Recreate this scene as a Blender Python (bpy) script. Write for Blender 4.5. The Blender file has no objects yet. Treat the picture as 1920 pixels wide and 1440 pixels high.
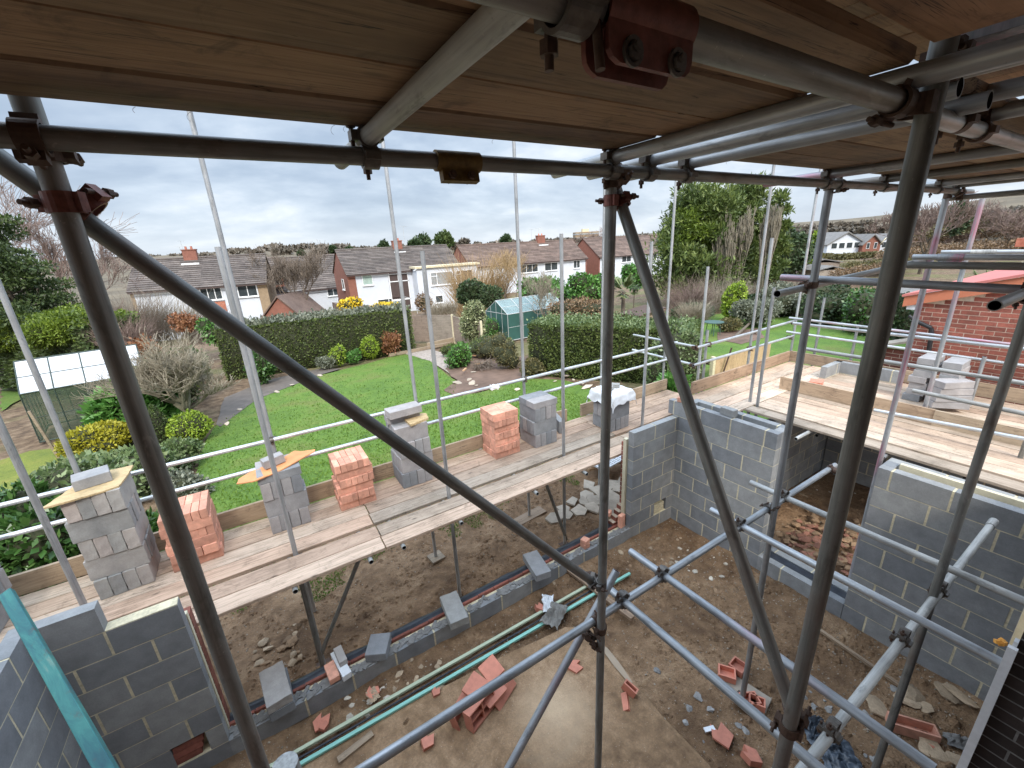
import bpy, bmesh, math, random
from mathutils import Vector, Matrix, noise
R_ = random.Random(7)
C = bpy.context.scene.collection
HC = 4.37                                   # camera height above the dirt floor of the extension
# ---------------------------------------------------------------- camera
YAW, PITCH, ROLL, FPX = .546146618, -.318792337, -.0511732165, 791.62
Fv = Vector((math.sin(YAW)*math.cos(PITCH), math.cos(YAW)*math.cos(PITCH), math.sin(PITCH)))
Rv = Fv.cross(Vector((0, 0, 1))).normalized(); Uv = Rv.cross(Fv)
Rv, Uv = Rv*math.cos(ROLL)+Uv*math.sin(ROLL), -Rv*math.sin(ROLL)+Uv*math.cos(ROLL)
cd = bpy.data.cameras.new('camera'); cam = bpy.data.objects.new('camera', cd); C.objects.link(cam)
cd.sensor_width = 36; cd.lens = FPX/1920*36; cd.clip_start = .02; cd.clip_end = 4000
M = Matrix((Rv, Uv, -Fv)).transposed().to_4x4(); M.translation = (0, 0, HC); cam.matrix_world = M
bpy.context.scene.camera = cam
def ray(x, y): return Rv*((x-960)/FPX)-Uv*((y-720)/FPX)+Fv
# measured points of the photograph turned into real positions on known planes (z = world height)
def az(x, y, z): d = ray(x, y); return Vector((0, 0, HC))+d*((z-HC)/d.z)
def ay(x, y, Y): d = ray(x, y); return Vector((0, 0, HC))+d*(Y/d.y)
def ax(x, y, X): d = ray(x, y); return Vector((0, 0, HC))+d*(X/d.x)
def ad(x, y, D): d = ray(x, y); return Vector((0, 0, HC))+d*D
def gz(X, Y):                                # lie of the land
    if Y < 4.02 and X < 5.3: return 0.
    t = min(1, max(0, (Y-4.02)/3.))
    z = -.24-.26*t-.035*min(18, max(0, Y-7))-.058*min(25, max(0, Y-25))
    if X > 5.3 and Y < 7: z = min(z, -.3)
    return z
def ag(x, y):
    d = ray(x, y); t = (-.5+.245-HC)/(d.z+.035*d.y); p = Vector((0, 0, HC))+d*t
    if p.y < 7 or t < 0: 
        p = az(x, y, -.4)
    p.z = gz(p.x, p.y); return p
# ---------------------------------------------------------------- object helpers
def tag(o, label=None, cat=None, group=None, kind=None):
    if label and len(label.split()) > 16: print('LONG', label)
    if label: o['label'] = label
    if cat: o['category'] = cat; o['kind'] = 'thing'
    if group: o['group'] = group
    if kind: o['kind'] = kind
    return o
def empty(name, loc, label=None, cat=None, group=None, rz=0):
    o = bpy.data.objects.new(name, None); C.objects.link(o); o.location = loc; o.rotation_euler = (0, 0, rz)
    o.empty_display_size = .1
    return tag(o, label, cat, group)
def link(name, me, mat, parent=None, loc=None, rot=None):
    o = bpy.data.objects.new(name, me)
    if mat and not me.materials:
        for m in (mat if isinstance(mat, (list, tuple)) else [mat]): me.materials.append(m)
    C.objects.link(o)
    if parent: o.parent = parent
    if loc is not None: o.location = loc
    if rot is not None: o.rotation_euler = rot
    return o
class MB:
    """collects faces, one mesh object per part"""
    def __init__(s): s.v = []; s.f = []; s.t = []; s.mi = []; s.sm = []
    def add(s, vs, fs, tint=.5, mi=0, smooth=False):
        n = len(s.v); s.v.extend([tuple(v) for v in vs])
        for f in fs: s.f.append(tuple(i+n for i in f)); s.t.append(tint); s.mi.append(mi); s.sm.append(smooth)
        return s
    def box(s, a, b, tint=.5, mi=0, M=None):
        x0, y0, z0 = a; x1, y1, z1 = b
        vs = [(x0,y0,z0),(x1,y0,z0),(x1,y1,z0),(x0,y1,z0),(x0,y0,z1),(x1,y0,z1),(x1,y1,z1),(x0,y1,z1)]
        if M: vs = [M @ Vector(v) for v in vs]
        return s.add(vs, [(0,3,2,1),(4,5,6,7),(0,1,5,4),(1,2,6,5),(2,3,7,6),(3,0,4,7)], tint, mi)
    def cbox(s, c, size, rz=0, tint=.5, mi=0, jit=0, rx=0, ry=0):
        M = Matrix.Translation(c) @ Matrix.Rotation(rz, 4, 'Z') @ Matrix.Rotation(rx, 4, 'X') @ Matrix.Rotation(ry, 4, 'Y')
        h = Vector(size)/2
        return s.box(-h, h, tint, mi, M)
    def tube(s, p0, p1, r0, r1=None, n=12, tint=.5, mi=0, cap=True, smooth=True):
        p0 = Vector(p0); p1 = Vector(p1); r1 = r0 if r1 is None else r1
        d = (p1-p0); 
        if d.length < 1e-6: return s
        d.normalize(); u = d.orthogonal().normalized(); w = d.cross(u)
        vs = [p0+(u*math.cos(2*math.pi*i/n)+w*math.sin(2*math.pi*i/n))*r0 for i in range(n)]
        vs += [p1+(u*math.cos(2*math.pi*i/n)+w*math.sin(2*math.pi*i/n))*r1 for i in range(n)]
        s.add(vs, [(i, (i+1) % n, (i+1) % n+n, i+n) for i in range(n)], tint, mi, smooth)
        if cap: s.add(vs[:n], [tuple(range(n))[::-1]], tint, mi); s.add(vs[n:], [tuple(range(n))], tint, mi)
        return s
    def path(s, pts, rs, n=6, tint=.5, mi=0):
        for i in range(len(pts)-1):
            s.tube(pts[i], pts[i+1], rs[i], rs[i+1], n, tint, mi, cap=(i in (0, len(pts)-2)))
        return s
    def ring(s, c, axis, r0, r1, w, n=20, tint=.5, mi=0, a0=0, a1=2*math.pi):
        c = Vector(c); d = Vector(axis).normalized(); u = d.orthogonal().normalized(); v = d.cross(u)
        vs = []; full = abs(a1-a0-2*math.pi) < 1e-6; m = n if full else n+1
        for i in range(m):
            a = a0+(a1-a0)*i/n; e = u*math.cos(a)+v*math.sin(a)
            vs += [c+e*r0-d*w/2, c+e*r1-d*w/2, c+e*r1+d*w/2, c+e*r0+d*w/2]
        fs = []
        for i in range(n if full else n):
            j = (i+1) % m
            for k in range(4): fs.append((4*i+k, 4*j+k, 4*j+(k+1) % 4, 4*i+(k+1) % 4))
        if not full: fs.append((0,1,2,3)); fs.append(tuple(4*n+k for k in (3,2,1,0)))
        return s.add(vs, fs, tint, mi, False)
    def prism(s, poly, z0, z1, tint=.5, mi=0, M=None):
        n = len(poly); vs = [Vector((x, y, z0)) for x, y in poly]+[Vector((x, y, z1)) for x, y in poly]
        if M: vs = [M @ v for v in vs]
        return s.add(vs, [tuple(range(n))[::-1], tuple(range(n, 2*n))]+[(i, (i+1) % n, (i+1) % n+n, i+n) for i in range(n)], tint, mi)
    def mesh(s, name):
        me = bpy.data.meshes.new(name); me.from_pydata(s.v, [], s.f)
        a = me.attributes.new('tint', 'FLOAT', 'FACE'); a.data.foreach_set('value', s.t)
        me.polygons.foreach_set('material_index', s.mi); me.polygons.foreach_set('use_smooth', s.sm)
        me.update(); return me
    def build(s, name, mat, parent=None, loc=None, rot=None):
        return link(name, s.mesh(name), mat, parent, loc, rot)
def bevel(me, w, seg=1):
    bm = bmesh.new(); bm.from_mesh(me)
    bmesh.ops.bevel(bm, geom=[e for e in bm.edges], offset=w, segments=seg, affect='EDGES', profile=.6)
    bm.to_mesh(me); bm.free(); return me
def copy_tree(o, parent=None):
    c = o.copy(); C.objects.link(c); c.parent = parent
    for ch in o.children: copy_tree(ch, c)
    return c
# ---------------------------------------------------------------- materials
def nt(name):
    m = bpy.data.materials.new(name); m.use_nodes = True; t = m.node_tree; b = t.nodes['Principled BSDF']; return m, t, b
def N(t, typ, **k):
    n = t.nodes.new(typ)
    for a, v in k.items():
        if a in n.inputs: n.inputs[a].default_value = v
        else: setattr(n, a, v)
    return n
def ramp(t, fac, stops):
    r = t.nodes.new('ShaderNodeValToRGB'); e = r.color_ramp.elements
    while len(e) < len(stops): e.new(.5)
    for el, (p, c) in zip(e, stops):
        el.position = p; el.color = (*c, 1) if len(c) == 3 else c
    t.links.new(fac, r.inputs['Fac']); return r.outputs['Color']
def mixc(t, fac, a, b, bt='MIX'):
    m = t.nodes.new('ShaderNodeMix'); m.data_type = 'RGBA'; m.blend_type = bt
    for i, v in ((0, fac), (6, a), (7, b)):
        if isinstance(v, (int, float)): m.inputs[i].default_value = v
        elif isinstance(v, tuple): m.inputs[i].default_value = (*v, 1)
        else: t.links.new(v, m.inputs[i])
    return m.outputs[2]
def mth(t, op, a, b=0, c=0):
    m = t.nodes.new('ShaderNodeMath'); m.operation = op
    for i, v in enumerate((a, b, c)):
        if isinstance(v, (int, float)): m.inputs[i].default_value = v
        else: t.links.new(v, m.inputs[i])
    return m.outputs[0]
def coords(t, scale=(1, 1, 1), kind='Object', rnd=True):
    tc = t.nodes.new('ShaderNodeTexCoord'); mp = t.nodes.new('ShaderNodeMapping'); mp.inputs['Scale'].default_value = scale
    t.links.new(tc.outputs[kind], mp.inputs['Vector'])
    if rnd:
        oi = t.nodes.new('ShaderNodeObjectInfo'); cx = t.nodes.new('ShaderNodeCombineXYZ')
        v = mth(t, 'MULTIPLY', oi.outputs['Random'], 37.)
        for i in range(3): t.links.new(v, cx.inputs[i])
        t.links.new(cx.outputs[0], mp.inputs['Location'])
    return mp.outputs['Vector']
def noi(t, vec, scale, detail=4, rough=.55, dist=0):
    n = N(t, 'ShaderNodeTexNoise', Scale=scale, Detail=detail, Roughness=rough, Distortion=dist); t.links.new(vec, n.inputs['Vector']); return n.outputs['Fac']
def vor(t, vec, scale, feat='F1', out='Distance'):
    n = t.nodes.new('ShaderNodeTexVoronoi'); n.feature = feat; n.inputs['Scale'].default_value = scale; t.links.new(vec, n.inputs['Vector']); return n.outputs[out]
def rng(t, v, a, b, lo=0, hi=1):
    m = t.nodes.new('ShaderNodeMapRange'); t.links.new(v, m.inputs[0])
    for i, k in enumerate((a, b, lo, hi)): m.inputs[i+1].default_value = k
    return m.outputs[0]
def bump(t, b, h, strength=.3, dist=.01):
    n = N(t, 'ShaderNodeBump', Strength=strength, Distance=dist); t.links.new(h, n.inputs['Height']); t.links.new(n.outputs[0], b.inputs['Normal'])
def tint(t):
    a = t.nodes.new('ShaderNodeAttribute'); a.attribute_name = 'tint'; return a.outputs['Fac']
def orand(t): return t.nodes.new('ShaderNodeObjectInfo').outputs['Random']
def S(t, a, b): t.links.new(a, b)
def simple(name, col, rough=.7, var=.25, scale=8, bumps=.15, metal=0, usetint=False, userand=False, stretch=(1, 1, 1), bd=.004):
    """base colour with two scales of mottling, a bump and an optional piece-to-piece tint"""
    m, t, b = nt(name); v = coords(t, stretch)
    n1 = noi(t, v, scale, 5, .6); n2 = noi(t, v, scale*.18, 3)
    f = mth(t, 'ADD', mth(t, 'MULTIPLY', n1, .6), mth(t, 'MULTIPLY', n2, .4))
    d = tuple(c*(1-var) for c in col); l = tuple(min(1, c*(1+var)) for c in col)
    c = ramp(t, f, [(.3, d), (.7, l)])
    if usetint: c = mixc(t, 1., c, ramp(t, tint(t), [(0, (.72, .72, .72)), (1, (1.28, 1.28, 1.28))]), 'MULTIPLY')
    if userand: c = mixc(t, 1., c, ramp(t, orand(t), [(0, (.75, .75, .75)), (1, (1.25, 1.25, 1.25))]), 'MULTIPLY')
    S(t, c, b.inputs['Base Color']); b.inputs['Roughness'].default_value = rough; b.inputs['Metallic'].default_value = metal
    if bumps: bump(t, b, n1, bumps, bd)
    return m
def tube_mat(name, base, dark, metal=.55, rough=.42, pink=0, rust=0):
    m, t, b = nt(name); v = coords(t, (1, 1, 1)); vs = coords(t, (30, 30, 1.2))
    n1 = noi(t, vs, 2.2, 6, .62); n2 = noi(t, v, 3.5, 4, .6); n3 = noi(t, v, 45, 3, .7)
    f = mth(t, 'ADD', mth(t, 'MULTIPLY', n1, .5), mth(t, 'MULTIPLY', n2, .5))
    c = ramp(t, f, [(.34, dark), (.5, base), (.68, tuple(min(1, x*1.35) for x in base))])
    c = mixc(t, rng(t, n3, .66, .78, 0, .5), c, tuple(x*.5 for x in dark))
    bl = noi(t, coords(t, (8, 8, 2.2)), 1.6, 5, .7, .5); c = mixc(t, rng(t, bl, .56, .66, 0, .55), c, tuple(x*.62 for x in dark)); c = mixc(t, rng(t, bl, .40, .33, 0, .5), c, (.46, .45, .41))
    sc_ = noi(t, coords(t, (60, 60, 60)), 1., 4, .75); c = mixc(t, rng(t, sc_, .66, .70, 0, .6), c, (.50, .48, .43))
    c = mixc(t, 1., c, ramp(t, orand(t), [(0, (.8, .8, .8)), (1, (1.15, 1.15, 1.15))]), 'MULTIPLY')
    if rust:
        c = mixc(t, mth(t, 'MULTIPLY', rng(t, n2, .5, .62), rust), c, (.12, .055, .03))
    if pink:
        sp = t.nodes.new('ShaderNodeTexCoord'); mp = t.nodes.new('ShaderNodeMapping'); mp.inputs['Scale'].default_value = (2, 2, .9)
        S(t, sp.outputs['Object'], mp.inputs['Vector'])
        k = rng(t, noi(t, mp.outputs[0], 1.3, 3, .5), .48, .58); k2 = rng(t, n1, .35, .6)
        c = mixc(t, mth(t, 'MULTIPLY', mth(t, 'MULTIPLY', k, k2), pink), c, (.50, .17, .24))
    S(t, c, b.inputs['Base Color'])
    b.inputs['Metallic'].default_value = metal
    S(t, rng(t, n1, .3, .7, rough+.16, rough-.08), b.inputs['Roughness']); bump(t, b, n3, .12, .002)
    return m
M_ = {}
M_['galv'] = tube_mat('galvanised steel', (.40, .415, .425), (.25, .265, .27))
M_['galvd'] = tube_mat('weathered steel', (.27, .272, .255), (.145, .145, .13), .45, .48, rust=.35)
M_['galvw'] = tube_mat('bright steel', (.50, .52, .53), (.30, .32, .34), .5, .36)
M_['galvp'] = tube_mat('pink marked steel', (.36, .375, .39), (.22, .235, .245), .5, .42, pink=.9)
M_['galvc'] = tube_mat('cement splashed steel', (.42, .42, .40), (.24, .24, .23), .3, .6)
M_['hole'] = simple('tube bore', (.012, .011, .01), .9, .2)
M_['rust'] = simple('rusty fitting', (.10, .062, .045), .62, .45, 60, .4, .35)
M_['redf'] = simple('red fitting', (.17, .06, .045), .5, .5, 50, .4, .3)
M_['yelf'] = simple('ochre fitting', (.16, .10, .03), .6, .5, 50, .4, .3)
M_['fit'] = simple('dull fitting', (.14, .125, .11), .5, .4, 60, .35, .5)
def wood(name, a, b_, dark, axis=0, knots=True, rough=.75, stain=.5, rnd=(.78, 1.2)):
    m, t, b = nt(name); sc = [14, 14, 14]; sc[axis] = .9; v = coords(t, tuple(sc)); v2 = coords(t, (1.2, 1.2, 1.2))
    g = noi(t, v, 1.6, 7, .65, 1.2); g2 = noi(t, v, 7, 4, .6); big = noi(t, v2, 1.6, 4, .6)
    c = ramp(t, mth(t, 'ADD', mth(t, 'MULTIPLY', g, .7), mth(t, 'MULTIPLY', g2, .3)), [(.3, dark), (.48, a), (.7, b_)])
    c = mixc(t, mth(t, 'MULTIPLY', rng(t, big, .5, .72), stain), c, dark)
    cr = noi(t, coords(t, tuple(1.0*q if q < 2 else 22. for q in sc)), 1.3, 5, .55, .6); cw = mth(t, 'ABSOLUTE', mth(t, 'SUBTRACT', cr, .5))
    c = mixc(t, mth(t, 'MULTIPLY', rng(t, cw, .010, .002), rng(t, big, .42, .55)), c, tuple(x*.35 for x in dark))
    st2 = noi(t, coords(t, (3, 3, 3)), 2.2, 5, .7, 1.); c = mixc(t, rng(t, st2, .56, .68, 0, .55), c, tuple(x*.8 for x in dark))
    if knots:
        ks = [5, 5, 5]; ks[axis] = 2.2; kv = coords(t, tuple(ks)); k = vor(t, kv, 1.0); c = mixc(t, rng(t, k, .1, .03, 0, .75), c, tuple(x*.4 for x in dark))
    c = mixc(t, 1., c, ramp(t, orand(t), [(0, (rnd[0],)*3), (.5, ((rnd[0]+rnd[1])/2, (rnd[0]+rnd[1])/2*.98, (rnd[0]+rnd[1])/2*.95)), (1, (rnd[1],)*3)]), 'MULTIPLY')
    c = mixc(t, 1., c, ramp(t, mth(t, 'FRACT', mth(t, 'MULTIPLY', orand(t), 7.31)), [(0, (1.08, .97, .93)), (.5, (1, 1, 1)), (1, (.95, 1.0, 1.04))]), 'MULTIPLY')
    S(t, c, b.inputs['Base Color']); b.inputs['Roughness'].default_value = rough; bump(t, b, g, .5, .004)
    return m
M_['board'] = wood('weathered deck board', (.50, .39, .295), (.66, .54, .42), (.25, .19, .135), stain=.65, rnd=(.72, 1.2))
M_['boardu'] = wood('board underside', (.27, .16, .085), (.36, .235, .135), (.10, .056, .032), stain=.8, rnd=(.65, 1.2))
M_['boardy'] = wood('deck board across', (.50, .39, .295), (.66, .54, .42), (.25, .19, .135), axis=1, stain=.65, rnd=(.72, 1.2))
M_['toe'] = wood('toe board', (.33, .25, .17), (.45, .35, .25), (.18, .13, .09))
M_['toey'] = wood('toe board across', (.38, .29, .20), (.50, .39, .28), (.20, .145, .10), axis=1)
M_['newwood'] = wood('fresh timber', (.50, .33, .19), (.62, .44, .28), (.30, .19, .10), axis=2)
def block_mat(name, col, warm=0, rnd=False):
    m, t, b = nt(name); v = coords(t, (1, 1, 1), rnd=False); n = noi(t, v, 90, 3, .7); n2 = noi(t, v, 7, 4, .6); n3 = noi(t, v, 260, 2, .6)
    c = ramp(t, n2, [(.3, tuple(x*.82 for x in col)), (.7, tuple(x*1.18 for x in col))])
    c = mixc(t, rng(t, n, .3, .7, 0, .35), c, tuple(x*.55 for x in col))
    k = orand(t) if rnd else tint(t)
    c = mixc(t, 1., c, ramp(t, k, [(0, (.80, .82, .85)), (.5, (1, 1, 1)), (1, (1.22+warm, 1.20, 1.15))]), 'MULTIPLY')
    S(t, c, b.inputs['Base Color']); b.inputs['Roughness'].default_value = .9; bump(t, b, mth(t, 'ADD', n, n3), .45, .003)
    return m
M_['block'] = block_mat('concrete block', (.285, .292, .295))
M_['blockl'] = block_mat('loose concrete block', (.30, .305, .31), .1, True)
M_['blockg'] = block_mat('rough grey block', (.36, .355, .335), .15, True)
M_['mortar'] = simple('block mortar', (.62, .55, .38), .95, .35, 40, .5, bd=.006)
M_['dpc'] = simple('black damp course', (.035, .04, .05), .35, .5, 14, .8)
M_['brick'] = simple('red facing brick', (.25, .085, .06), .85, .35, 40, .35, usetint=True)
M_['brickm'] = simple('brick mortar', (.66, .57, .45), .95, .25, 30, .3)
M_['obrick'] = simple('orange brick', (.66, .33, .23), .85, .30, 18, .35, userand=True)
M_['terra'] = simple('terracotta', (.50, .19, .125), .7, .2, 20, .2, userand=True)
M_['insul'] = simple('cream insulation', (.68, .62, .45), .8, .12, 30, .2)
M_['dirt'] = None
def tubeobj(name, label, p0, p1, mat='galv', group=None, cat='scaffold tube', r=.02415, n=28, rel=True, parent=None):
    """a scaffold tube, hollow with open ends; points are given relative to eye level when rel"""
    p0 = Vector(p0); p1 = Vector(p1)
    if rel: p0 = p0+Vector((0, 0, HC)); p1 = p1+Vector((0, 0, HC))
    d = p1-p0; L = d.length
    mb = MB(); ri = r-.004; e = min(.25, L*.2)
    def ring(rr, z): return [(math.cos(2*math.pi*i/n)*rr, math.sin(2*math.pi*i/n)*rr, z) for i in range(n)]
    vs = ring(r, 0)+ring(r, L)+ring(ri, 0)+ring(ri, L)+ring(ri, e)+ring(ri, L-e)
    q = lambda a, b: [(a*n+i, a*n+(i+1) % n, b*n+(i+1) % n, b*n+i) for i in range(n)]
    mb.add(vs, q(0, 1), smooth=True); mb.add(vs, q(2, 0)+q(1, 3)); mb.add(vs, q(4, 2)+q(3, 5), mi=1, smooth=True)
    mb.add(vs, [tuple(4*n+i for i in range(n)), tuple(5*n+n-1-i for i in range(n))], mi=1)
    me = mb.mesh(name); o = link(name, me, [M_[mat], M_['hole']], parent)
    o.location = p0; o.rotation_euler = d.to_track_quat('Z', 'Y').to_euler()
    if label: tag(o, label, cat, group)
    return o
def coupler(pa, da, pb, db, label, mat='fit', group='couplers clamping the scaffold tubes', rel=True, big=1., cat='coupler'):
    """right angle or swivel coupler: two bands, a body between them, bolts with nuts"""
    off = Vector((0, 0, HC)) if rel else Vector()
    pa = Vector(pa)+off; pb = Vector(pb)+off; da = Vector(da).normalized(); db = Vector(db).normalized()
    mid = (pa+pb)/2; n = (pb-pa)
    n = n.normalized() if n.length > .01 else da.cross(db).normalized()
    pa = mid-n*.026; pb = mid+n*.026
    root = empty('scaffold_coupler', mid, label, cat, group)
    r = .0255*big
    for k, (p, d, s) in enumerate(((pa, da, -1), (pb, db, 1))):
        m = MB(); m.ring(p-mid, d, r-.001, r+.0055, .044, 22)
        side = d.cross(n).normalized()
        m.cbox(Vector(), (0, 0, 0)) if False else None
        lug = p-mid+side*(r+.012)
        Mx = Matrix((n, d, side)).transposed().to_4x4(); Mx.translation = lug
        m.box((-.013, -.018, -.010), (.013, .018, .010), M=Mx)
        lug2 = p-mid-side*(r+.008); Mx2 = Mx.copy(); Mx2.translation = lug2
        m.box((-.010, -.021, -.008), (.010, .021, .008), M=Mx2)
        b = m.build('clamp_band', M_[mat], root)
        bo = MB(); c = p-mid+side*(r+.016); bd = n*s
        bo.tube(c-bd*.03, c+bd*.052, .006, n=8); bo.tube(c+bd*.02, c+bd*.036, .0125, n=6, smooth=False)
        bo.build('bolt', M_['rust'], b)
    m = MB(); Mx = Matrix((da, da.cross(n).normalized(), n)).transposed().to_4x4()
    m.box((-.019, -.019, -.018), (.019, .019, .018), M=Mx); m.build('coupler_body', M_[mat], root)
    return root
def sleeve(p, d, label, mat='fit', L=.16, rel=True, group='sleeve couplers joining tubes end to end', lug=Vector((0, -.2, -1))):
    p = Vector(p)+(Vector((0, 0, HC)) if rel else Vector()); d = Vector(d).normalized()
    root = empty('sleeve_coupler', p, label, 'coupler', group)
    m = MB(); m.tube(-d*L/2, d*L/2, .0305, n=24, smooth=True)
    lg = (lug-d*lug.dot(d)).normalized(); Mx = Matrix((d, d.cross(lg), lg)).transposed().to_4x4(); Mx.translation = lg*.038
    m.box((-L*.42, -.014, -.02), (L*.42, .014, .024), M=Mx)
    b = m.build('sleeve', M_[mat], root)
    for s in (-1, 1):
        bo = MB(); c = lg*.046+d*L*.22*s; w = d.cross(lg)
        bo.tube(c-w*.03, c+w*.03, .006, n=8); bo.tube(c-w*.026, c-w*.015, .0135, n=6, smooth=False); bo.tube(c+w*.015, c+w*.026, .0135, n=6, smooth=False)
        bo.build('bolt', M_['rust'], b)
    return root
# ================================================================ scaffold round the camera
GN = 'steel tubes of the scaffold frame'
def vstd(x, y, z0, z1, label, mat='galv', top=None, **k):
    return tubeobj('scaffold_tube', label, (x, y, z0), (x if top is None else top[0], y if top is None else top[1], z1), mat, GN, 'scaffold tube', **k)
def hx(y, z, x0, x1, label, mat='galv', z1=None): return tubeobj('scaffold_tube', label, (x0, y, z), (x1, y, z if z1 is None else z1), mat, GN)
def hy(x, z, y0, y1, label, mat='galv', z1=None): return tubeobj('scaffold_tube', label, (x, y0, z), (x, y1, z if z1 is None else z1), mat, GN)
G0 = -HC
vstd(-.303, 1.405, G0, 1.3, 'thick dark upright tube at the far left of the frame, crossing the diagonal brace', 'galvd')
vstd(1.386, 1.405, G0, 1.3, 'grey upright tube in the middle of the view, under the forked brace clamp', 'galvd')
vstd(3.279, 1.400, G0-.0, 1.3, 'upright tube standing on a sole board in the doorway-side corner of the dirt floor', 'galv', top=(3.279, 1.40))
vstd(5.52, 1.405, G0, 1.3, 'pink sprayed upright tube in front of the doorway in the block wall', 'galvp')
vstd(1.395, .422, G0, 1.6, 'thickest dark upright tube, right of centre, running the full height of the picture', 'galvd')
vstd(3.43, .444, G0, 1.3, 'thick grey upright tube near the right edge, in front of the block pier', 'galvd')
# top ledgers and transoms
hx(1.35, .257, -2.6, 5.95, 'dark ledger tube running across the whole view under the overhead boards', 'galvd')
hx(.462, .262, -1.2, 1.34, 'thick overhead tube with a red sleeve, ending at the near upright', 'galvd')
hx(.50, .275, 1.52, 5.2, 'overhead ledger tube right of the near upright', 'galv')
TY = .305
TX = [(.385, 'pale overhead transom slanting down to the ledger left of centre', 'galvc', -.55),
      (1.335, 'overhead transom meeting the ledger beside the middle upright', 'galv', .2),
      (1.55, 'second of three close overhead transoms right of the middle upright', 'galv', .42),
      (1.80, 'third of three close overhead transoms right of the middle upright', 'galv', .42),
      (3.11, 'overhead transom over the upright on the sole board', 'galvp', -.4),
      (3.95, 'overhead transom just past the near thick upright', 'galvd', -.4),
      (5.05, 'overhead transom left of the pink upright', 'galv', -.4),
      (5.5, 'overhead transom above the pink upright', 'galvd', -.4)]
for x, l, m, y0 in TX: hy(x, TY, y0, 1.72, l, m)
hy(-2.2, TY, -.4, 1.7, 'overhead transom beyond the left edge', 'galvd')
for i, (x, l, m, y0) in enumerate(TX):
    coupler((x, 1.35, TY), (0, 1, 0), (x, 1.35, .257), (1, 0, 0), 'coupler hanging under the ' + ' '.join(l.split()[:9]), 'fit' if i else 'fit')
hy(1.60, .355, -.5, .62, 'bright tube end entering from the right, above the near upright', 'galvc')
hy(1.90, .34, -.5, .56, 'second bright tube entering from the right under the first', 'galv')
hy(2.12, .32, -.5, .55, 'third bright tube entering from the right below the second', 'galvw')
coupler((1.60, .44, .355), (0, 1, 0), (1.395, .44, .36), (0, 0, 1), 'worn brown coupler on the near upright under the boards', 'rust')
coupler((1.30, .462, .262), (1, 0, 0), (1.395, .44, .25), (0, 0, 1), 'dark coupler where the thick overhead tube meets the near upright', 'rust')
coupler((1.90, .50, .34), (0, 1, 0), (1.90, .50, .275), (1, 0, 0), 'coupler under the second bright tube right of the near upright', 'rust')
coupler((2.12, .50, .32), (0, 1, 0), (2.12, .50, .275), (1, 0, 0), 'coupler under the third bright tube right of the near upright', 'rust')
# the big red sleeve on the near ledger
def sleeve_big():
    p = Vector((.472, .462, .262+HC)); root = empty('sleeve_coupler', p, 'large worn dark red sleeve coupler with two sockets on the thick overhead tube', 'coupler')
    m = MB(); m.tube((-.05, 0, 0), (.105, 0, 0), .0305, n=32)
    for sy, z0 in ((-1, -.060), (1, -.068)):
        poly = []
        dx_ = -.012 if sy > 0 else 0
        for x, z in ((-.05, 0), (.103, 0), (.103, z0+.018), (.099, z0+.007), (.09, z0), (-.03, z0), (-.042, z0+.005), (-.048, z0+.012), (-.05, z0+.022)): poly.append((x+dx_, z))
        Mx = Matrix(((1, 0, 0, 0), (0, 0, 1, .0), (0, 1, 0, 0), (0, 0, 0, 1))); Mx.translation = (0, -.0085+sy*.0135, 0)
        m.prism(poly, -.003, .005, M=Mx)
    b = m.build('sleeve', M_['redf'], root)
    for x in (-.012, .07):
        bo = MB(); bo.tube((x, -.038, -.044), (x, .035, -.044), .0055, n=10); bo.tube((x, -.034, -.047), (x, -.024, -.047), .0105, n=6, smooth=False); bo.ring((x, -.0275, -.047), (0, 1, 0), .0115, .0165, .004); bo.build('bolt', M_['fit'], b)
    bo = MB(); bo.tube((-.058, -.02, -.07), (-.058, -.012, -.02), .006, n=8); bo.build('pin', M_['rust'], b)
sleeve_big()
coupler((.385, .462, TY), (0, 1, 0), (.385, .462, .262), (1, 0, 0), 'pale scuffed coupler beside the red sleeve overhead', 'fit')
sleeve((.66, 1.35, .257), (1, 0, 0), 'ochre sleeve coupler on the long dark ledger left of centre', 'yelf', .15)
# posts to ledger
coupler((-.303, 1.405, .24), (0, 0, 1), (-.303, 1.35, .257), (1, 0, 0), 'brown coupler holding the long ledger to the left upright', 'rust', big=1.15)
zq = ay(118, 380, 1.405).z-HC
coupler((-.303, 1.405, zq), (0, 0, 1), (-.27, 1.46, zq), (1.76, 0, -2.11), 'red swivel coupler joining the left upright and the diagonal brace', 'redf', big=1.15)
coupler((1.386, 1.405, .22), (0, 0, 1), (1.386, 1.35, .257), (1, 0, 0), 'brown coupler holding the long ledger to the middle upright', 'rust')
coupler((1.386, 1.405, .155), (0, 0, 1), (1.44, 1.39, .15), (0, -.92, -1.82), 'orange brown swivel coupler at the top of the middle upright', 'redf')
coupler((3.279, 1.40, .25), (0, 0, 1), (3.279, 1.35, .257), (1, 0, 0), 'coupler holding the ledger to the upright on the sole board', 'fit')
coupler((5.52, 1.405, .22), (0, 0, 1), (5.52, 1.35, .257), (1, 0, 0), 'dark coupler at the head of the pink upright', 'rust')
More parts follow.
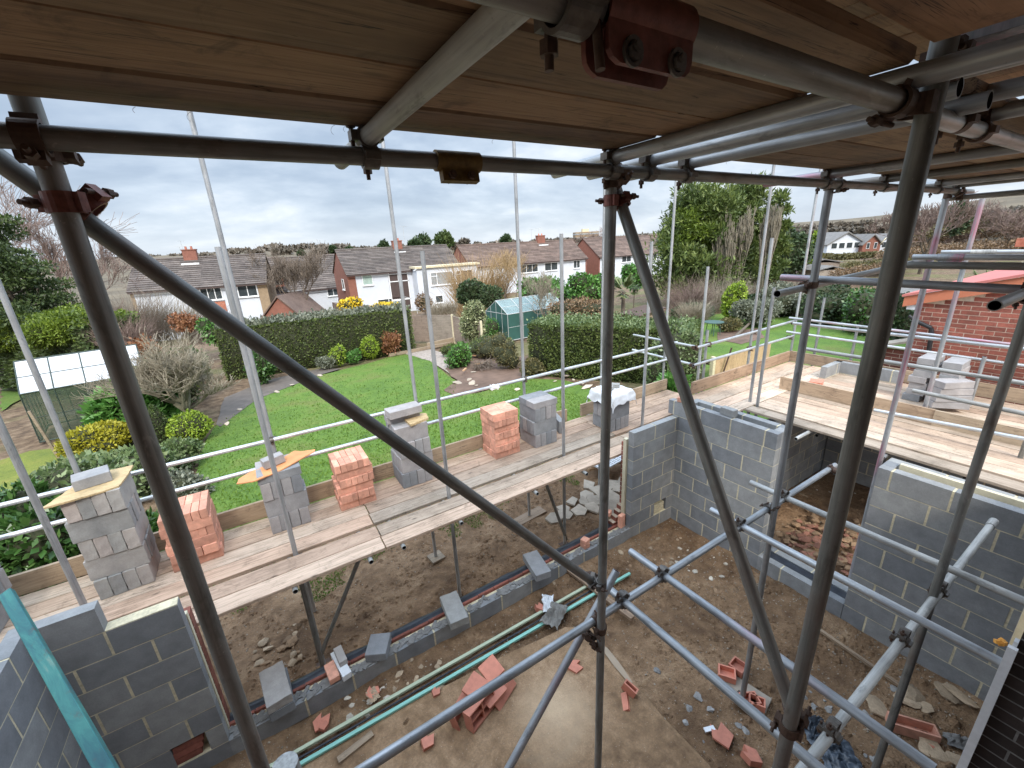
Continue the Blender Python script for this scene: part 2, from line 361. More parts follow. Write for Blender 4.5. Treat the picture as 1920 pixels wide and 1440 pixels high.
# braces
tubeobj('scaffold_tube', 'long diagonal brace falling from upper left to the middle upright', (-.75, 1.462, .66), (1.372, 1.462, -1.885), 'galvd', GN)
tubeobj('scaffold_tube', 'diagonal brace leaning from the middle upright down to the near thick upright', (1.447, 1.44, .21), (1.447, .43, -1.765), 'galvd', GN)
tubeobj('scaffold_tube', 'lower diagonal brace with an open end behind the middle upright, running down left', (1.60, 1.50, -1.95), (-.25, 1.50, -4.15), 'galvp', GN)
coupler((1.386, 1.405, -1.86), (0, 0, 1), (1.36, 1.46, -1.87), (1.76, 0, -2.11), 'coupler fixing the long brace low on the middle upright', 'fit')
coupler((1.395, .422, -1.78), (0, 0, 1), (1.447, .43, -1.74), (0, -1, -1.95), 'rusty swivel coupler at the foot of the forward leaning brace', 'rust', big=1.1)
# lower ledgers and transoms
hx(1.452, -2.165, -.6, 4.47, 'long lower ledger tube crossing below the middle of the view', 'galv')
hx(.435, -2.345, 1.0, 4.80, 'near lower ledger tube with a capped end pointing up to the right', 'galvc')
tubeobj('end_cap', 'worn plastic cap on the upper end of the near lower ledger', (4.70, .435, -2.345), (4.82, .435, -2.345), 'galvc', None, 'end cap', r=.029)
LT = [(1.61, 1.62, .10, 'lower transom starting behind the middle upright and running down right', 'galv'),
      (1.985, 1.735, .10, 'lower transom with its free end left of the clamp below the block wall', 'galvp'),
      (2.885, 1.70, .05, 'bright white lower transom in front of the low sill wall', 'galvw'),
      (3.53, 1.74, .08, 'lower transom crossing in front of the block pier', 'galvc')]
for x, y1, y0, l, m in LT:
    hy(x, -2.15 if x > 2.4 else -2.118, y0, y1, l, m, z1=-2.15)
    coupler((x, 1.452, -2.118), (0, 1, 0), (x, 1.452, -2.165), (1, 0, 0), 'coupler on the lower ledger under the ' + ' '.join(l.split()[:8]), 'fit')
for x, l in ((1.985, 'free-ended lower transom'), (2.885, 'bright white transom'), (3.53, 'pier-side transom')):
    coupler((x, .435, -2.29), (0, 1, 0), (x, .435, -2.345), (1, 0, 0), 'cement splashed coupler joining the near lower ledger and the ' + l, 'fit', big=1.1)
coupler((1.386, 1.405, -2.2), (0, 0, 1), (1.386, 1.45, -2.165), (1, 0, 0), 'coupler joining the long lower ledger to the middle upright', 'rust')
coupler((1.386, 1.405, -2.32), (0, 0, 1), (1.33, 1.50, -2.27), (1.85, 0, 2.2), 'swivel coupler of the lower brace on the middle upright', 'rust')
coupler((3.30, 1.405, -2.12), (0, 0, 1), (3.28, 1.45, -2.165), (1, 0, 0), 'coupler joining the lower ledger to the upright on the sole board', 'fit')
coupler((4.36, 1.45, -2.165), (1, 0, 0), (4.36, 1.40, -2.165), (0, 1, 0), 'dark coupler near the right end of the long lower ledger', 'rust')
# mid height rails on the right
RT = [(3.38, 1.66, -.30, 'mid height tube with a blunt pale end, at eye level on the right', 'galvp', -.327, -.36),
      (4.10, 1.16, -.40, 'eye level tube starting behind the near thick upright', 'galvd', -.28, -.285),
      (5.20, 1.45, -.40, 'eye level tube with a pale sleeve in front of the far hedge', 'galv', -.285, -.30),
      (7.10, 1.73, -.20, 'uppermost of the eye level tubes, in front of the brick garage roof', 'galv', -.335, -.345)]
for x, y1, y0, l, m, z1, z0 in RT: hy(x, z0, y0, y1, l, m, z1=z1)
sleeve((5.2, 1.2, -.288), (0, 1, 0), 'pink tinged sleeve coupler on the eye level tube by the pink upright', 'galvp', .17)
sleeve((7.1, 1.38, -.34), (0, 1, 0), 'pale sleeve coupler on the uppermost eye level tube', 'galvc', .2)
hx(1.45, -.388, 2.93, 5.6, 'open ended tube pointing left under the eye level rail', 'galvd', z1=-.33)
hx(.45, -.35, 2.72, 5.2, 'dark open ended tube pointing at the viewer near the right edge', 'galvd')
coupler((3.279, 1.405, -.36), (0, 0, 1), (3.30, 1.45, -.385), (1, 0, 0), 'brown coupler holding the open ended tube to its upright', 'rust')
coupler((3.43, .444, -.38), (0, 0, 1), (3.2, .45, -.36), (1, 0, 0), 'dark coupler behind the open tube end near the right edge', 'rust', big=1.1)
coupler((3.38, .46, -.345), (0, 1, 0), (3.36, .45, -.38), (1, 0, 0), 'dark coupler on the eye level rail near the right edge', 'rust')
hy(5.62, .205, .2, 1.45, 'top tube going off to the right from the pink upright head', 'galvd')
coupler((5.62, 1.33, .205), (0, 1, 0), (5.55, 1.35, .257), (1, 0, 0), 'dark coupler beside the head of the pink upright', 'rust')
# ---------------------------------------------------------------- overhead boards
BG = 'boards of the overhead scaffold deck'
def board(name, x0, x1, y0, y1, z0, label, mat, group, axis=0, th=.038, warp=.0015):
    """one scaffold board; long axis 0 = x, 1 = y; its own object, origin at its middle"""
    c = Vector(((x0+x1)/2, (y0+y1)/2, z0+th/2)); hx_, hy_ = (x1-x0)/2, (y1-y0)/2
    if mat != 'boardu': hx_ -= .0035; hy_ -= .0035
    m = MB(); n = 8
    L, W = (hx_, hy_) if axis == 0 else (hy_, hx_)
    vs = []; e = .004 if 'u' not in mat else .009
    sd = R_.random()*100
    for i in range(n+1):
        u = -L+2*L*i/n; dz = (noise.noise(Vector((u*.7, sd, 0))))*warp*2; dy = noise.noise(Vector((u*.9, sd, 5)))*.002
        for (v, z) in ((-W+e, -th/2), (W-e, -th/2), (W, -th/2+e), (W, th/2-e), (W-e, th/2), (-W+e, th/2), (-W, th/2-e), (-W, -th/2+e)):
            vs.append((u, v+dy, z+dz) if axis == 0 else (v+dy, u, z+dz))
    fs = []
    for i in range(n):
        for k in range(8):
            a, b = 8*i+k, 8*i+(k+1) % 8
            fs.append((a, a+8, b+8, b) if axis == 0 else (a, b, b+8, a+8))
    fs += [tuple(range(8)), tuple(8*n+7-k for k in range(8))] if axis == 0 else [tuple(range(8))[::-1], tuple(8*n+k for k in range(8))]
    m.add(vs, fs); o = m.build(name, M_[mat], None, c)
    me = o.data; bm = bmesh.new(); bm.from_mesh(me); bmesh.ops.recalc_face_normals(bm, faces=bm.faces); bm.to_mesh(me); bm.free()
    return tag(o, label, 'scaffold board', group)
zb = HC+.331
ys = [1.360, 1.131, .903, .674]
for i, y in enumerate(ys):
    lab = ['brown board underside forming the outer edge of the overhead deck', 'brown board underside second from the outer edge overhead',
           'brown board underside third from the outer edge overhead', 'brown board underside above the thick red-sleeved tube'][i]
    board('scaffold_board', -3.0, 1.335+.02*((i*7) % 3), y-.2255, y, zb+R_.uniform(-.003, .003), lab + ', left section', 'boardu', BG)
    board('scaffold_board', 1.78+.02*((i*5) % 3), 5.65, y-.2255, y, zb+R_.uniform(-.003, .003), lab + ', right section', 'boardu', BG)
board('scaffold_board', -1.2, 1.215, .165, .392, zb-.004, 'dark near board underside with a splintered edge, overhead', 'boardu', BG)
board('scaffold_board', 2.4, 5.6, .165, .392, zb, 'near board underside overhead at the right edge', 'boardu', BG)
for i in range(42):  # deck spread beyond its visible boards to close gaps and block sky light
    board('scaffold_board', -3.9+.2265*i, -3.9+.2265*i+.2262, -1.15, 1.3, HC+.98+.003*(i % 2), 'orange brown board of the higher deck, extended out of view to block sky light', 'boardu', 'boards of the higher deck', axis=1)
# steel channel / wet timber resting on the bright transom, top right
m = MB(); m.box((-.045, -.6, -.004), (.045, .6, .004)); m.box((-.045, -.6, .004), (-.037, .6, .045)); m.box((.037, -.6, .004), (.045, .6, .045))
o = m.build('steel_channel', M_['galvp'], None, (1.63, -.14, HC+.405), (0, 0, .05)); tag(o, 'short dirty steel channel with pink paint, lying on tubes at the top right', 'steel channel')
# wood shavings curling off the board edge
for i, (x, s) in enumerate(((-.02, 1), (.30, 1.2), (-.12, .6), (.33, .7), (.8, .6), (2.1, .7))):
    m = MB(); pts = []; 
    for k in range(9): a = k*.55; pts.append(Vector((.004*s*math.cos(a)*(1+.12*k), 0, -.0035*s*k*.55+.004*s*math.sin(a))))
    m.path(pts, [.0005]*9, 4); o = m.build('wood_splinter', M_['boardu'], None, (x, 1.358, zb)); tag(o, 'thin curled splinter hanging from the outer board edge', 'splinter', 'splinters hanging from the board edge')

# ================================================================ deck beside the garden
DZ = HC-3.04
GD = 'boards of the deck beside the garden'
rows = [(4.000, 4.226), (4.230, 4.456), (4.514, 4.740), (4.744, 4.970), (4.974, 5.200), (5.204, 5.430)]
for r, (y0, y1) in enumerate(rows):
    cuts = [-3.9-.1*r, .735+.01*(r % 2), 4.64+.02*((r*3) % 4), 7.09]
    nm = ['nearest the pit', 'second from the pit edge', 'just garden side of the uprights', 'fourth from the pit edge', 'fifth from the pit edge', 'against the toe board'][r]
    for k in range(3):
        sec = ['left', 'middle', 'right'][k]
        board('scaffold_board', cuts[k]+.004, cuts[k+1]-.004, y0, y1, DZ-.038+R_.uniform(-.002, .002), 'pale weathered deck board %s, %s length' % (nm, sec), 'board', GD)
TG = 'toe boards of the garden deck'
for x0, x1, l in ((-3.6, .6, 'toe board behind the left stacks of the garden deck'), (.62, 4.42, 'toe board behind the middle stacks of the garden deck'), (4.75, 7.1, 'toe board at the right end of the garden deck')):
    c = Vector(((x0+x1)/2, 5.459, DZ+.1125)); m = MB(); m.box((-(x1-x0)/2, -.019, -.1125), ((x1-x0)/2, .019, .1125)); o = m.build('toe_board', M_['toe'], None, c, (.0, 0, 0)); tag(o, l, 'toe board', TG)
GS = 'upright tubes of the garden deck'
for i, (px_, py_, zt) in enumerate(((147, 890, 2.4), (515, 847, 2.6), (783, 777, 2.6), (983, 737, 2.6), (1128, 667, 2.6), (1252, 575, 2.6))):
    p = ay(px_, py_, 5.512); l = ['leftmost', 'second from the left', 'third from the left', 'fourth from the left', 'hidden by the middle upright', 'rightmost']
    tubeobj('scaffold_tube', 'tall thin upright behind the garden guard rail, ' + l[i], (p.x, 5.512, gz(p.x, 5.5)), (p.x, 5.512, zt+HC), 'galv', GS, rel=False)
for i, (px_, py_, tx, ty) in enumerate(((160, 1140, None, None), (553, 1033, 400, 463), (842, 930, 792, 470), (1057, 850, 1054, 438), (1205, 780, 1219, 453))):
    p = ay(px_, py_, 4.485); z1 = ay(tx, ty, 4.485).z if tx else HC+.3
    l = ['before the far left grey stack', 'in front of the stack with the orange sheet', 'right of the second brick stack', 'in front of the upright single block', 'behind the end of the block wall'][i]
    tubeobj('scaffold_tube', 'short upright rising through the garden deck ' + l, (p.x, 4.485, gz(p.x, 4.5)), (p.x, 4.485, z1), 'galv', GS, rel=False)
    m = MB(); m.box((-.075, -.075, 0), (.075, .075, .006)); m.tube((0, 0, .006), (0, 0, .06), .019); o = m.build('base_plate', M_['rust'], None, (p.x, 4.485, gz(p.x, 4.5)-.02)); tag(o, 'steel base plate under the upright ' + l, 'base plate', 'base plates under the uprights')
for z, l in ((-2.077, 'upper guard rail along the garden deck'), (-2.395, 'lower guard rail along the garden deck')):
    hx(5.462, z, -4.2, 7.35, l, 'galvw')
for x in (-1.767, -.077, 1.746, 3.577, 5.29, 7.04):
    coupler((x, 5.512, -2.077), (0, 0, 1), (x, 5.462, -2.077), (1, 0, 0), 'coupler fixing the garden guard rails to an upright', 'fit', 'guard rail couplers of the garden deck')
m = MB()
for k in range(14): m.cbox((R_.uniform(-.09, .09), R_.uniform(-.03, .03), R_.uniform(-.03, .02)), (.05, .035, .03), R_.random()*3, rx=R_.random())
M_['plastic'] = simple('crumpled white plastic', (.72, .74, .76), .35, .12, 25, .6)
o = m.build('plastic_tape', M_['plastic'], None, (3.02, 5.462, HC-2.09)); tag(o, 'scrap of white plastic tape wrapped round the upper guard rail', 'plastic tape')
# tubes under the deck
for x, l in ((.915, 'second'), (.555, 'third'), (-.171, 'first'), (1.621, 'fourth'), (2.702, 'fifth'), (3.545, 'sixth'), (-1.7, 'hidden'), (5.0, 'last')):
    hy(x, -3.102, 3.985-R_.uniform(0, .05), 5.6, 'short tube end poking out under the garden deck, %s from the left' % l, 'galvc')
hx(4.44, -3.15, -4., 7., 'ledger under the garden deck boards', 'galv'); hx(5.30, -3.15, -4., 7., 'ledger under the garden side of the deck', 'galv')
p = az(607, 1242, -.22); tubeobj('scaffold_tube', 'second upright doubled beside the first one below the garden deck', (p.x-.02, 4.38, -.25), (p.x-.02, 4.38, DZ-.1), 'galvd', GS, rel=False)
tubeobj('scaffold_tube', 'dark diagonal brace under the left part of the garden deck', (.60, 4.35, -3.12), (-.12, 4.42, -4.45), 'galvd', GS)
tubeobj('scaffold_tube', 'dark diagonal brace under the right part of the garden deck', (3.05, 4.30, -3.12), (3.62, 4.50, -4.60), 'galvd', GS)
for k, (x, y) in enumerate(((3.58, 5.51), (1.75, 5.51))):
    m = MB(); m.box((-.32 if k == 0 else -.11, -.11, 0), (.32 if k == 0 else .11, .11, .035)); o = m.build('sole_board', M_['toe'], None, (x, y, gz(x, y)-.005), (0, 0, .1)); tag(o, ['long', 'small square'][k] + ' timber sole board under a garden deck upright', 'sole board')
# ================================================================ deck on the right, one step higher
EZ = HC-2.70
def ystrip(x0, x1, y0, y1, lab, k): board('scaffold_board', x0, x1, y0, y1, EZ-.038+R_.uniform(-.003, .003), lab, 'boardy', 'boards of the right hand deck', axis=1, warp=.003)
X0 = 6.45
xs = [(6.45, 6.675), (6.745, 6.968), (6.972, 7.195), (7.199, 7.422), (7.426, 7.649), (7.653, 7.80)]
yend = [3.432]*6
for i, (a, b) in enumerate(xs): ystrip(a, b, -1.2, yend[i]-.0, 'pale deck board running away from the walkway, number %s from the pit' % ['one', 'two', 'three', 'four', 'five', 'six'][i], i)
for i in range(8):
    a = 7.86+.229*i; ystrip(a, a+.225, -1.2, 3.436, 'pale deck board behind the inner toe board, %s' % ['first', 'second', 'third', 'fourth', 'fifth', 'sixth', 'seventh', 'eighth'][i], i)
for i, (x0, x1) in enumerate(((5.95, 9.72), (5.75, 9.66), (5.6, 9.70), (5.55, 9.66))):
    y1 = 4.355-.229*i
    board('scaffold_board', x0, x1, y1-.225, y1, EZ-.038+(.003 if i % 2 else .0), 'pale walkway board joining the two decks, %s from the garden' % ['first', 'second', 'third', 'fourth'][i], 'board', 'boards of the walkway between the decks')
def toe(a, b, z, lab, mat='toey', h=.225):
    a = Vector((*a, 0)); b = Vector((*b, 0)); L = (b-a).length; m = MB(); m.box((-.019, -L/2, 0), (.019, L/2, h)); c = (a+b)/2
    o = m.build('toe_board', M_[mat], None, (c.x, c.y, z), (0, 0, math.atan2(b.y-a.y, b.x-a.x)-math.pi/2)); tag(o, lab, 'toe board', 'toe boards of the right hand deck')
toe((7.83, 3.60), (7.83, 1.55), EZ, 'brown inner toe board left part, across the right hand deck')
toe((7.815, 1.545), (7.815, -1.2), EZ, 'brown inner toe board right part, across the right hand deck')
toe((6.4, 4.385), (9.72, 4.385), EZ, 'outer toe board on the garden side of the right hand deck')
toe((9.76, 4.38), (9.76, 2.45), EZ, 'far toe board left of the block corner'); toe((9.745, 2.44), (9.745, -1.2), EZ, 'far toe board in front of the red brick wall')
GR = 'upright tubes of the right hand deck'
def stdpx(px_, py_, Y, z0, z1px, lab, mat='galv', z1=None, X=None):
    p = ay(px_, py_, Y) if X is None else ax(px_, py_, X)
    zt = z1 if z1 is not None else (ay(*z1px, p.y).z if X is None else ax(*z1px, p.x).z)
    tubeobj('scaffold_tube', lab, (p.x, p.y, gz(p.x, p.y) if z0 is None else z0), (p.x, p.y, zt), mat, GR, rel=False); return p
stdpx(1306, 732, 4.44, None, (1325.6, 500), 'upright at the near corner of the walkway with the clamped rail ends')
stdpx(1325, 640, 4.56, None, (1327, 619), 'short rail post beside the walkway corner upright')
stdpx(1402, 684, 4.44, None, None, 'tall thin upright behind the walkway rails, in front of the big conifer', z1=HC+2.2)
stdpx(1485, 646, 4.44, None, None, 'tall upright at the far corner of the walkway', z1=HC+2.2)
p1 = az(1406, 753, EZ); tubeobj('scaffold_tube', 'taller of the two thin uprights rising through the right hand deck', (p1.x, p1.y, 0), (p1.x, p1.y, ay(1449, 446, p1.y).z), 'galv', GR, rel=False)
p2 = az(1420, 760, EZ); tubeobj('scaffold_tube', 'shorter of the two thin uprights rising through the right hand deck', (p2.x, p2.y, 0), (p2.x, p2.y, ay(1447.5, 540, p2.y).z), 'galv', GR, rel=False)
stdpx(1526, 669, 0, None, (1544, 558), 'short post past the far rails, in front of the dark hedge', X=9.95)
stdpx(1594, 680, 0, None, (1605, 612), 'low rail post of the far guard rails, left of the brick wall', X=9.83)
stdpx(1817, 763, 0, None, (1842, 668), 'short post standing on the right hand deck before the brick wall', X=9.1)
tubeobj('scaffold_tube', 'upright standing behind the inner toe board, left of the near-right upright', (*(ax(1736, 757, 7.95)).xy, EZ-.3), (*(ax(1736, 757, 7.95)).xy, ax(1851, 372, 7.95).z), 'galvp', GR, rel=False, r=.0265)
def railpx(a, b, X, lab, mat='galv', ext=0):
    pa = ax(*a, X); pb = ax(*b, X); d = (pb-pa).normalized(); pb = pb+d*ext
    tubeobj('scaffold_tube', lab, pa, pb, mat, 'guard rails of the right hand deck', rel=False)
railpx((1480, 596), (1892, 645), 9.72, 'top far guard rail, pale with a pink stripe', 'galvp', 1.2)
railpx((1475, 622), (1880, 680), 9.72, 'lower far guard rail of the right hand deck', 'galvw', 1.2)
railpx((1487, 606), (1890, 651), 8.1, 'guard rail just under the pink striped one', 'galv', 1.)
railpx((1510, 654), (1872, 711), 6.6, 'thick guard rail passing over the grey block piles', 'galvc', 1.)
railpx((1711, 732), (1855, 762), 6.6, 'rail with a free end in front of the left grey block pile', 'galvc', 1.)
railpx((1639, 769), (1837, 807), 7.3, 'lowest rail, lying just before the inner toe board', 'galvw', 1.2)
for (a, b, l) in (((1306, 652), (1492, 601), 'upper walkway rail on the garden side'), ((1300, 685), (1487, 630), 'lower walkway rail on the garden side')):
    pa = ay(*a, 4.39); pb = ay(*b, 4.39); tubeobj('scaffold_tube', l, pa, pb, 'galvw', 'guard rails of the right hand deck', rel=False)
for (a, b, X, l) in (((1188, 628), (1304, 650), 7.12, 'upper short return rail at the end of the garden deck'), ((1186, 656), (1301, 684), 7.12, 'lower short return rail at the end of the garden deck')):
    tubeobj('scaffold_tube', l, ax(*a, X), ax(*b, X), 'galvw', 'guard rails of the right hand deck', rel=False)
p = ay(1247, 650, 5.51); tubeobj('scaffold_tube', 'short rail post at the right end of the garden toe board', (p.x, 5.51, DZ-.3), (p.x, 5.51, ay(1249, 641, 5.51).z), 'galv', GS, rel=False)
for (x, y, l) in ((1304, 652, 'upper'), (1300, 685, 'lower'), (1329, 645, 'upper inner'), (1326, 678, 'lower inner')):
    p = ay(x, y, 4.41); coupler(p+Vector((0, .03, 0)), (0, 0, 1), p, (1, 0, 0), 'dark %s coupler at the walkway corner rails' % l, 'rust', rel=False, big=1.1)
for (x, y) in ((1414, 622), (1407, 653), (1485, 604), (1481, 632)):
    p = ay(x, y, 4.41); coupler(p+Vector((0, .03, 0)), (0, 0, 1), p, (1, 0, 0), 'small dark coupler on the garden side walkway rails', 'rust', 'couplers of the walkway rails', rel=False)
o = tubeobj('scaffold_tube', 'open tube end poking out under the right hand deck beside the near pier', Vector((6.02, 2.33, EZ-.062)), Vector((6.02, 2.33, EZ-.062))+Vector((1.4, .0, 0)), 'galvc', GR, rel=False); 
pp = az(1492, 823, EZ-.07); o.location = pp
tubeobj('scaffold_tube', 'rust red tube end under the deck beside the far pier', az(1655, 858, EZ-.07), az(1655, 858, EZ-.07)+Vector((1.4, 0, 0)), 'galvp', GR, rel=False)
tubeobj('scaffold_tube', 'stub of tube rising at the pit edge of the right hand deck', az(1888, 926, EZ-.5), az(1888, 926, EZ-.5)+Vector((0, 0, .95)), 'galvd', GR, rel=False)
for y in (-.6, .9, 2.4): tubeobj('scaffold_tube', 'hidden cross tube under the right hand deck', (6.5, y, EZ-.1), (9.9, y, EZ-.1), 'galvd', GR, rel=False)
for x in (6.6, 7.9, 9.6): tubeobj('scaffold_tube', 'hidden bearer tube under the right hand deck', (x, -1.2, EZ-.062), (x, 4.3, EZ-.062), 'galvd', GR, rel=False)
# ================================================================ block walls
BL, BH, BT, J = .44, .215, .10, .01
def blockrow(m, z, a, b, off, put, h=BH, L=BL, joint=J, tints=None):
    """blocks between a and b along the wall, bond phase off; put(u0,u1,z0,z1,tint)"""
    u = a+off; vj = joint*1.9 if L > .3 else joint; L = L-(vj-joint)
    if off > 0: put(a, min(b, u-vj), z, z+h, R_.random())
    while u < b-.03:
        e = min(b, u+L)
        if b-e < .06: e = b
        put(u, e, z, z+h, R_.random()); u = e+vj
def wall(name, label, p, d, nrm, rows, th=BT, mat='block', mort='mortar', h=BH, L=BL, joint=J, cat='block wall', group=None, parent=None, rec=.0018, z0=0):
    """p origin, d along, nrm outwards (thickness goes the other way). rows: list of lists of (a,b,off)"""
    m = MB(); p = Vector(p); d = Vector(d); nrm = Vector(nrm)
    for k, segs in enumerate(rows):
        z = z0+k*(h+joint)
        for (a, b, off) in segs:
            def put(u0, u1, za, zb, t):
                jit = R_.uniform(-.001, .001)
                q0 = p+d*u0+nrm*jit; q1 = p+d*u1+nrm*jit-nrm*(th)
                lo = [min(q0[i], q1[i]) for i in range(3)]; hi = [max(q0[i], q1[i]) for i in range(3)]
                m.box((lo[0], lo[1], za), (hi[0], hi[1], zb), t, 0)
            blockrow(m, z, a, b, off, put, h, L, joint)
            q0 = p+d*(a+.003)-nrm*rec; q1 = p+d*(b-.003)-nrm*(th-rec)
            lo = [min(q0[i], q1[i]) for i in range(3)]; hi = [max(q0[i], q1[i]) for i in range(3)]
            zt = z+h-.004 if k == len(rows)-1 else z+h+joint
            m.box((lo[0], lo[1], z), (hi[0], hi[1], zt), .5, 1)
    o = m.build(name, [M_[mat], M_[mort]], parent)
    if parent is None: tag(o, label, cat, group)
    return o
YW = 3.70
# left part: u runs from right end (-.95) leftwards
def halves(n, a, b, first=0): return [[(a, b, 0 if (k+first) % 2 == 0 else .215+J)] for k in range(n)]
rows = halves(8, 0, .90, 1); 
rows[0] = [(0, .90, 0)]; rows[1] = [(0, .13, 0), (.375, .90, .0)]
rows.append([(.435, .90, 0)])
wall('block_wall', 'dark grey block wall at the lower left with an air slot near its foot', (-.95, YW, 0), (-1, 0, 0), (0, -1, 0), rows)
m = MB(); 
for k in range(3): m.cbox((-.95-.30+.02*k, YW+.055, .225+.04+.068*k), (.215, .09, .062), tint=R_.random())
o = m.build('brick_infill', [M_['brick']]); tag(o, 'broken bricks filling the slot in the lower left block wall', 'brick')
# cavity and outer leaf at the left
m = MB(); m.box((-1.9, 3.812, 0), (-.945, 3.86, 1.60)); o = m.build('insulation_board', M_['insul']); tag(o, 'cream insulation edge in the cavity of the lower left wall', 'insulation')
BRW = dict(th=.1025, mat='brick', mort='brickm', h=.065, L=.215, joint=.01)
wall('brick_wall', 'narrow end of red brick outer leaf behind the lower left block wall', (-.945, 3.985, -.25), (-1, 0, 0), (0, 1, 0), [[(0, 1.2, 0 if k % 2 else .1125)] for k in range(24)], cat='brick wall', z0=-.25, **BRW)
# return wall coming towards the viewer (plane X=-1.75)
wall('block_wall', 'blue grey block wall running towards the viewer at the bottom left corner', (-1.75, YW, 0), (0, -1, 0), (1, 0, 0), halves(9, 0, 3.3, 1), mat='block')
m = MB(); m.box((-.22, -.11, 0), (.22, .11, .10)); me = bevel(m.mesh('loose_block'), .006)
o = link('loose_block', me, M_['blockg'], None, (-2.0, 3.33, 2.025), (0, 0, 1.35)); tag(o, 'pale loose block lying on the return wall at the left edge', 'concrete block')
# low wall between the two garden wall parts
root = empty('low_wall', (1.6, 3.85, 0), 'low one course block wall with brick strip and black damp course between the taller walls', 'block wall')
def kid(o): o.parent = root; o.matrix_parent_inverse = root.matrix_world.inverted(); o.location = o.location-root.location; return o
def wallp(name, *a, **k): o = wall(name, None, *a, parent=root, **k); o.location = -Vector(root.location); return o
wallp('inner_leaf', (-.95, YW, 0), (1, 0, 0), (0, -1, 0), [[(0, 5.16, .2)]])
m = MB()
x = -.95
while x < 4.15:
    m.box((x, 3.848, .0), (x+.213, 3.878, .235+R_.uniform(-.006, .004)), R_.random()); x += .221
o = m.build('brick_strip', M_['brick'], root); o.location = -Vector(root.location)
m = MB(); n = 60
vs = []; fs = []
for i in range(n+1):
    xx = -.95+5.1*i/n
    for j, (y, z) in enumerate(((3.885, .205), (3.93, .222), (3.99, .215), (4.03, .12))):
        vs.append((xx, y+noise.noise(Vector((xx*3, j, 1)))*.008, z+noise.noise(Vector((xx*4, j*2, 0)))*.022))
for i in range(n):
    for j in range(3): fs.append((4*i+j, 4*i+4+j, 4*i+5+j, 4*i+1+j))
m.add(vs, fs, smooth=True); o = m.build('damp_course', M_['dpc'], root); o.location = -Vector(root.location)
m = MB(); m.box((-.95, 3.89, -.3), (4.2, 3.99, .19)); m.box((-.95, 3.805, -.1), (4.2, 3.846, .20)); o = m.build('outer_leaf', M_['mortar'], root); o.location = -Vector(root.location)
# lumps of mortar along the top of the inner leaf
M_['mortd'] = simple('wet mortar', (.20, .195, .185), .9, .4, 30, .8)
m = MB()
for k in range(260):
    xx = R_.uniform(-.95, 4.2); m.cbox((xx, R_.uniform(3.72, 3.80), .224), (R_.uniform(.03, .12), R_.uniform(.02, .05), R_.uniform(.004, .014)), R_.random(), R_.random(), rx=R_.uniform(-.1, .1), ry=R_.uniform(-.1, .1))
o = m.build('mortar_bed', M_['mortd'], root); o.location = -Vector(root.location)
# right part of the garden wall
rows = halves(8, 0, .95, 1)
rows[1] = [(0, .52, 0), (.80, .95, 0)]
wall('block_wall', 'block wall facing the viewer with an air brick, left of the inside corner', (4.20, YW, 0), (1, 0, 0), (0, -1, 0), rows)
m = MB()
for k in range(2): m.cbox((4.20+.66, YW+.06, .225+.05+.075*k), (.22, .09, .062), tint=.6)
o = m.build('air_brick', M_['mortar']); tag(o, 'two pale bricks set in the opening of the block wall by the corner', 'air brick')
m = MB(); m.box((4.17, 3.812, .22), (4.23, 3.868, 1.66)); o = m.build('insulation_board', M_['insul']); tag(o, 'upright cream insulation strip beside the brick column', 'insulation')
rows = [[(-.25+.03*k if k < 8 else .0, .9, 0 if k % 2 else .1125)] for k in range(22)]
for k in range(8): rows[k] = [(-.46+.0575*k, .9, 0 if k % 2 else .1125)]
wall('brick_wall', 'narrow dark red brick column at the end of the outer leaf, stepped at its foot', (4.26, 3.985, -.1), (1, 0, 0), (0, 1, 0), rows, cat='brick wall', z0=-.1, **BRW)
for q, (x, y, z, rz, l) in enumerate(((4.12, 3.80, .222, .1, 'orange brick on end beside the right hand end of the low wall'), (3.98, 3.93, .42, .5, 'orange brick on the stepped brickwork'), (3.86, 3.93, .35, -.2, 'pale brick on the stepped brickwork'))):
    m = MB(); m.box((-.05, -.0325, 0), (.05, .0325, .215 if q == 0 else .065)); o = link('brick', bevel(m.mesh('brick'), .003), M_['obrick'], None, (x, y, z), (0, 0, rz)); tag(o, l, 'brick')
# wall at X = 5.15 : pier one, sill, pier two
XW = 5.15
rows = halves(9, 0, 1.55, 0)
rows = [[(0, 1.50, 0 if k % 2 else .225)] for k in range(8)]+[[(-.09, 1.50, .1)]]
wall('block_wall', 'grey block pier between the inside corner and the doorway, inner leaf', (XW, 3.80, 0), (0, -1, 0), (-1, 0, 0), rows)
wall('block_wall', 'outer leaf of the block pier left of the doorway', (XW+.34, 3.55, 0), (0, -1, 0), (1, 0, 0), halves(9, 0, 1.25, 1))
wall('block_wall', 'end return closing the cavity of the pier left of the doorway', (XW+.102, 2.30, 0), (1, 0, 0), (0, -1, 0), [[(0, .136, 0)]]*9)
wall('block_wall', 'end return closing the cavity at the garden end of the pier', (XW+.102, 3.55, 0), (1, 0, 0), (0, -1, 0), [[(0, .236, 0)]]*9)
m = MB(); m.box((-.10, -.05, 0), (.10, .05, .10)); o = link('loose_block', bevel(m.mesh('loose_block'), .005), M_['blockg'], None, (XW+.1, 3.0, 1.99+.03), (0, 0, 1.5)); tag(o, 'rough brown block piece sitting over the pier cavity', 'concrete block')
m = MB(); m.box((-.05, -.04, 0), (.05, .04, .07)); o = link('brick', bevel(m.mesh('brick'), .003), M_['obrick'], None, (XW+.05, 3.72, 2.02), (0, 0, .3)); tag(o, 'small brick piece on the far end of the pier behind the leaning brace', 'brick')
wall('block_wall', 'low sill course of the doorway, inner leaf', (XW, 2.30, 0), (0, -1, 0), (-1, 0, 0), [[(0, .985, .3)]])
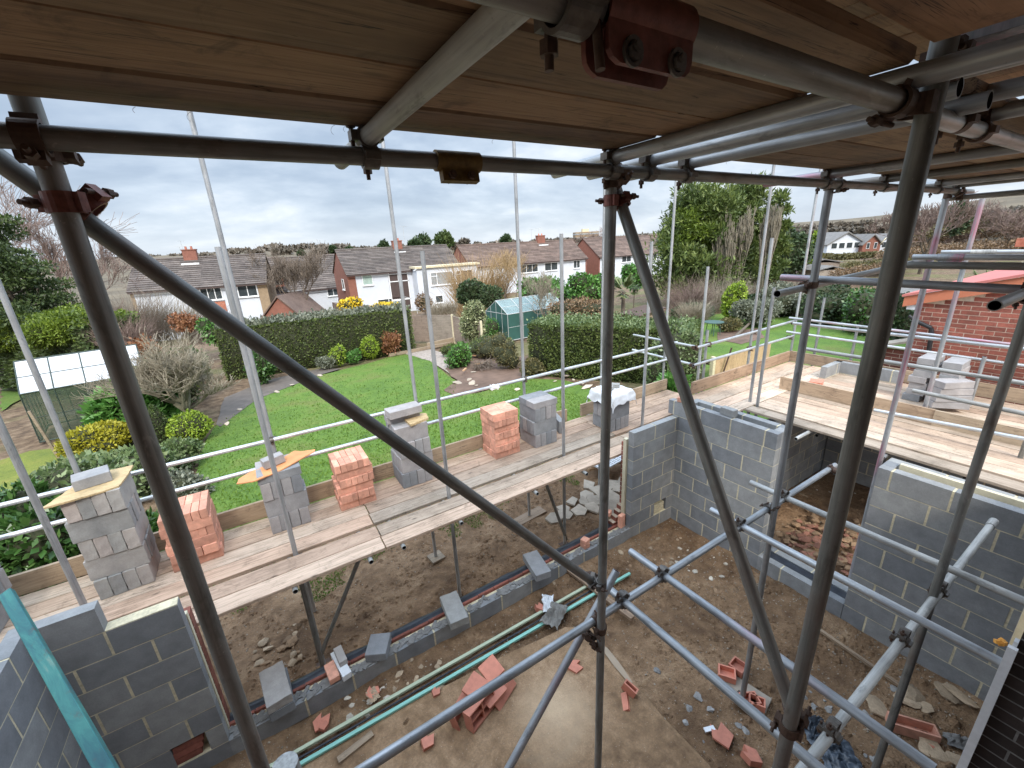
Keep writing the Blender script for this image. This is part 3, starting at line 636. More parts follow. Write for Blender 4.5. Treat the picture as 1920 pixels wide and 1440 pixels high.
wall('block_wall', 'low sill course of the doorway, outer leaf', (XW+.34, 2.30, 0), (0, -1, 0), (1, 0, 0), [[(0, .985, .1)]])
m = MB(); m.box((XW+.11, 1.32, .05), (XW+.23, 2.29, .21), .5, 0); o = m.build('damp_course', M_['dpc']); tag(o, 'black plastic damp course in the doorway sill', 'damp course')
m = MB(); m.cbox((XW+.20, 2.33, .93), (.30, .16, .006), .1, rx=.2); o = m.build('damp_course', M_['dpc']); tag(o, 'torn flap of black plastic sticking out of the pier edge', 'damp course')
rows = [[(0, 1.17, 0 if k % 2 else .225)] for k in range(8)]+[[(0, 1.17, .12)]]
wall('block_wall', 'large grey block pier right of the doorway, inner leaf', (XW, 1.31, 0), (0, -1, 0), (-1, 0, 0), rows)
wall('block_wall', 'outer leaf of the large block pier right of the doorway', (XW+.34, 1.31, 0), (0, -1, 0), (1, 0, 0), halves(9, 0, 1.3, 0))
wall('block_wall', 'end return of the large pier beside the doorway', (XW+.102, 1.31, 0), (1, 0, 0), (0, 1, 0), [[(0, .136, 0)]]*9)
m = MB(); m.box((XW+.155, -.1, .2), (XW+.20, 1.19, 2.05)); o = m.build('insulation_board', M_['insul']); tag(o, 'cream insulation strip along the top of the large pier cavity', 'insulation')
# second room: walls beyond
wall('block_wall', 'block wall of the far room running away under the right hand deck', (5.60, 3.02, 0), (1, 0, 0), (0, -1, 0), halves(7, 0, 3.1, 0))
wall('block_wall', 'dark block wall of the far room facing the viewer under the deck', (8.62, 3.0, 0), (0, -1, 0), (-1, 0, 0), halves(7, 0, 4.5, 0))
pA = az(1547, 711, EZ)
o = wall('block_wall', 'low block corner rising through the right hand deck', (pA.x, pA.y, EZ), (1, 0, 0), (0, -1, 0), halves(3, 0, .66, 0), z0=EZ-.435); 
wall('block_wall', 'second arm of the block corner on the right hand deck', (pA.x+.56, pA.y+.1, EZ), (0, -1, 0), (-1, 0, 0), [[(0, 1.0, 0)], [(0, 1.0, .2)], [(0, 1.0, 0)]], z0=EZ-.435)
# brick corner of the existing house with the white trim, lower right
p = ax(1893, 1212, 2.85)
M_['dbrick'] = simple('dark brick', (.04, .03, .027), .9, .4, 20, .4, usetint=True)  # brick kept very dark all over
m = MB(); m.box((2.84, p.y-.028, -.2), (2.865, p.y+.006, p.z)); m.box((2.865, p.y-.02, -.2), (2.90, p.y-.005, p.z+.03)); o = m.build('corner_trim', M_['plastic']); tag(o, 'white plastic trim standing on the brick corner at the lower right', 'plastic trim')
wall('brick_wall', 'dark edge of the existing brick house wall at the lower right', (2.90, p.y-.02, 0), (1, 0, 0), (0, 1, 0), [[(0, 2.25, 0 if k % 2 else .1125)] for k in range(int((p.z+.12)/.075))], cat='brick wall', **dict(BRW, mat='dbrick', mort='mortd'))
wall('brick_wall', 'reveal of the existing house at the bottom right edge', (2.90, p.y-.02, 0), (0, -1, 0), (-1, 0, 0), [[(0, .8, 0 if k % 2 else .1125)] for k in range(int((p.z+.05)/.075))], cat='brick wall', **dict(BRW, mat='dbrick', mort='mortd'))
M_['foam'] = simple('orange foam', (.75, .36, .07), .8, .2, 40, .4)
m = MB()
for k in range(8): m.cbox((R_.uniform(-.012, .012), R_.uniform(-.01, .01), R_.uniform(-.006, .01)), (.02, .02, .018), R_.random()*3, rx=R_.random()*3)
o = m.build('foam_blob', M_['foam'], None, (2.86, p.y+.03, p.z-.01)); tag(o, 'small blob of orange foam on top of the white trim', 'foam')

# ================================================================ loose blocks and bricks in stacks
blk = MB(); blk.box((-.05, -.22, 0), (.05, .22, .215)); blkme = bevel(blk.mesh('concrete_block'), .004)
blkg = blkme.copy()
bm = bmesh.new(); bm.from_mesh(blkg); bmesh.ops.subdivide_edges(bm, edges=bm.edges, cuts=4, use_grid_fill=True)
for v in bm.verts:
    v.co += Vector((noise.noise(v.co*25), noise.noise(v.co*25+Vector((9, 0, 0))), noise.noise(v.co*25+Vector((0, 9, 0)))))*.004
bm.to_mesh(blkg); bm.free()
def mkblock(loc, rz, mat, lab, grp, flat=False, me=None, tilt=0):
    me_ = blkg if mat == 'blockg' else blkme
    if not me_.materials: me_.materials.append(M_[mat])
    o = bpy.data.objects.new('concrete_block', me_); C.objects.link(o); o.location = loc if not flat else Vector(loc)-Vector((math.cos(rz), math.sin(rz), 0))*.1075
    o.rotation_euler = (tilt, math.pi/2 if flat else 0, rz); return tag(o, lab, 'concrete block', grp)
def blockstack(px_, py_, layers, mat, where, z=DZ, top=None, rz=0, nx=4):
    """front left bottom corner seen at a pixel; layers string: e = ends to the front, s = sides to the front, f = flat course"""
    p = az(px_, py_, z); w = .104*nx; k = 0; zz = z; base = Vector((p.x+w/2, p.y+.22, z)); rot = Matrix.Rotation(rz, 3, 'Z')
    for ch in layers:
        jx = R_.uniform(-.012, .012); jy = R_.uniform(-.012, .012)
        if ch in 'es':
            for i in range(nx):
                off = -w/2+.052+.104*i
                v = Vector((off, R_.uniform(-.008, .008), 0)) if ch == 'e' else Vector((R_.uniform(-.008, .008), off, 0))
                v = rot @ (v+Vector((jx, jy, 0))); o = mkblock(Vector((base.x+v.x, base.y+v.y, zz)), rz+(0 if ch == 'e' else math.pi/2)+R_.uniform(-.012, .012), mat, 'concrete block in the '+where, 'blocks in the '+where)
            zz += .2165
        if ch == 'f':
            for i in range(2):
                v = rot @ Vector((R_.uniform(-.006, .006), -.11+.22*i, 0)); mkblock(Vector((base.x+v.x, base.y+v.y, zz+.05)), rz+math.pi/2+R_.uniform(-.01, .01), mat, 'flat top block of the '+where, 'flat blocks of the '+where, flat=True)
                o = C.objects[-1] if False else None
            zz += .102
    return base, zz
b1, z1 = blockstack(188, 1127, 'esese', 'blockg', 'tall rough grey stack at the left end of the deck')
b2, z2 = blockstack(512, 1003, 'esef', 'blockl', 'stack under the orange sheet')
b3, z3 = blockstack(759, 917, 'eses', 'blockl', 'grey stack behind the diagonal brace')
b4, z4 = blockstack(1006, 841, 'esef', 'blockl', 'neat grey stack right of the third brick stack')
b5, z5 = blockstack(1146, 811, 'ese', 'blockl', 'grey stack covered with white plastic')
b6, z6 = blockstack(-135, 1240, 'eses', 'blockl', 'stack cut off by the left edge')
mkblock(az(1052, 814, DZ)+Vector((.10, .22, 0)), -.32, 'blockl', 'single block standing on edge beside the neat grey stack', None)
# things on top of the stacks
M_['osb'] = simple('chipboard', (.50, .37, .20), .85, .35, 45, .5, stretch=(1, 2.5, 1)); M_['clay'] = simple('orange sheet', (.66, .29, .12), .7, .18, 12, .25)
def slab(name, pts, th, loc, mat, lab, cat, rz=0, rx=0, ry=0, jag=.006, group=None):
    m = MB(); poly = []
    for i in range(len(pts)):
        a, b = Vector(pts[i]), Vector(pts[(i+1) % len(pts)]); n = max(1, int((b-a).length/.035))
        for k in range(n): q = a.lerp(b, k/n); poly.append((q.x+R_.uniform(-jag, jag), q.y+R_.uniform(-jag, jag)))
    m.prism(poly, 0, th); o = m.build(name, mat, None, loc, (rx, ry, rz)); return tag(o, lab, cat, group)
slab('chipboard_offcut', [(-.30, -.27), (.02, -.25), (.20, -.22), (.24, .02), (.26, .24), (.02, .27), (-.10, .18)], .016, b1.xy.to_3d()+Vector((.0, 0, z1)), M_['osb'], 'ragged chipboard offcut lying on the tall rough grey stack', 'chipboard', .05)
m = MB(); m.box((-.13, -.105, 0), (.13, .105, .10)); o = link('half_block', bevel(m.mesh('half_block'), .004), M_['blockl'], None, b1.xy.to_3d()+Vector((-.01, .03, z1+.017)), (0, 0, .25)); tag(o, 'half block lying flat on the chipboard offcut', 'concrete block')
slab('clay_sheet', [(-.46, -.12), (-.28, -.22), (.0, -.18), (.38, -.02), (.40, .03), (.25, .12), (.20, .20), (.05, .12), (-.30, .06), (-.42, -.02)], .012, b2.xy.to_3d()+Vector((.03, -.02, z2)), M_['clay'], 'jagged orange sheet balanced on a block stack', 'plastic sheet', .1, ry=-.07)
m = MB(); m.box((-.11, -.06, 0), (.11, .06, .10)); o = link('half_block', bevel(m.mesh('half_block'), .004), M_['blockl'], None, b2.xy.to_3d()+Vector((-.03, -.02, z2+.018)), (0, -.07, .25)); tag(o, 'half block weighing down the orange sheet', 'concrete block')
slab('stone_slab', [(-.05, -.20), (.23, -.12), (.26, .05), (.2, .1), (-.05, .05)], .03, b3.xy.to_3d()+Vector((.03, -.04, z3)), M_['osb'], 'yellowish broken slab on the stack behind the brace', 'stone slab')
mkblock(b3.xy.to_3d()+Vector((-.02, .10, z3+.05)), 1.5, 'blockl', 'flat block on top of the stack behind the brace', None, flat=True)
mkblock(b3.xy.to_3d()+Vector((-.02, .0, z3+.155)), 1.62, 'blockl', 'upper flat block on the stack behind the brace', None, flat=True)
# white plastic over stack five
def drape(center, wx, wy, z, lab):
    n = 34; vs = []; fs = []
    for i in range(n+1):
        for j in range(n+1):
            x = (i/n-.5)*(wx+.42); y = (j/n-.5)*(wy+.42); ex = max(0, abs(x)-wx/2); ey = max(0, abs(y)-wy/2)
            e = math.hypot(ex, ey); k = min(e, .05); w = noise.noise(Vector((x*9, y*9, 3)))
            sag = -max(0, e-.02)*(1.0+.3*w)*.95
            xx = x-math.copysign(max(0, ex-.045)*.8, x)+w*.02*(e > 0); yy = y-math.copysign(max(0, ey-.045)*.8, y)+noise.noise(Vector((x*9, y*9, 8)))*.02*(e > 0)
            vs.append((xx, yy, .012+sag+noise.noise(Vector((x*14, y*14, 0)))*.014+noise.noise(Vector((x*30, y*30, 0)))*.006))
    for i in range(n):
        for j in range(n): a = i*(n+1)+j; fs.append((a, a+n+1, a+n+2, a+1))
    m = MB(); m.add(vs, fs, smooth=True); o = m.build('plastic_cover', M_['plastic'], None, (center.x, center.y, z), (0, 0, .05)); return tag(o, lab, 'plastic sheet')
drape(b5, .42, .44, z5+.01, 'crumpled white plastic sheet over the stack behind the middle upright')
for x, y, rz, l in ((.06, .02, 2.3, 'pale brick'), (-.12, -.05, .4, 'small grey brick')):
    m = MB(); m.box((-.10, -.05, 0), (.10, .05, .06)); o = link('brick', bevel(m.mesh('brick'), .003), M_['blockg'], None, b5.xy.to_3d()+Vector((x, y, z5+.028)), (0, 0, rz)); tag(o, l + ' holding down the white plastic sheet', 'brick')
# orange brick stacks
brk = MB(); brk.box((-.0325, -.1075, 0), (.0325, .1075, .1025)); brkme = bevel(brk.mesh('brick'), .002); brkme.materials.append(M_['obrick'])
def brickstack(px_, py_, n, where, z=DZ, first='s', rz=0, top='e'):
    p = az(px_, py_, z); base = Vector((p.x+.21, p.y+.22, z)); zz = z
    for k in range(n):
        ends = (k % 2 == 0) == (first == 'e'); a = 0 if ends else math.pi/2; jx, jy = R_.uniform(-.014, .014), R_.uniform(-.014, .014); ja = R_.uniform(-.02, .02)
        for i in range(6):
            for j in range(2):
                u = -.17+.068*i; v = -.109+.218*j
                q = Vector((u, v)) if ends else Vector((v, u)); 
                o = bpy.data.objects.new('brick', brkme); C.objects.link(o); tag(o, 'orange brick in the '+where, 'brick', 'bricks in the '+where)
                q = Matrix.Rotation(rz+ja, 2) @ q
                o.location = (base.x+q.x+jx+R_.uniform(-.003, .003), base.y+q.y+jy+R_.uniform(-.003, .003), zz); o.rotation_euler = (0, 0, a+rz+ja+R_.uniform(-.01, .01))
        zz += .1032
    return base, zz
brickstack(327, 1076, 6, 'brick stack beside the left upright', first='s')
brickstack(644, 960, 6, 'brick stack right of the orange sheet', first='s')
brickstack(932, 863, 7, 'tall brick stack left of the neat grey stack', first='s')
# blocks and bricks on the right hand deck
def pile(px_, py_, n, where, X=None, step=0):
    p = az(px_, py_, EZ); base = Vector((p.x+.22, p.y-.10, EZ))
    for k in range(n):
        for i in range(1):
            mkblock(Vector((base.x+R_.uniform(-.02, .02), base.y+(step if k >= n-3 else 0)+R_.uniform(-.025, .025), EZ+.05+.102*k)), math.pi/2+R_.uniform(-.03, .03), 'blockl', 'flat block in the '+where, 'blocks in the '+where, flat=True)
pile(1693, 748, 7, 'left grey block pile on the right hand deck', step=-.06)
pile(1745, 760, 7, 'right grey block pile on the right hand deck')
for k in range(4):
    p = az(1775+9*k*0, 764, EZ); o = mkblock(Vector((p.x-.18+.0*k, p.y-.02-.0*k, EZ+.12+.105*k)), math.pi/2-.9+.12*k, 'blockl', 'block slipping off the right grey pile', 'blocks slipping off the right grey pile', flat=True)
for k in range(0):
    p = az(1862, 795, EZ); o = bpy.data.objects.new('brick', brkme); C.objects.link(o); o.location = (p.x+.075*(k % 5), p.y+.3-.23*(k//5), EZ+.001); tag(o, 'orange brick laid out flat on the right hand deck', 'brick', 'orange bricks laid on the right hand deck')
p = az(1530, 720, EZ); m = MB(); m.box((-.12, -.10, 0), (.12, .10, .065)); o = m.build('brick', M_['terra'], None, p, (0, 0, .3)); tag(o, 'orange brick beside the block corner on the right hand deck', 'brick')
# on the low wall
def onwall(px_, py_, rz, lab, mat='blockl', flat=True, z=.235, tilt=0): p = az(px_, py_, z+.05); return mkblock(Vector((p.x, p.y, z+.05)), rz, mat, lab, None, flat=flat, tilt=tilt)
onwall(1006, 1060, -.18, 'blue grey block lying across the low wall, nearest the middle upright')
onwall(851, 1143, -.12, 'speckled block lying across the middle of the low wall', 'blockg')
m = MB(); m.box((-.11, -.13, 0), (.11, .13, .10)); p = az(710, 1213, .29); o = link('half_block', bevel(m.mesh('half_block'), .004), M_['blockl'], None, (p.x, p.y, .24), (0, 0, -.5)); tag(o, 'small square half block on the low wall', 'concrete block')
onwall(517, 1287, .10, 'upper of two rough blocks piled at the left end of the low wall', 'blockg', z=.34); onwall(524, 1300, .06, 'lower of two blocks piled at the left end of the low wall', z=.235)
for px_, py_, sz, rz, mt, l in ((623, 1262, (.10, .215, .065), .1, 'obrick', 'orange frogged brick on the low wall'), (640, 1248, (.09, .36, .07), .16, 'plastic', 'whitewashed brick length across the low wall'), (641, 1240, (.08, .215, .065), .1, 'blockg', 'grey brick on the whitewashed one')):
    p = az(px_, py_, .26); m = MB(); m.box((-sz[0]/2, -sz[1]/2, 0), (sz[0]/2, sz[1]/2, sz[2])); o = link('brick', bevel(m.mesh('brick'), .003), M_[mt], None, (p.x, p.y, .238+(.067 if 'grey' in l else 0)), (0, 0, rz)); tag(o, l, 'brick')
p = az(1097, 1022, .25)
for k in range(2):
    m = MB(); m.box((-.05, -.05, 0), (.05, .05, .065)); o = link('brick', bevel(m.mesh('brick'), .003), M_['obrick'], None, (p.x, p.y, .225+.067*k), (0, 0, .3*k)); tag(o, ['lower', 'upper'][k]+' half brick on the low wall, left of the middle upright', 'brick')
import numpy as np
rg = np.random.default_rng(11)
# ================================================================ ground
def ground_mat():
    m, t, b = nt('trodden soil'); v = coords(t, (1, 1, 1), rnd=False)
    a = noi(t, v, 1.1, 6, .62, .6); d = noi(t, v, 7, 6, .65); e = noi(t, v, 42, 4, .7); g = noi(t, v, 160, 2, .6)
    c = ramp(t, mth(t, 'ADD', mth(t, 'MULTIPLY', a, .55), mth(t, 'MULTIPLY', d, .45)), [(.36, (.115, .063, .031)), (.46, (.215, .126, .064)), (.55, (.325, .20, .108)), (.66, (.48, .325, .19))])
    c = mixc(t, rng(t, e, .35, .62, .4, 0), c, (.12, .07, .038))
    sp = vor(t, v, 26.); c = mixc(t, rng(t, sp, .12, .07), c, (.40, .35, .28))
    sp2 = vor(t, v, 75.); c = mixc(t, rng(t, sp2, .14, .06, 0, .8), c, (.5, .45, .36))
    S(t, c, b.inputs['Base Color']); S(t, rng(t, a, .3, .7, .98, .82), b.inputs['Roughness'])
    h = mth(t, 'ADD', mth(t, 'MULTIPLY', d, 1.), mth(t, 'ADD', mth(t, 'MULTIPLY', e, .5), mth(t, 'MULTIPLY', g, .12)))
    bump(t, b, h, 1., .05); return m
M_['dirt'] = ground_mat()
def garden_mat():
    m, t, b = nt('garden earth'); v = coords(t, (1, 1, 1), rnd=False)
    a = noi(t, v, .25, 5, .6); d = noi(t, v, 3, 6, .65); e = noi(t, v, 25, 4, .7)
    c = ramp(t, d, [(.35, (.08, .05, .028)), (.5, (.15, .098, .058)), (.66, (.26, .185, .115))])
    c = mixc(t, rng(t, a, .48, .6, 0, .55), c, (.12, .14, .04)); S(t, c, b.inputs['Base Color']); b.inputs['Roughness'].default_value = .95
    bump(t, b, mth(t, 'ADD', d, e), .8, .05); return m
M_['earth'] = garden_mat()
def grass_mat(name, c1, c2, c3, patch=(.16, .15, .04)):
    m, t, b = nt(name); v = coords(t, (1, 1, 1), rnd=False)
    a = noi(t, v, .55, 5, .6); d = noi(t, v, 5, 5, .65); e = noi(t, v, 60, 3, .7); st = coords(t, (1, .25, 1), rnd=False); f = noi(t, st, 30, 3, .6)
    c = ramp(t, mth(t, 'ADD', mth(t, 'MULTIPLY', a, .45), mth(t, 'ADD', mth(t, 'MULTIPLY', d, .3), mth(t, 'MULTIPLY', f, .25))), [(.36, c1), (.5, c2), (.64, c3)])
    c = mixc(t, rng(t, a, .52, .68, 0, .65), c, patch); c = mixc(t, rng(t, d, .42, .3, 0, .4), c, tuple(x*.6 for x in c1))
    c = mixc(t, rng(t, e, .3, .6, .45, 0), c, tuple(x*.45 for x in c1))
    S(t, c, b.inputs['Base Color']); b.inputs['Roughness'].default_value = .85; bump(t, b, mth(t, 'ADD', e, f), .9, .03); return m
M_['lawn'] = grass_mat('lawn grass', (.062, .135, .014), (.112, .205, .022), (.175, .275, .038))
M_['lawnl'] = grass_mat('mossy lawn grass', (.11, .16, .02), (.20, .23, .03), (.29, .30, .045), (.30, .22, .06))
def sheet(name, pts2, dz, mat, label=None, cat=None, kind='structure', step=.6, zf=gz):
    """flat polygon laid over the land, following it"""
    bm = bmesh.new(); vs = [bm.verts.new((x, y, 0)) for x, y in pts2]; bm.faces.new(vs); 
    xs = [p[0] for p in pts2]; ys = [p[1] for p in pts2]
    for ax_, lo, hi in ((0, min(xs), max(xs)), (1, min(ys), max(ys))):
        k = lo+step
        while k < hi:
            no = (1, 0, 0) if ax_ == 0 else (0, 1, 0); co = (k, 0, 0) if ax_ == 0 else (0, k, 0)
            bmesh.ops.bisect_plane(bm, geom=bm.verts[:]+bm.edges[:]+bm.faces[:], plane_co=co, plane_no=no); k += step
    for v in bm.verts: v.co.z = zf(v.co.x, v.co.y)+dz+noise.noise(v.co*.8)*.012
    bmesh.ops.triangulate(bm, faces=bm.faces[:]); bmesh.ops.recalc_face_normals(bm, faces=bm.faces)
    me = bpy.data.meshes.new(name); bm.to_mesh(me); bm.free()
    if me.polygons[0].normal.z < 0: me.flip_normals()
    o = link(name, me, mat); return tag(o, label, cat, kind=kind)
def rough(pts, r=.12, step=.4):
    out = []
    for i in range(len(pts)):
        a, b = Vector(pts[i]), Vector(pts[(i+1) % len(pts)]); n = max(1, int((b-a).length/step))
        for k in range(n): q = a.lerp(b, k/n); w = noise.noise(Vector((q.x*1.1, q.y*1.1, 7)))*r; out.append((q.x+w, q.y+w))
    return out
# the pit floor, a fine sheet with real lumps
m = MB(); nx, ny = 170, 150; x0, x1, y0, y1 = -3.2, 9., -1.2, 8.2
def pit(x, y):
    w = 0
    if y < 3.7:
        e = min(abs(y-3.7), abs(x-5.15) if y > -.1 else 9); w = .07*math.exp(-e/.16)*(1 if (x < 5.15) else 0)
    n_ = noise.fractal(Vector((x*1.3, y*1.3, 0)), 1, 2, 5)*.05 + noise.fractal(Vector((x*6, y*6, 3)), 1, 2, 3)*.02
    slab_ = 1 if (y < 3.15-.38*abs(x-2.0) and y < 2.9 and x < 2.75) else 0
    if slab_: n_ *= .12
    base = gz(x, y) if y > 4.02 else 0
    return base+w*.6+n_-.012
ff = []; vv = [(x0+(x1-x0)*i/nx, y0+(y1-y0)*j/ny) for i in range(nx+1) for j in range(ny+1)]
m.add([(x, y, pit(x, y)) for x, y in vv], [(i*(ny+1)+j, (i+1)*(ny+1)+j, (i+1)*(ny+1)+j+1, i*(ny+1)+j+1) for i in range(nx) for j in range(ny)], smooth=True)
tag(m.build('dirt_floor', M_['dirt']), kind='structure')
m = MB(); X_ = [-260, -60, -25, -12, -6, -3.3, 0, 3, 6, 9, 12, 20, 40, 80, 260]; Y_ = [-30, -1, 2, 4.02, 5, 6, 7, 9, 12, 16, 20, 25, 30, 40, 50, 70, 120, 260]
m.add([(x, y, gz(x, y)-.09-(.1 if y < 8.2 and -3.3 <= x <= 9 else 0)) for x in X_ for y in Y_], [(i*len(Y_)+j, (i+1)*len(Y_)+j, (i+1)*len(Y_)+j+1, i*len(Y_)+j+1) for i in range(len(X_)-1) for j in range(len(Y_)-1)], smooth=True)
tag(m.build('ground', M_['earth']), kind='structure')
P2 = lambda *pp: [tuple(ag(x, y).xy) for x, y in pp]
lawn = P2((400, 800), (372, 850), (366, 930), (330, 1010))+[(-4.4, 7.6), (2.0, 7.5), (9.3, 7.4)]+P2((1160, 745), (1060, 712), (985, 708), (900, 735), (850, 742), (858, 715), (800, 672), (752, 661), (690, 680), (590, 705), (480, 745))
sheet('lawn', rough(lawn, .10), -.03, M_['lawn'])
sheet('lawn', rough(P2((1318, 712), (1312, 640), (1300, 592), (1400, 583), (1560, 600), (1720, 640))+[(16, 3), (10.4, 3), (10.4, 7.5)], .1), -.03, M_['lawn'])
sheet('lawn', rough(P2((-60, 1000), (-60, 880), (60, 842), (125, 838), (160, 868), (90, 930), (20, 1000))+[(-8.5, 8.)], .15), -.03, M_['lawnl'])
sheet('grass_verge', rough(P2((0, 690), (35, 690), (45, 740), (0, 770)), .1), -.03, M_['lawn'])
M_['paving'] = simple('damp paving', (.12, .10, .085), .75, .35, 3, .4)
sheet('garden_path', rough(P2((405, 795), (420, 745), (500, 712), (600, 690), (640, 690), (600, 702), (480, 748), (412, 800)), .06), -.02, M_['paving'])
M_['gravel'] = simple('gravel', (.33, .28, .24), .95, .6, 40, .9, bd=.03)
sheet('gravel_path', rough(P2((752, 660), (800, 652), (845, 665), (850, 680), (845, 700), (805, 676)), .08), -.02, M_['gravel'])
M_['soil'] = simple('dark dug soil', (.14, .09, .065), .95, .45, 2.2, .8, bd=.04)
sheet('soil_bed', rough(P2((860, 668), (985, 668), (1060, 702), (990, 706), (905, 733), (850, 742), (832, 730), (858, 712), (835, 690)), .2), -.012, M_['soil'])
m_, t_, b_ = nt('soil stained slab with painted glare'); v_ = coords(t_, (1, 1, 1), rnd=False); a1 = noi(t_, v_, 1.7, 6, .65, .8); a2 = noi(t_, v_, 11, 5, .7); a3 = noi(t_, v_, 70, 3, .7)
c_ = ramp(t_, mth(t_, 'ADD', mth(t_, 'MULTIPLY', a1, .6), mth(t_, 'MULTIPLY', a2, .4)), [(.36, (.15, .087, .044)), (.48, (.275, .168, .088)), (.57, (.375, .24, .135)), (.68, (.51, .355, .215))])
c_ = mixc(t_, rng(t_, a3, .36, .6, .35, 0), c_, (.10, .07, .045)); c_ = mixc(t_, rng(t_, vor(t_, v_, 30.), .10, .05), c_, (.45, .38, .3))
tc_ = t_.nodes.new('ShaderNodeTexCoord'); vd = t_.nodes.new('ShaderNodeVectorMath'); vd.operation = 'DISTANCE'; q_ = az(1045, 1330, 0); vd.inputs[1].default_value = (q_.x, q_.y, .02); S(t_, tc_.outputs['Object'], vd.inputs[0])
c_ = mixc(t_, mth(t_, 'MULTIPLY', rng(t_, mth(t_, 'ADD', vd.outputs['Value'], mth(t_, 'MULTIPLY', a1, .9)), .95, .45), .55), c_, (.74, .55, .36))  # pale patch: wet glare painted into the slab colour
S(t_, c_, b_.inputs['Base Color']); S(t_, rng(t_, a1, .3, .7, .95, .75), b_.inputs['Roughness']); bump(t_, b_, mth(t_, 'ADD', a2, a3), .5, .015); M_['slab'] = m_
M_['conc'] = simple('dusty concrete', (.36, .28, .20), .9, .25, 2.5, .35, bd=.01)
o = sheet('concrete_slab', rough([tuple(az(x, y, 0).xy) for x, y in ((1110, 1180), (1060, 1175), (700, 1350), (560, 1440), (560, 1700), (1500, 1700), (1330, 1440), (1240, 1345), (1150, 1235))], .04, .2), .022, M_['slab'], zf=lambda x, y: 0)
fl2 = lambda *pp: [tuple(az(x, y, 0.03).xy) for x, y in pp]
o2 = sheet('concrete_edge', rough(fl2((1132, 1212), (1139, 1216), (1160, 1242), (1186, 1280), (1182, 1285), (1153, 1252), (1134, 1226)), .012, .06), .034, M_['conc'], zf=lambda x, y: 0)
# distant land
def farland():
    m = MB()
    prof = [(-1400, 14), (-400, 8), (200, 8), (500, 9), (700, 8), (900, 6), (1200, 7), (1450, 9), (1600, 10), (1700, 12), (1850, 17), (2300, 24), (4000, 30)]
    def prof_h(px_):
        for (a, ha), (b, hb) in zip(prof, prof[1:]):
            if a <= px_ <= b: k = (px_-a)/(b-a); k = k*k*(3-2*k); return ha+(hb-ha)*k
        return 20
    n = 70; rows_ = [(70, 0), (110, .0), (170, .05), (260, .2), (380, 1.), (700, 1.)]
    vs = []
    for i in range(n+1):
        an = math.radians(-75)+math.radians(170)*i/n      # bearing, clockwise from +Y
        d = Vector((math.sin(an), math.cos(an), 0)); rr = math.atan2(d.x, d.y)-YAW
        px_ = 960+FPX*math.tan(max(-1.3, min(1.3, rr)))*1.02
        for (D, k) in rows_:
            H = prof_h(px_)+noise.noise(Vector((i*.5, D*.01, 0)))*1.2
            z = -2.62+(H+2.6)*k
            vs.append((d.x*D, d.y*D, z if D < 700 else z-30))
    w_ = len(rows_); fs = [(i*w_+j, i*w_+j+1, (i+1)*w_+j+1, (i+1)*w_+j) for i in range(n) for j in range(w_-1)]
    m.add(vs, fs, smooth=True); return m
M_['hill'] = simple('distant hillside', (.125, .10, .065), .95, .55, .06, .6, bd=3)
tag(farland().build('hills', M_['hill']), kind='structure')
# ================================================================ foliage tools
def quadobj(name, V, tints, mat, parent=None, extra=None):
    """V (n,4,3) quads; extra: (verts, faces) of a second material"""
    n = len(V); ev, ef = extra if extra else ([], [])
    me = bpy.data.meshes.new(name); nv = 4*n+len(ev); me.vertices.add(nv)
    co = np.concatenate([V.reshape(-1, 3), np.array(ev, float).reshape(-1, 3)]) if len(ev) else V.reshape(-1, 3)
    me.vertices.foreach_set('co', co.astype(np.float32).ravel())
    li = np.arange(4*n); ls = [4*i for i in range(0)]
    loops = np.concatenate([li, np.array([4*n+i for f in ef for i in f], int)]) if ef else li
    me.loops.add(len(loops)); me.loops.foreach_set('vertex_index', loops.astype(np.int32))
    st = np.arange(n)*4; 
    if ef: st = np.concatenate([st, 4*n+np.cumsum([0]+[len(f) for f in ef[:-1]])])
    me.polygons.add(len(st)); me.polygons.foreach_set('loop_start', st.astype(np.int32))
    mi = np.zeros(len(st), np.int32); mi[n:] = 1; me.polygons.foreach_set('material_index', mi)
    a = me.attributes.new('tint', 'FLOAT', 'FACE'); tt = np.full(len(st), .3); tt[:n] = tints; a.data.foreach_set('value', tt.astype(np.float32))
    me.update(calc_edges=True); me.validate()
    return link(name, me, mat, parent)
def unit(v): return v/np.maximum(np.linalg.norm(v, axis=-1, keepdims=True), 1e-9)
def wob(P, f, s): return (np.sin(P[:, 0]*f+s)+np.sin(P[:, 1]*f*1.13+s*2.1+1)+np.sin(P[:, 2]*f*.93+s*3.3+2)+.6*np.sin((P[:, 0]+P[:, 2])*f*2.3+s)+.6*np.sin((P[:, 1]-P[:, 2])*f*2.1+s*5))/4.2
def leafquads(P, Nrm, size, aspect, out, up, tb, spread=.5):
    n = len(P); r = rg.normal(size=(n, 3)); a = unit(Nrm*out+r*spread+np.array([0, 0, up])); b = unit(np.cross(a, rg.normal(size=(n, 3))))
    s = size*rg.uniform(.6, 1.35, (n, 1)); L = a*s*aspect; W = b*s*.5
    V = np.stack([P, P+L*.45+W, P+L, P+L*.45-W], 1)
    t = np.clip(.5+.28*wob(P, tb, 1.7)+rg.normal(size=n)*.2, 0, 1)
    return V, t
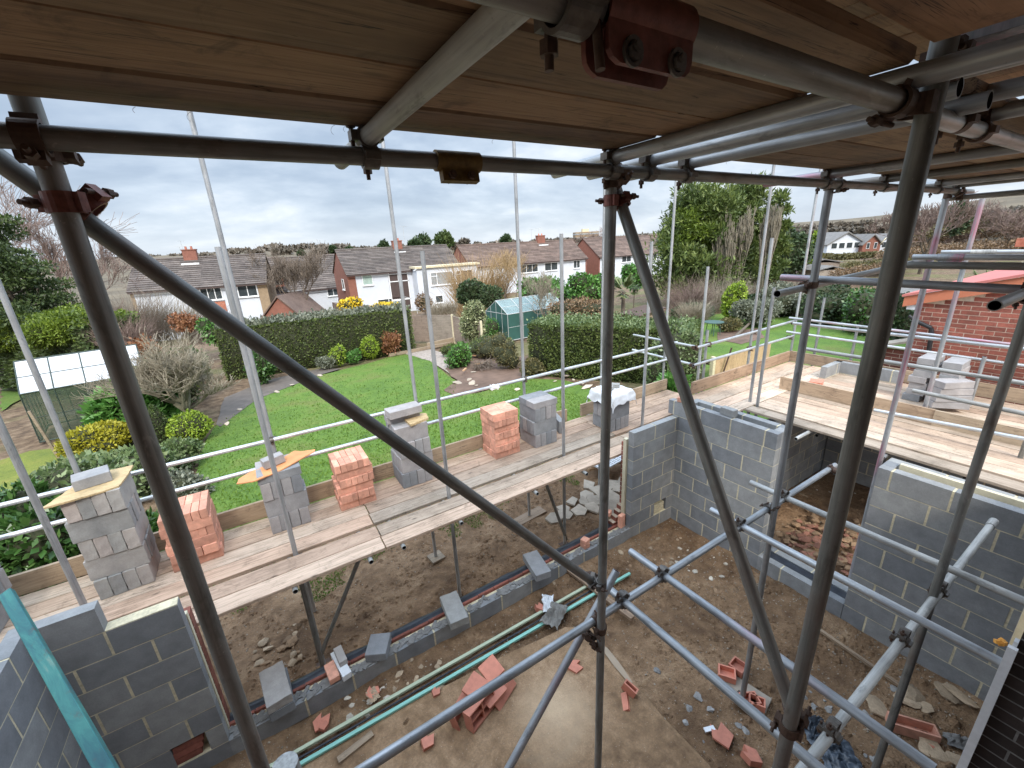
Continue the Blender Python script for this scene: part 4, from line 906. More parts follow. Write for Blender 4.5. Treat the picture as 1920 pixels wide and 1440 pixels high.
def sphere_core(c, r, k=.8, nu=14, nv=9):
    vs = []; fs = []
    for j in range(nv+1):
        for i in range(nu):
            th = math.pi*j/nv; ph = 2*math.pi*i/nu; d = Vector((math.sin(th)*math.cos(ph), math.sin(th)*math.sin(ph), math.cos(th)))
            q = 1+.12*noise.noise(d*2+Vector(c)); vs.append((c[0]+d.x*r[0]*k*q, c[1]+d.y*r[1]*k*q, c[2]+d.z*r[2]*k*q))
    for j in range(nv):
        for i in range(nu): fs.append((j*nu+i, (j+1)*nu+i, (j+1)*nu+(i+1) % nu, j*nu+(i+1) % nu))
    return vs, fs
def crown(blobs, n, size, aspect=1.6, out=.6, up=.0, lump=.14, shell=.16, spread=.6, core=.78, tb=2.):
    vol = np.array([(b[3]*b[4]+b[4]*b[5]+b[3]*b[5]) for b in blobs]); cnt = (n*vol/vol.sum()).astype(int)+1
    Vs = []; Ts = []; ev = []; ef = []
    for b, k in zip(blobs, cnt):
        d = unit(rg.normal(size=(k, 3))); c = np.array(b[:3]); r = np.array(b[3:6])
        rad = 1-np.abs(rg.normal(size=(k, 1)))*shell; f = 6/max(r.mean(), .2)*.5
        P = c+d*r*rad*(1+lump*wob(d*3+c, 1.9, c[0])[:, None]+lump*.5*wob(d*8, 1., c[1])[:, None])
        V, t = leafquads(P, unit(d/r), size, aspect, out, up, tb/max(r.mean(), .3), spread); Vs.append(V); Ts.append(t)
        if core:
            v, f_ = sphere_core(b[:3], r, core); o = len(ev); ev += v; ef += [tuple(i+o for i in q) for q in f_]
    return np.concatenate(Vs), np.concatenate(Ts), (ev, ef)
def fmat(name, dark, mid, light, trans=.25, rough=.55):
    m, t, b = nt(name); c = ramp(t, tint(t), [(0.05, dark), (.5, mid), (.95, light)])
    S(t, c, b.inputs['Base Color']); b.inputs['Roughness'].default_value = rough
    tr = t.nodes.new('ShaderNodeBsdfTranslucent'); S(t, c, tr.inputs['Color']); mx = t.nodes.new('ShaderNodeMixShader'); mx.inputs[0].default_value = trans
    S(t, b.outputs[0], mx.inputs[1]); S(t, tr.outputs[0], mx.inputs[2]); S(t, mx.outputs[0], t.nodes['Material Output'].inputs['Surface']); return m
M_['core'] = simple('dark shrub core', (.03, .034, .014), .95, .5, 12, .3)  # solid dark filler inside the leaf shells, stops see-through
M_['bark'] = simple('bark', (.13, .105, .08), .95, .4, 8, .6, stretch=(1, 1, .3), bd=.02)
M_['barkg'] = simple('greenish bark', (.16, .15, .10), .95, .4, 10, .5)
M_['twig'] = simple('bare twigs', (.17, .135, .105), .9, .35, 3, 0)
M_['twigr'] = simple('reddish bare twigs', (.21, .15, .125), .9, .35, 3, 0)
M_['twigy'] = simple('ochre bare twigs', (.36, .25, .13), .9, .3, 3, 0)
M_['twigp'] = simple('pale bare twigs', (.27, .235, .175), .9, .3, 3, 0)
FM = {
 'privet': fmat('hedge leaves', (.035, .06, .015), (.085, .125, .028), (.18, .215, .06)),
 'conif': fmat('conifer sprays', (.025, .045, .014), (.065, .10, .028), (.14, .19, .055)),
 'conifb': fmat('bright conifer tips', (.05, .08, .012), (.12, .18, .02), (.26, .34, .04)),
 'yconif': fmat('golden conifer', (.16, .15, .012), (.33, .31, .02), (.55, .50, .06)),
 'ygreen': fmat('yellow green leaves', (.11, .18, .015), (.25, .36, .03), (.42, .52, .07)),
 'laurel': fmat('laurel leaves', (.02, .05, .012), (.045, .11, .022), (.12, .22, .06), .15, .35),
 'cypress': fmat('cypress sprays', (.035, .06, .015), (.10, .145, .035), (.23, .28, .075)),
 'rhodo': fmat('glossy bright leaves', (.035, .10, .02), (.08, .21, .035), (.20, .38, .10), .2, .4),
 'light': fmat('pale green leaves', (.05, .085, .028), (.125, .18, .065), (.28, .34, .17), .2, .45),
 'varieg': fmat('variegated leaves', (.09, .12, .05), (.26, .29, .14), (.55, .54, .32), .2, .5),
 'brown': fmat('brown beech leaves', (.12, .045, .018), (.26, .11, .05), (.42, .22, .11), .2),
 'olive': fmat('olive scrub', (.06, .055, .02), (.125, .11, .04), (.22, .19, .08), .2),
 'heath': fmat('brown heath', (.10, .065, .035), (.19, .12, .065), (.28, .19, .10), .1),
 'dark': fmat('dark evergreen leaves', (.018, .036, .014), (.042, .075, .028), (.10, .14, .055), .15),
 'yellow': fmat('yellow blossom', (.35, .24, .01), (.7, .5, .02), (.9, .7, .06), .1),
 'grey': fmat('grey green leaves', (.09, .10, .065), (.17, .185, .13), (.28, .29, .22), .2),
 'farw': fmat('winter woodland', (.065, .056, .042), (.115, .098, .075), (.18, .15, .115), .0),
 'palm': fmat('palm fronds', (.04, .065, .02), (.10, .14, .045), (.22, .25, .10), .2),
}
def shrub(name, label, cat, mat, x, ytop, ybot, w, D=None, n=2500, size=.05, k=5, group=None, aspect=1.6, out=.6, up=.1, sq=.85, core=.78, trunk=None, lump=.14, spread=.6, shell=.16, part='foliage', flat=False):
    """shrub filling the pixel box (x centre, ytop..ybot, width w); D depth in metres, else stands where its foot shows"""
    if D is None: base = ag(x, ybot); D = (base-Vector((0, 0, HC))).dot(Fv)
    top = ad(x, ytop, D); low = ad(x, ybot, D); wid = w*D/FPX; h = max(.15, top.z-low.z); c = (top+low)/2
    root = empty(name, (c.x, c.y, gz(c.x, c.y)), label, cat, group)
    rw = wid/2; blobs = []
    if k == 1: blobs = [(0, 0, 0, rw, rw*sq, h/2)]
    else:
        blobs = [(0, 0, -h*.06, rw*.74, rw*.74*sq, h*.42)]
        for i in range(k):
            a = i*2.4+R_.random(); q = rw*.46; s = R_.uniform(.38, .56)
            blobs.append((math.cos(a)*q, math.sin(a)*q*sq, R_.uniform(-.22, .24)*h, rw*s, rw*s*sq, h*R_.uniform(.24, .34)))
    V, t, ex = crown(blobs, n, size, aspect, out, up, lump, shell, spread, core)
    off = c-root.location
    V = V+np.array(off); ex = ([(a+off.x, b+off.y, z+off.z) for a, b, z in ex[0]], ex[1])
    quadobj(part, V, t, [FM[mat], M_['core']], root, ex if core else None)
    if trunk or low.z > gz(c.x, c.y)+.15:
        m = MB(); zt = off.z; m.path([Vector((0, 0, -.1)), Vector((.05, 0, zt*.5)), Vector((0, 0, zt))], [trunk or .05, (trunk or .05)*.8, (trunk or .05)*.5], 7); m.build('trunk', M_['bark'], root)
    return root
def hedgebox(name, label, mat, a, b, th, z0, z1, n, size=.05, side=1, cat='hedge', lump=.06, aspect=1.8, group=None, top=None):
    a = Vector((*a, 0)); b = Vector((*b, 0)); d = (b-a); L = d.length; d.normalize(); nn = Vector((-d.y, d.x, 0))*side
    root = empty(name, ((a+b)/2+nn*th/2).to_tuple()[:2]+(z0,), label, cat, group); o3 = np.array(root.location)
    H = z1-z0; A = [L*H, L*H, L*th, th*H, th*H]; cnt = [int(n*x/sum(A)) for x in A]; Ps = []; Ns = []
    da, na = np.array(d), np.array(nn)
    for k, c in enumerate(cnt):
        u = rg.uniform(0, 1, (c, 1)); v = rg.uniform(0, 1, (c, 1)); j = -np.abs(rg.normal(size=(c, 1)))*.05
        A0 = np.array(a)
        if k == 0: P = A0+da*u*L-na*j*1; P = P+np.array([0, 0, 1])*(z0+v*H); Nr = -na
        elif k == 1: P = A0+da*u*L+na*(th+j); P = P+np.array([0, 0, 1])*(z0+v*H); Nr = na
        elif k == 2: P = A0+da*u*L+na*v*th+np.array([0, 0, 1])*(z1+j); Nr = np.array([0, 0, 1.])
        elif k == 3: P = A0-da*j+na*u*th+np.array([0, 0, 1])*(z0+v*H); Nr = -da
        else: P = A0+da*(L+j)+na*u*th+np.array([0, 0, 1])*(z0+v*H); Nr = da
        w_ = wob(P, 1.6, 2.)[:, None]*lump+wob(P, 5., 1.)[:, None]*lump*.5
        P = P+Nr*w_; Ps.append(P); Ns.append(np.repeat(Nr[None], c, 0))
    P = np.concatenate(Ps); Nn = np.concatenate(Ns); V, t = leafquads(P, Nn, size, aspect, .6, .25, 1.1, .6)
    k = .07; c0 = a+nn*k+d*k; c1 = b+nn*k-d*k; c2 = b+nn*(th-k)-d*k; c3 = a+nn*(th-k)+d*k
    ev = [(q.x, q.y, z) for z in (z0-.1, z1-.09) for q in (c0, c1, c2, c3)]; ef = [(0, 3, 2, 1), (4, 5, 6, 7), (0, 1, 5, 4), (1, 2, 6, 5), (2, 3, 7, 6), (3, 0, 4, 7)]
    V = V-o3; ev = [tuple(np.array(e)-o3) for e in ev]
    quadobj('foliage', V, t, [FM[mat], M_['core']], root, (ev, ef)); 
    if top:
        mt, n2, s2, hh = top; u = rg.uniform(0, 1, (n2, 1)); v = rg.uniform(0, 1, (n2, 1)); P = np.array(a)+da*u*L+na*v*th+np.array([0, 0, 1])*(z1+rg.uniform(-.05, 1, (n2, 1))**2*hh*(.6+.6*wob(np.array(a)+da*u*L+na*v*th, 1.3, 4.)[:, None]))
        V, t = leafquads(P-o3, np.repeat([[0, 0, 1.]], n2, 0), s2, 1.6, .4, .2, 1.3, .8); quadobj('shaggy_top', V, t, [FM[mt]], root)
    return root
def prisms(name, segs, mat, parent=None, n=4):
    """thin tapering branches: segs (p0,p1,r0,r1)"""
    p0 = np.array([s[0] for s in segs], float); p1 = np.array([s[1] for s in segs], float); r0 = np.array([s[2] for s in segs]); r1 = np.array([s[3] for s in segs])
    d = unit(p1-p0); h = np.where(np.abs(d[:, 2:3]) > .9, np.array([[1., 0, 0]]), np.array([[0, 0, 1.]])); u = unit(np.cross(d, h)); v = np.cross(d, u); Q = []
    for i in range(n):
        a, b = 2*math.pi*i/n, 2*math.pi*(i+1)/n; ea = u*math.cos(a)+v*math.sin(a); eb = u*math.cos(b)+v*math.sin(b)
        Q.append(np.stack([p0+ea*r0[:, None], p0+eb*r0[:, None], p1+eb*r1[:, None], p1+ea*r1[:, None]], 1))
    V = np.concatenate(Q); return quadobj(name, V, np.full(len(V), .5), mat, parent)
def grow(p, d, L, r, depth, out, rnd, up=.12, spread=.55, kids=3, bend=.18, shrink=.72, minr=.003):
    steps = 3; q = Vector(p); dd = Vector(d).normalized()
    for i in range(steps):
        dd = (dd+Vector((rnd.gauss(0, bend), rnd.gauss(0, bend), rnd.gauss(0, bend)+up*.5))).normalized(); e = q+dd*(L/steps)
        r2 = max(minr, r*(1-.28*(i+1)/steps)); out.append((tuple(q), tuple(e), max(minr, r*(1-.28*i/steps)), r2)); q = e
        if depth > 0 and (i > 0 or depth < 3):
            for k in range(kids if i == steps-1 else max(1, kids-2)):
                nd = (dd+Vector((rnd.gauss(0, spread), rnd.gauss(0, spread), rnd.gauss(0, spread*.7)+up))).normalized()
                grow(q, nd, L*shrink*rnd.uniform(.75, 1.15), r2*.62, depth-1, out, rnd, up, spread, kids, bend, shrink, minr)
def baretree(name, label, x, ytop, ybot, w, D=None, mat='twig', depth=4, kids=3, spread=.5, up=.15, stems=1, group=None, cat='tree', minr=.006, seed=1, trunkr=.1, lean=0, tfrac=.3, bark='bark'):
    if D is None: base = ag(x, ybot); D = (base-Vector((0, 0, HC))).dot(Fv)
    else: q = ad(x, ybot, D); base = Vector((q.x, q.y, gz(q.x, q.y)))
    top = ad(x, ytop, D); H = top.z-base.z; wid = w*D/FPX; rnd = random.Random(seed); segs = []
    root = empty(name, base, label, cat, group)
    for s in range(stems):
        a = rnd.random()*6.3; lo = .35 if stems > 1 else .05
        grow((math.cos(a)*.05*stems**.5, math.sin(a)*.05*stems**.5, -.05), (math.cos(a)*lo+lean, math.sin(a)*lo, 1), H*tfrac, trunkr/(stems**.4), depth, segs, rnd, up, spread, kids, .14, .74, minr)
    P = np.array([s[1] for s in segs]); hz_ = P[:, 2].max(); hx_ = np.percentile(np.abs(P[:, :2]), 98)
    sx_ = (wid/2)/max(hx_, .1); sz_ = H/hz_
    segs = [((a[0]*sx_, a[1]*sx_, a[2]*sz_), (b[0]*sx_, b[1]*sx_, b[2]*sz_), r0, r1) for a, b, r0, r1 in segs]
    big = [s for s in segs if s[2] > trunkr*.3]; small = [s for s in segs if s[2] <= trunkr*.3]
    if big: prisms('trunk', big, M_[bark], root, 6)
    prisms('branches', small, M_[mat], root, 3); return root
def twigs(name, label, x, ytop, ybot, w, D, mat, n=900, r=.006, group=None, lean=(0, 0), cat='shrub', arch=.5, fan=.8, part='stems'):
    """a thicket of thin arching stems rising from its foot"""
    q = ad(x, ybot, D); H = ad(x, ytop, D).z-q.z; wid = w*D/FPX; root = empty(name, (q.x, q.y, gz(q.x, q.y)), label, cat, group); z0 = q.z-root.location.z; segs = []
    for i in range(n):
        a = R_.random()*6.283; rr = math.sqrt(R_.random())*wid*.28; p = Vector((math.cos(a)*rr, math.sin(a)*rr*.8, z0+R_.uniform(-.1, .5)*H*.6))
        d = Vector((math.cos(a)*fan*R_.uniform(.1, 1)+lean[0], math.sin(a)*fan*R_.uniform(.1, 1)+lean[1], R_.uniform(.5, 1.1))).normalized(); L = H*R_.uniform(.25, .6)/4
        for k in range(4):
            e = p+d*L; segs.append((tuple(p), tuple(e), r*(1-.22*k), r*(1-.22*(k+1)))); p = e
            d = (d+Vector((R_.gauss(0, .16), R_.gauss(0, .16), R_.gauss(0, .12)-arch*.12))).normalized()
            if p.z > H+z0: break
    prisms(part, segs, M_[mat], root, 3); return root
# ================================================================ the garden, near to far
# ---- hedges
ha, hb = ag(425, 712), ag(778, 658)
hedgebox('clipped_hedge', 'long clipped green hedge with a shaggy top, beyond the lawn', 'privet', ha.xy, hb.xy, 1.8, -1.25, 1.30, 26000, .055, top=('grey', 3000, .10, .30))
hedgebox('clipped_hedge', 'tall clipped conifer hedge right of the greenhouse', 'privet', (9.35, 14.0), (12.5, 8.6), 2.2, -.9, 1.30, 46000, .045, side=1, aspect=2.2, lump=.12, top=('light', 4200, .055, .32))
shrub('variegated_bush', 'big pale variegated bush at the right end of the tall hedge', 'bush', 'light', 1262, 590, 742, 120, 12.2, n=6500, size=.065, k=6, lump=.1, core=.85)
# ---- left of the lawn
shrub('laurel_bush', 'dark glossy laurel at the lower left behind the guard rails', 'bush', 'laurel', 35, 925, 1120, 240, 7.0, n=5500, size=.085, k=6, aspect=1.9, core=.8)
shrub('laurel_bush', 'dark laurel between the grey stack and the left brick stack', 'bush', 'laurel', 262, 960, 1090, 110, 7.4, n=2200, size=.08, k=4, aspect=1.9)
shrub('spreading_bush', 'low spreading bush with pale drooping leaves at the left', 'bush', 'light', 195, 838, 965, 235, 9.6, n=7500, size=.085, k=7, aspect=1.7, lump=.1, core=.85)
shrub('golden_conifer', 'low flat golden conifer left of the left upright', 'shrub', 'yconif', 186, 787, 848, 128, None, n=7000, size=.05, k=5, aspect=2.2, up=.3, core=.85)
shrub('round_bush', 'round yellow green bush at the lawn edge', 'bush', 'ygreen', 356, 771, 830, 66, None, n=3200, size=.045, k=1, core=.9)
shrub('big_leaved_bush', 'large glossy bright green bush behind the left upright', 'bush', 'rhodo', 255, 695, 822, 160, 14.0, n=6500, size=.12, k=6, aspect=2.3, up=.3, core=.8)
shrub('cone_conifer', 'dark clipped cone partly behind the left upright', 'shrub', 'conif', 292, 760, 840, 42, None, n=3000, size=.04, k=1, core=.92)
shrub('light_bush', 'loose light green bush at the foot of the round bush', 'bush', 'light', 330, 828, 880, 90, None, n=2200, size=.06, k=4)
shrub('grey_shrub', 'dull grey green shrub beside the lower left lawn edge', 'shrub', 'grey', 340, 862, 965, 90, 9.3, n=2600, size=.05, k=5)
shrub('small_white_shrub', 'small grey leaved shrub behind the golden conifer', 'shrub', 'grey', 205, 765, 795, 60, None, n=900, size=.05, k=3)
ca, cb_ = ad(-40, 700, 21.5), ad(185, 700, 18.5)
hedgebox('conifer_hedge', 'tall conifer hedge with bright tips behind the left greenhouse', 'conif', (ca.x, ca.y), (cb_.x, cb_.y), 2.2, -1.2, ad(80, 610, 19).z, 24000, .075, aspect=2.6, lump=.22, top=('conifb', 12000, .08, .75))
for i, (x, yt, yb, w_, d) in enumerate(((110, 585, 650, 110, 18.5), (20, 600, 660, 110, 20), (165, 568, 660, 70, 19.5))):
    shrub('conifer_tips', ['bright green conifer top spilling over the left hedge', 'yellow green conifer top at the far left edge', 'feathery conifer top left of the left upright'][i], 'conifer', 'conifb', x, yt, yb, w_, d, n=9000, size=.055, k=6, aspect=3, up=.1, core=.6, out=.9, lump=.3)
# old evergreen with gaps, far left
def gappy(name, label, x, ytop, ybot, w, D, mat, n, size, k, seed, aspect=2, cat='tree', trunkr=.16, flatt=.35, group=None, baretop=0, upk=.05, lumpk=.3):
    rnd = random.Random(seed); q = ad(x, ybot, D); base = Vector((q.x, q.y, gz(q.x, q.y))); H = ad(x, ytop, D).z-base.z; wid = w*D/FPX; zb_ = q.z-base.z
    root = empty(name, base, label, cat, group); blobs = []; m = MB()
    m.path([Vector((0, 0, -.1)), Vector((.1, .05, H*.35)), Vector((-.05, 0, H*.7)), Vector((.05, 0, H*.95))], [trunkr, trunkr*.8, trunkr*.5, trunkr*.15], 8)
    for i in range(k):
        z = zb_+(H-zb_)*(i+.5)/k; f = 1-.62*((i+.5)/k)**1.3; a = i*2.399+rnd.random(); rr = wid*.5*f*rnd.uniform(.35, .8)
        bx, by = math.cos(a)*rr, math.sin(a)*rr; s = wid*rnd.uniform(.14, .24)*(.6+.4*f)
        blobs.append((bx, by, z, s, s, s*flatt*rnd.uniform(.8, 1.5))); m.tube((0, 0, z-.25), (bx, by, z), trunkr*.3, trunkr*.1, 5)
    V, t, ex = crown(blobs, n, size, aspect, .7, upk, lumpk, .34, .6, 0); quadobj('crown', V, t, [FM[mat]], root); m.build('trunk', M_['bark'], root); return root
gappy('evergreen_tree', 'big dark evergreen tree with gaps at the far left', 55, 412, 640, 190, 21, 'conif', 26000, .08, 30, 3)
baretree('bare_birch', 'leafless birch with drooping fine twigs behind the far left evergreen', 40, 270, 600, 330, 25, 'twigr', 5, 3, .5, .1, 1, minr=.010, seed=4, trunkr=.2, tfrac=.27)
baretree('bare_birch', 'second leafless birch seen just right of the left upright', 175, 400, 600, 130, 27, 'twigr', 5, 3, .5, .1, 1, minr=.010, seed=9, trunkr=.13, tfrac=.27)
for i, (x, yt, yb, w_, d, mt, nn_) in enumerate(((250, 500, 640, 190, 24, 'twig', 1100), (330, 500, 640, 160, 26, 'twigp', 1000), (395, 545, 640, 110, 25, 'twig', 700), (240, 560, 650, 120, 19, 'twigr', 600))):
    twigs('bare_thicket', ['leafless brown thicket behind the left upright', 'pale leafless thicket under the diagonal brace', 'leafless bush left of the tall double uprights', 'reddish leafless thicket above the brown leaves'][i], x, yt, yb, w_, d, mt, nn_, .011, 'leafless thickets at the left')
shrub('beech_hedge', 'russet dead-leaved beech right of the left upright', 'bush', 'brown', 268, 618, 700, 75, 17.5, n=2600, size=.085, k=5, core=0, shell=.4)
shrub('beech_hedge', 'small russet leaf clump under the diagonal brace', 'bush', 'brown', 345, 580, 625, 60, 20, n=1400, size=.08, k=3, core=0, shell=.4)
shrub('ivy_bush', 'bright ivy bush under the diagonal brace', 'bush', 'rhodo', 405, 592, 650, 60, 20, n=1500, size=.08, k=3)
shrub('brown_fern', 'pale brown dead stems between russet bush and bare tree', 'shrub', 'heath', 272, 690, 735, 60, 16, n=1200, size=.07, k=3, core=0, shell=.4)
shrub('olive_bush', 'olive bush behind the bare fruit tree', 'bush', 'privet', 335, 640, 770, 110, 16.5, n=4000, size=.07, k=6)
shrub('olive_bush', 'dark bush at the path end behind the double uprights', 'bush', 'laurel', 487, 652, 722, 56, None, n=2600, size=.085, k=4)
baretree('fruit_tree', 'small leafless fruit tree with two trunks at the lawn edge', 398, 590, 795, 205, None, 'twigp', 4, 4, .55, .3, 2, minr=.006, seed=12, trunkr=.13, tfrac=.26, bark='barkg')
# ---- shrubs in front of the long hedge
for (nm, lb, mt, x, yt, yb, w_, s, k, sd) in (
    ('purple_shrub', 'brownish purple shrub left in the row before the hedge', 'heath', 562, 645, 682, 46, .05, 4, 0),
    ('small_shrub', 'small fresh green shrub in the row before the hedge', 'rhodo', 594, 648, 682, 34, .06, 3, 0),
    ('golden_shrub', 'yellow flowered shrub in the row before the hedge', 'ygreen', 632, 645, 688, 44, .05, 4, 0),
    ('small_shrub', 'low green shrub between the golden one and the small conifer', 'rhodo', 662, 655, 682, 34, .05, 3, 0),
    ('dwarf_conifer', 'bright lime dwarf conifer before the hedge', 'ygreen', 694, 629, 674, 32, .05, 1, 0),
    ('hydrangea', 'hydrangea with dead brown flower heads before the hedge', 'brown', 734, 618, 668, 44, .07, 5, 0),
    ('silver_shrub', 'small silvery shrub in the row before the hedge', 'grey', 612, 668, 692, 40, .05, 3, 0)):
    shrub(nm, lb, 'shrub', mt, x, yt, yb, w_, None, n=1500, size=s, k=k, core=.7 if nm != 'hydrangea' else 0, shell=.2 if nm != 'hydrangea' else .5, aspect=1.8, up=.3)
# edging stones along the path
M_['stone'] = simple('pale stone', (.40, .34, .27), .9, .3, 9, .5, userand=True)
def rockmesh(seed, s=1., flat=.6):
    bm = bmesh.new(); bmesh.ops.create_icosphere(bm, subdivisions=2, radius=.5*s); rn = Vector((seed*3.1, seed, seed*1.7))
    for v in bm.verts:
        d = v.co.normalized(); v.co = d*.5*s*(1+.45*noise.noise(d*1.4+rn)+.2*noise.noise(d*3+rn)); 
        for ax_ in ((.8, .3, .5), (-.5, .8, .1), (.1, -.7, .7)):
            q = Vector(ax_).normalized(); k = v.co.dot(q)-.32*s
            if k > 0: v.co -= q*k
        v.co.z *= flat
    me = bpy.data.meshes.new('rock'); bm.to_mesh(me); bm.free(); return me
rocks = [rockmesh(i, 1, .35+.12*(i % 4)) for i in range(7)]
def scatter(name, label, cat, group, pts, smin, smax, mats, flatten=1., zf=None):
    for i, (x, y) in enumerate(pts):
        k = R_.randrange(7); key = (k, mats[i % len(mats)])
        if key not in RC: c = rocks[k].copy(); c.materials.append(M_[key[1]]); RC[key] = c
        o = bpy.data.objects.new(name, RC[key]); C.objects.link(o); s = R_.uniform(smin, smax)
        o.scale = (s*R_.uniform(.7, 1.4), s, s*flatten); o.rotation_euler = (R_.uniform(-.3, .3), R_.uniform(-.3, .3), R_.random()*6.28)
        z = (zf or gz)(x, y); o.location = (x, y, z+s*.08); tag(o, label, cat, group)
RC = {}
scatter('edging_stone', 'pale edging stone between path and lawn', 'stone', 'edging stones along the garden path', [tuple(ag(x, y).xy) for x, y in ((425, 795), (450, 768), (485, 750), (520, 735), (548, 722), (575, 712), (600, 704))], .16, .26, ['stone'], .5)
# ---- fence panels
M_['fence'] = wood('silvered fence panel', (.30, .26, .22), (.40, .35, .30), (.17, .14, .115), axis=0, knots=False)
def fence(a, b, n, H, lab):
    a = ag(*a); b = ag(*b); root = empty('fence', (a+b)/2, lab, 'fence'); d = (b-a)/n; d.z = 0; an = math.atan2(d.y, d.x); L = d.length
    for i in range(n+1):
        p = a+d*i; m = MB(); m.box((-.05, -.05, -.3), (.05, .05, H+.06)); m.build('post', M_['mortar'], root, (p.x-root.location.x, p.y-root.location.y, gz(p.x, p.y)-root.location.z), (0, 0, an))
    for i in range(n):
        p = a+d*(i+.5); m = MB()
        for k in range(int(H/.11)):
            z = .04+.11*k; m.cbox((0, 0, z+.055), (L-.1, .012, .125), rx=.09, tint=.5)
        for s in (-.48, -.16, .16, .48): m.cbox((s*L*.98 if abs(s) > .3 else s*L, -.016, H/2), (.035, .022, H))
        m.cbox((0, -.016, H+.01), (L-.09, .035, .03)); m.build('panel', M_['fence'], root, (p.x-root.location.x, p.y-root.location.y, gz(p.x, p.y)-root.location.z), (0, 0, an))
    return root
fence((766, 641), (852, 641), 2, 1.62, 'silvery lap panel fence with concrete posts at the end of the lawn')
fence((852, 641), (905, 655), 1, 1.5, 'grey fence panel running back beside the variegated bush')
m = MB(); m.box((-.9, -.06, 0), (.9, .06, .32)); p = ag(826, 648); m.build('sleeper', M_['toe'], None, p, (0, 0, .15)); tag(C.objects['sleeper'], 'low timber board at the foot of the fence', 'timber')
m = MB(); m.box((-2.2, -.05, 0), (1.6, .05, .16)); p = ag(800, 655); o = m.build('timber_edging', M_['toe'], None, p, (0, 0, .08)); tag(o, 'timber edging above the gravel path', 'timber')
# ---- greenhouses
def glassmat(name, col, alpha=.55, rough=.12, frost=0):
    m, t, b = nt(name); v = coords(t, (1, 1, 1)); n = noi(t, v, 2.2, 4, .6); c = ramp(t, n, [(.3, tuple(x*.75 for x in col)), (.7, col)])
    S(t, c, b.inputs['Base Color']); b.inputs['Roughness'].default_value = rough; b.inputs['Alpha'].default_value = alpha; b.inputs['Specular IOR Level'].default_value = .8; return m
M_['gpane'] = glassmat('greenhouse pane', (.30, .42, .42), .5); M_['gnet'] = glassmat('green netting', (.03, .12, .10), .85, .7); M_['gwhite'] = glassmat('white roof sheet', (.56, .58, .61), .97, .35); M_['gclear'] = glassmat('side pane', (.10, .14, .10), .35, .05)
M_['alu'] = simple('aluminium frame', (.55, .56, .55), .45, .15, 20, .05, .3); M_['gfr'] = simple('dark green frame', (.03, .05, .04), .5, .3, 20, .05)
M_['net'] = M_['gnet']
def greenhouse(base, an, L, W, He, Hr, fr, roofm, sidem, label, nb=4, netm=None, mid=True):
    root = empty('greenhouse', base, label, 'greenhouse', None, an); m = MB(); r = .018
    P = lambda x, y, z: Vector((x, y, z))
    for y in (-W/2, W/2):
        m.tube(P(0, y, 0), P(L, y, 0), r*1.6, n=6); m.tube(P(0, y, He), P(L, y, He), r*1.3, n=6)
        for i in range(nb+1): m.tube(P(L*i/nb, y, 0), P(L*i/nb, y, He), r, n=6); m.tube(P(L*i/nb, y, He), P(L*i/nb, 0, Hr), r, n=6)
        if mid: m.tube(P(0, y/2, (He+Hr)/2), P(L, y/2, (He+Hr)/2), r*.8, n=6); m.tube(P(0, y, He*.5), P(L, y, He*.5), r*.7, n=6)
    m.tube(P(0, 0, Hr), P(L, 0, Hr), r*1.4, n=6)
    for x in (0, L):
        m.tube(P(x, -W/2, He), P(x, W/2, He), r, n=6); m.tube(P(x, -W/2, 0), P(x, W/2, 0), r*1.6, n=6)
        for k in (-.25, 0, .25): m.tube(P(x, W*k, 0), P(x, W*k, Hr-(Hr-He)*abs(k)*2), r, n=6)
    m.build('frame', M_[fr], root); g = .004
    for s, nm in ((-1, 'roof_glass'), (1, 'roof_glass')):
        q = MB(); a, b, c, d = P(.01, s*W/2, He-.012), P(L-.01, s*W/2, He-.012), P(L-.01, s*.01, Hr-.014), P(.01, s*.01, Hr-.014); up_ = Vector((0, 0, .006))
        q.add([a, b, c, d, a+up_, b+up_, c+up_, d+up_], [(0, 1, 2, 3), (7, 6, 5, 4), (0, 4, 5, 1), (1, 5, 6, 2), (2, 6, 7, 3), (3, 7, 4, 0)]); q.build(nm, M_[roofm], root)
        q = MB(); q.box((.01, s*W/2-g, .02), (L-.01, s*W/2+g, He-.01)); q.build('side_glass', M_[sidem], root)
    for x in (0, L):
        q = MB(); q.prism([(-W/2, 0), (W/2, 0), (W/2, He), (0, Hr), (-W/2, He)], -g, g, M=Matrix(((0, 0, 1, x), (1, 0, 0, 0), (0, 1, 0, 0), (0, 0, 0, 1)))); q.build('gable_glass', M_[sidem], root)
    m = MB(); m.box((.3, -W/2+.12, .62), (L-.2, -W/2+.62, .66)); 
    for x in (.4, L/2, L-.3): m.box((x, -W/2+.14, 0), (x+.04, -W/2+.18, .62)); m.box((x, -W/2+.54, 0), (x+.04, -W/2+.58, .62))
    m.build('staging', M_['fence'], root); return root
gb = ag(952, 640); gl = ag(918, 632)
greenhouse((gb.x, gb.y+1.15, gb.z), math.radians(4), 4.4, 2.3, 1.55, 2.25, 'alu', 'gpane', 'gnet', 'aluminium greenhouse with green netting behind the tall hedge', 4)
gA = ag(62, 832); gB = ag(205, 800)
greenhouse((gA.x, gA.y+1.0, gA.z), math.atan2(gB.y-gA.y, gB.x-gA.x), 3.0, 2.0, 1.62, 2.5, 'gfr', 'gwhite', 'gclear', 'dark framed greenhouse with white roof at the left', 4)
m = MB(); m.box((-.03, -.03, 0), (.03, .03, 1.5)); p = ag(110, 858); o = m.build('garden_stake', M_['toe'], None, p, (0, -.12, 0)); tag(o, 'thin brown wooden stake before the left greenhouse', 'stake')
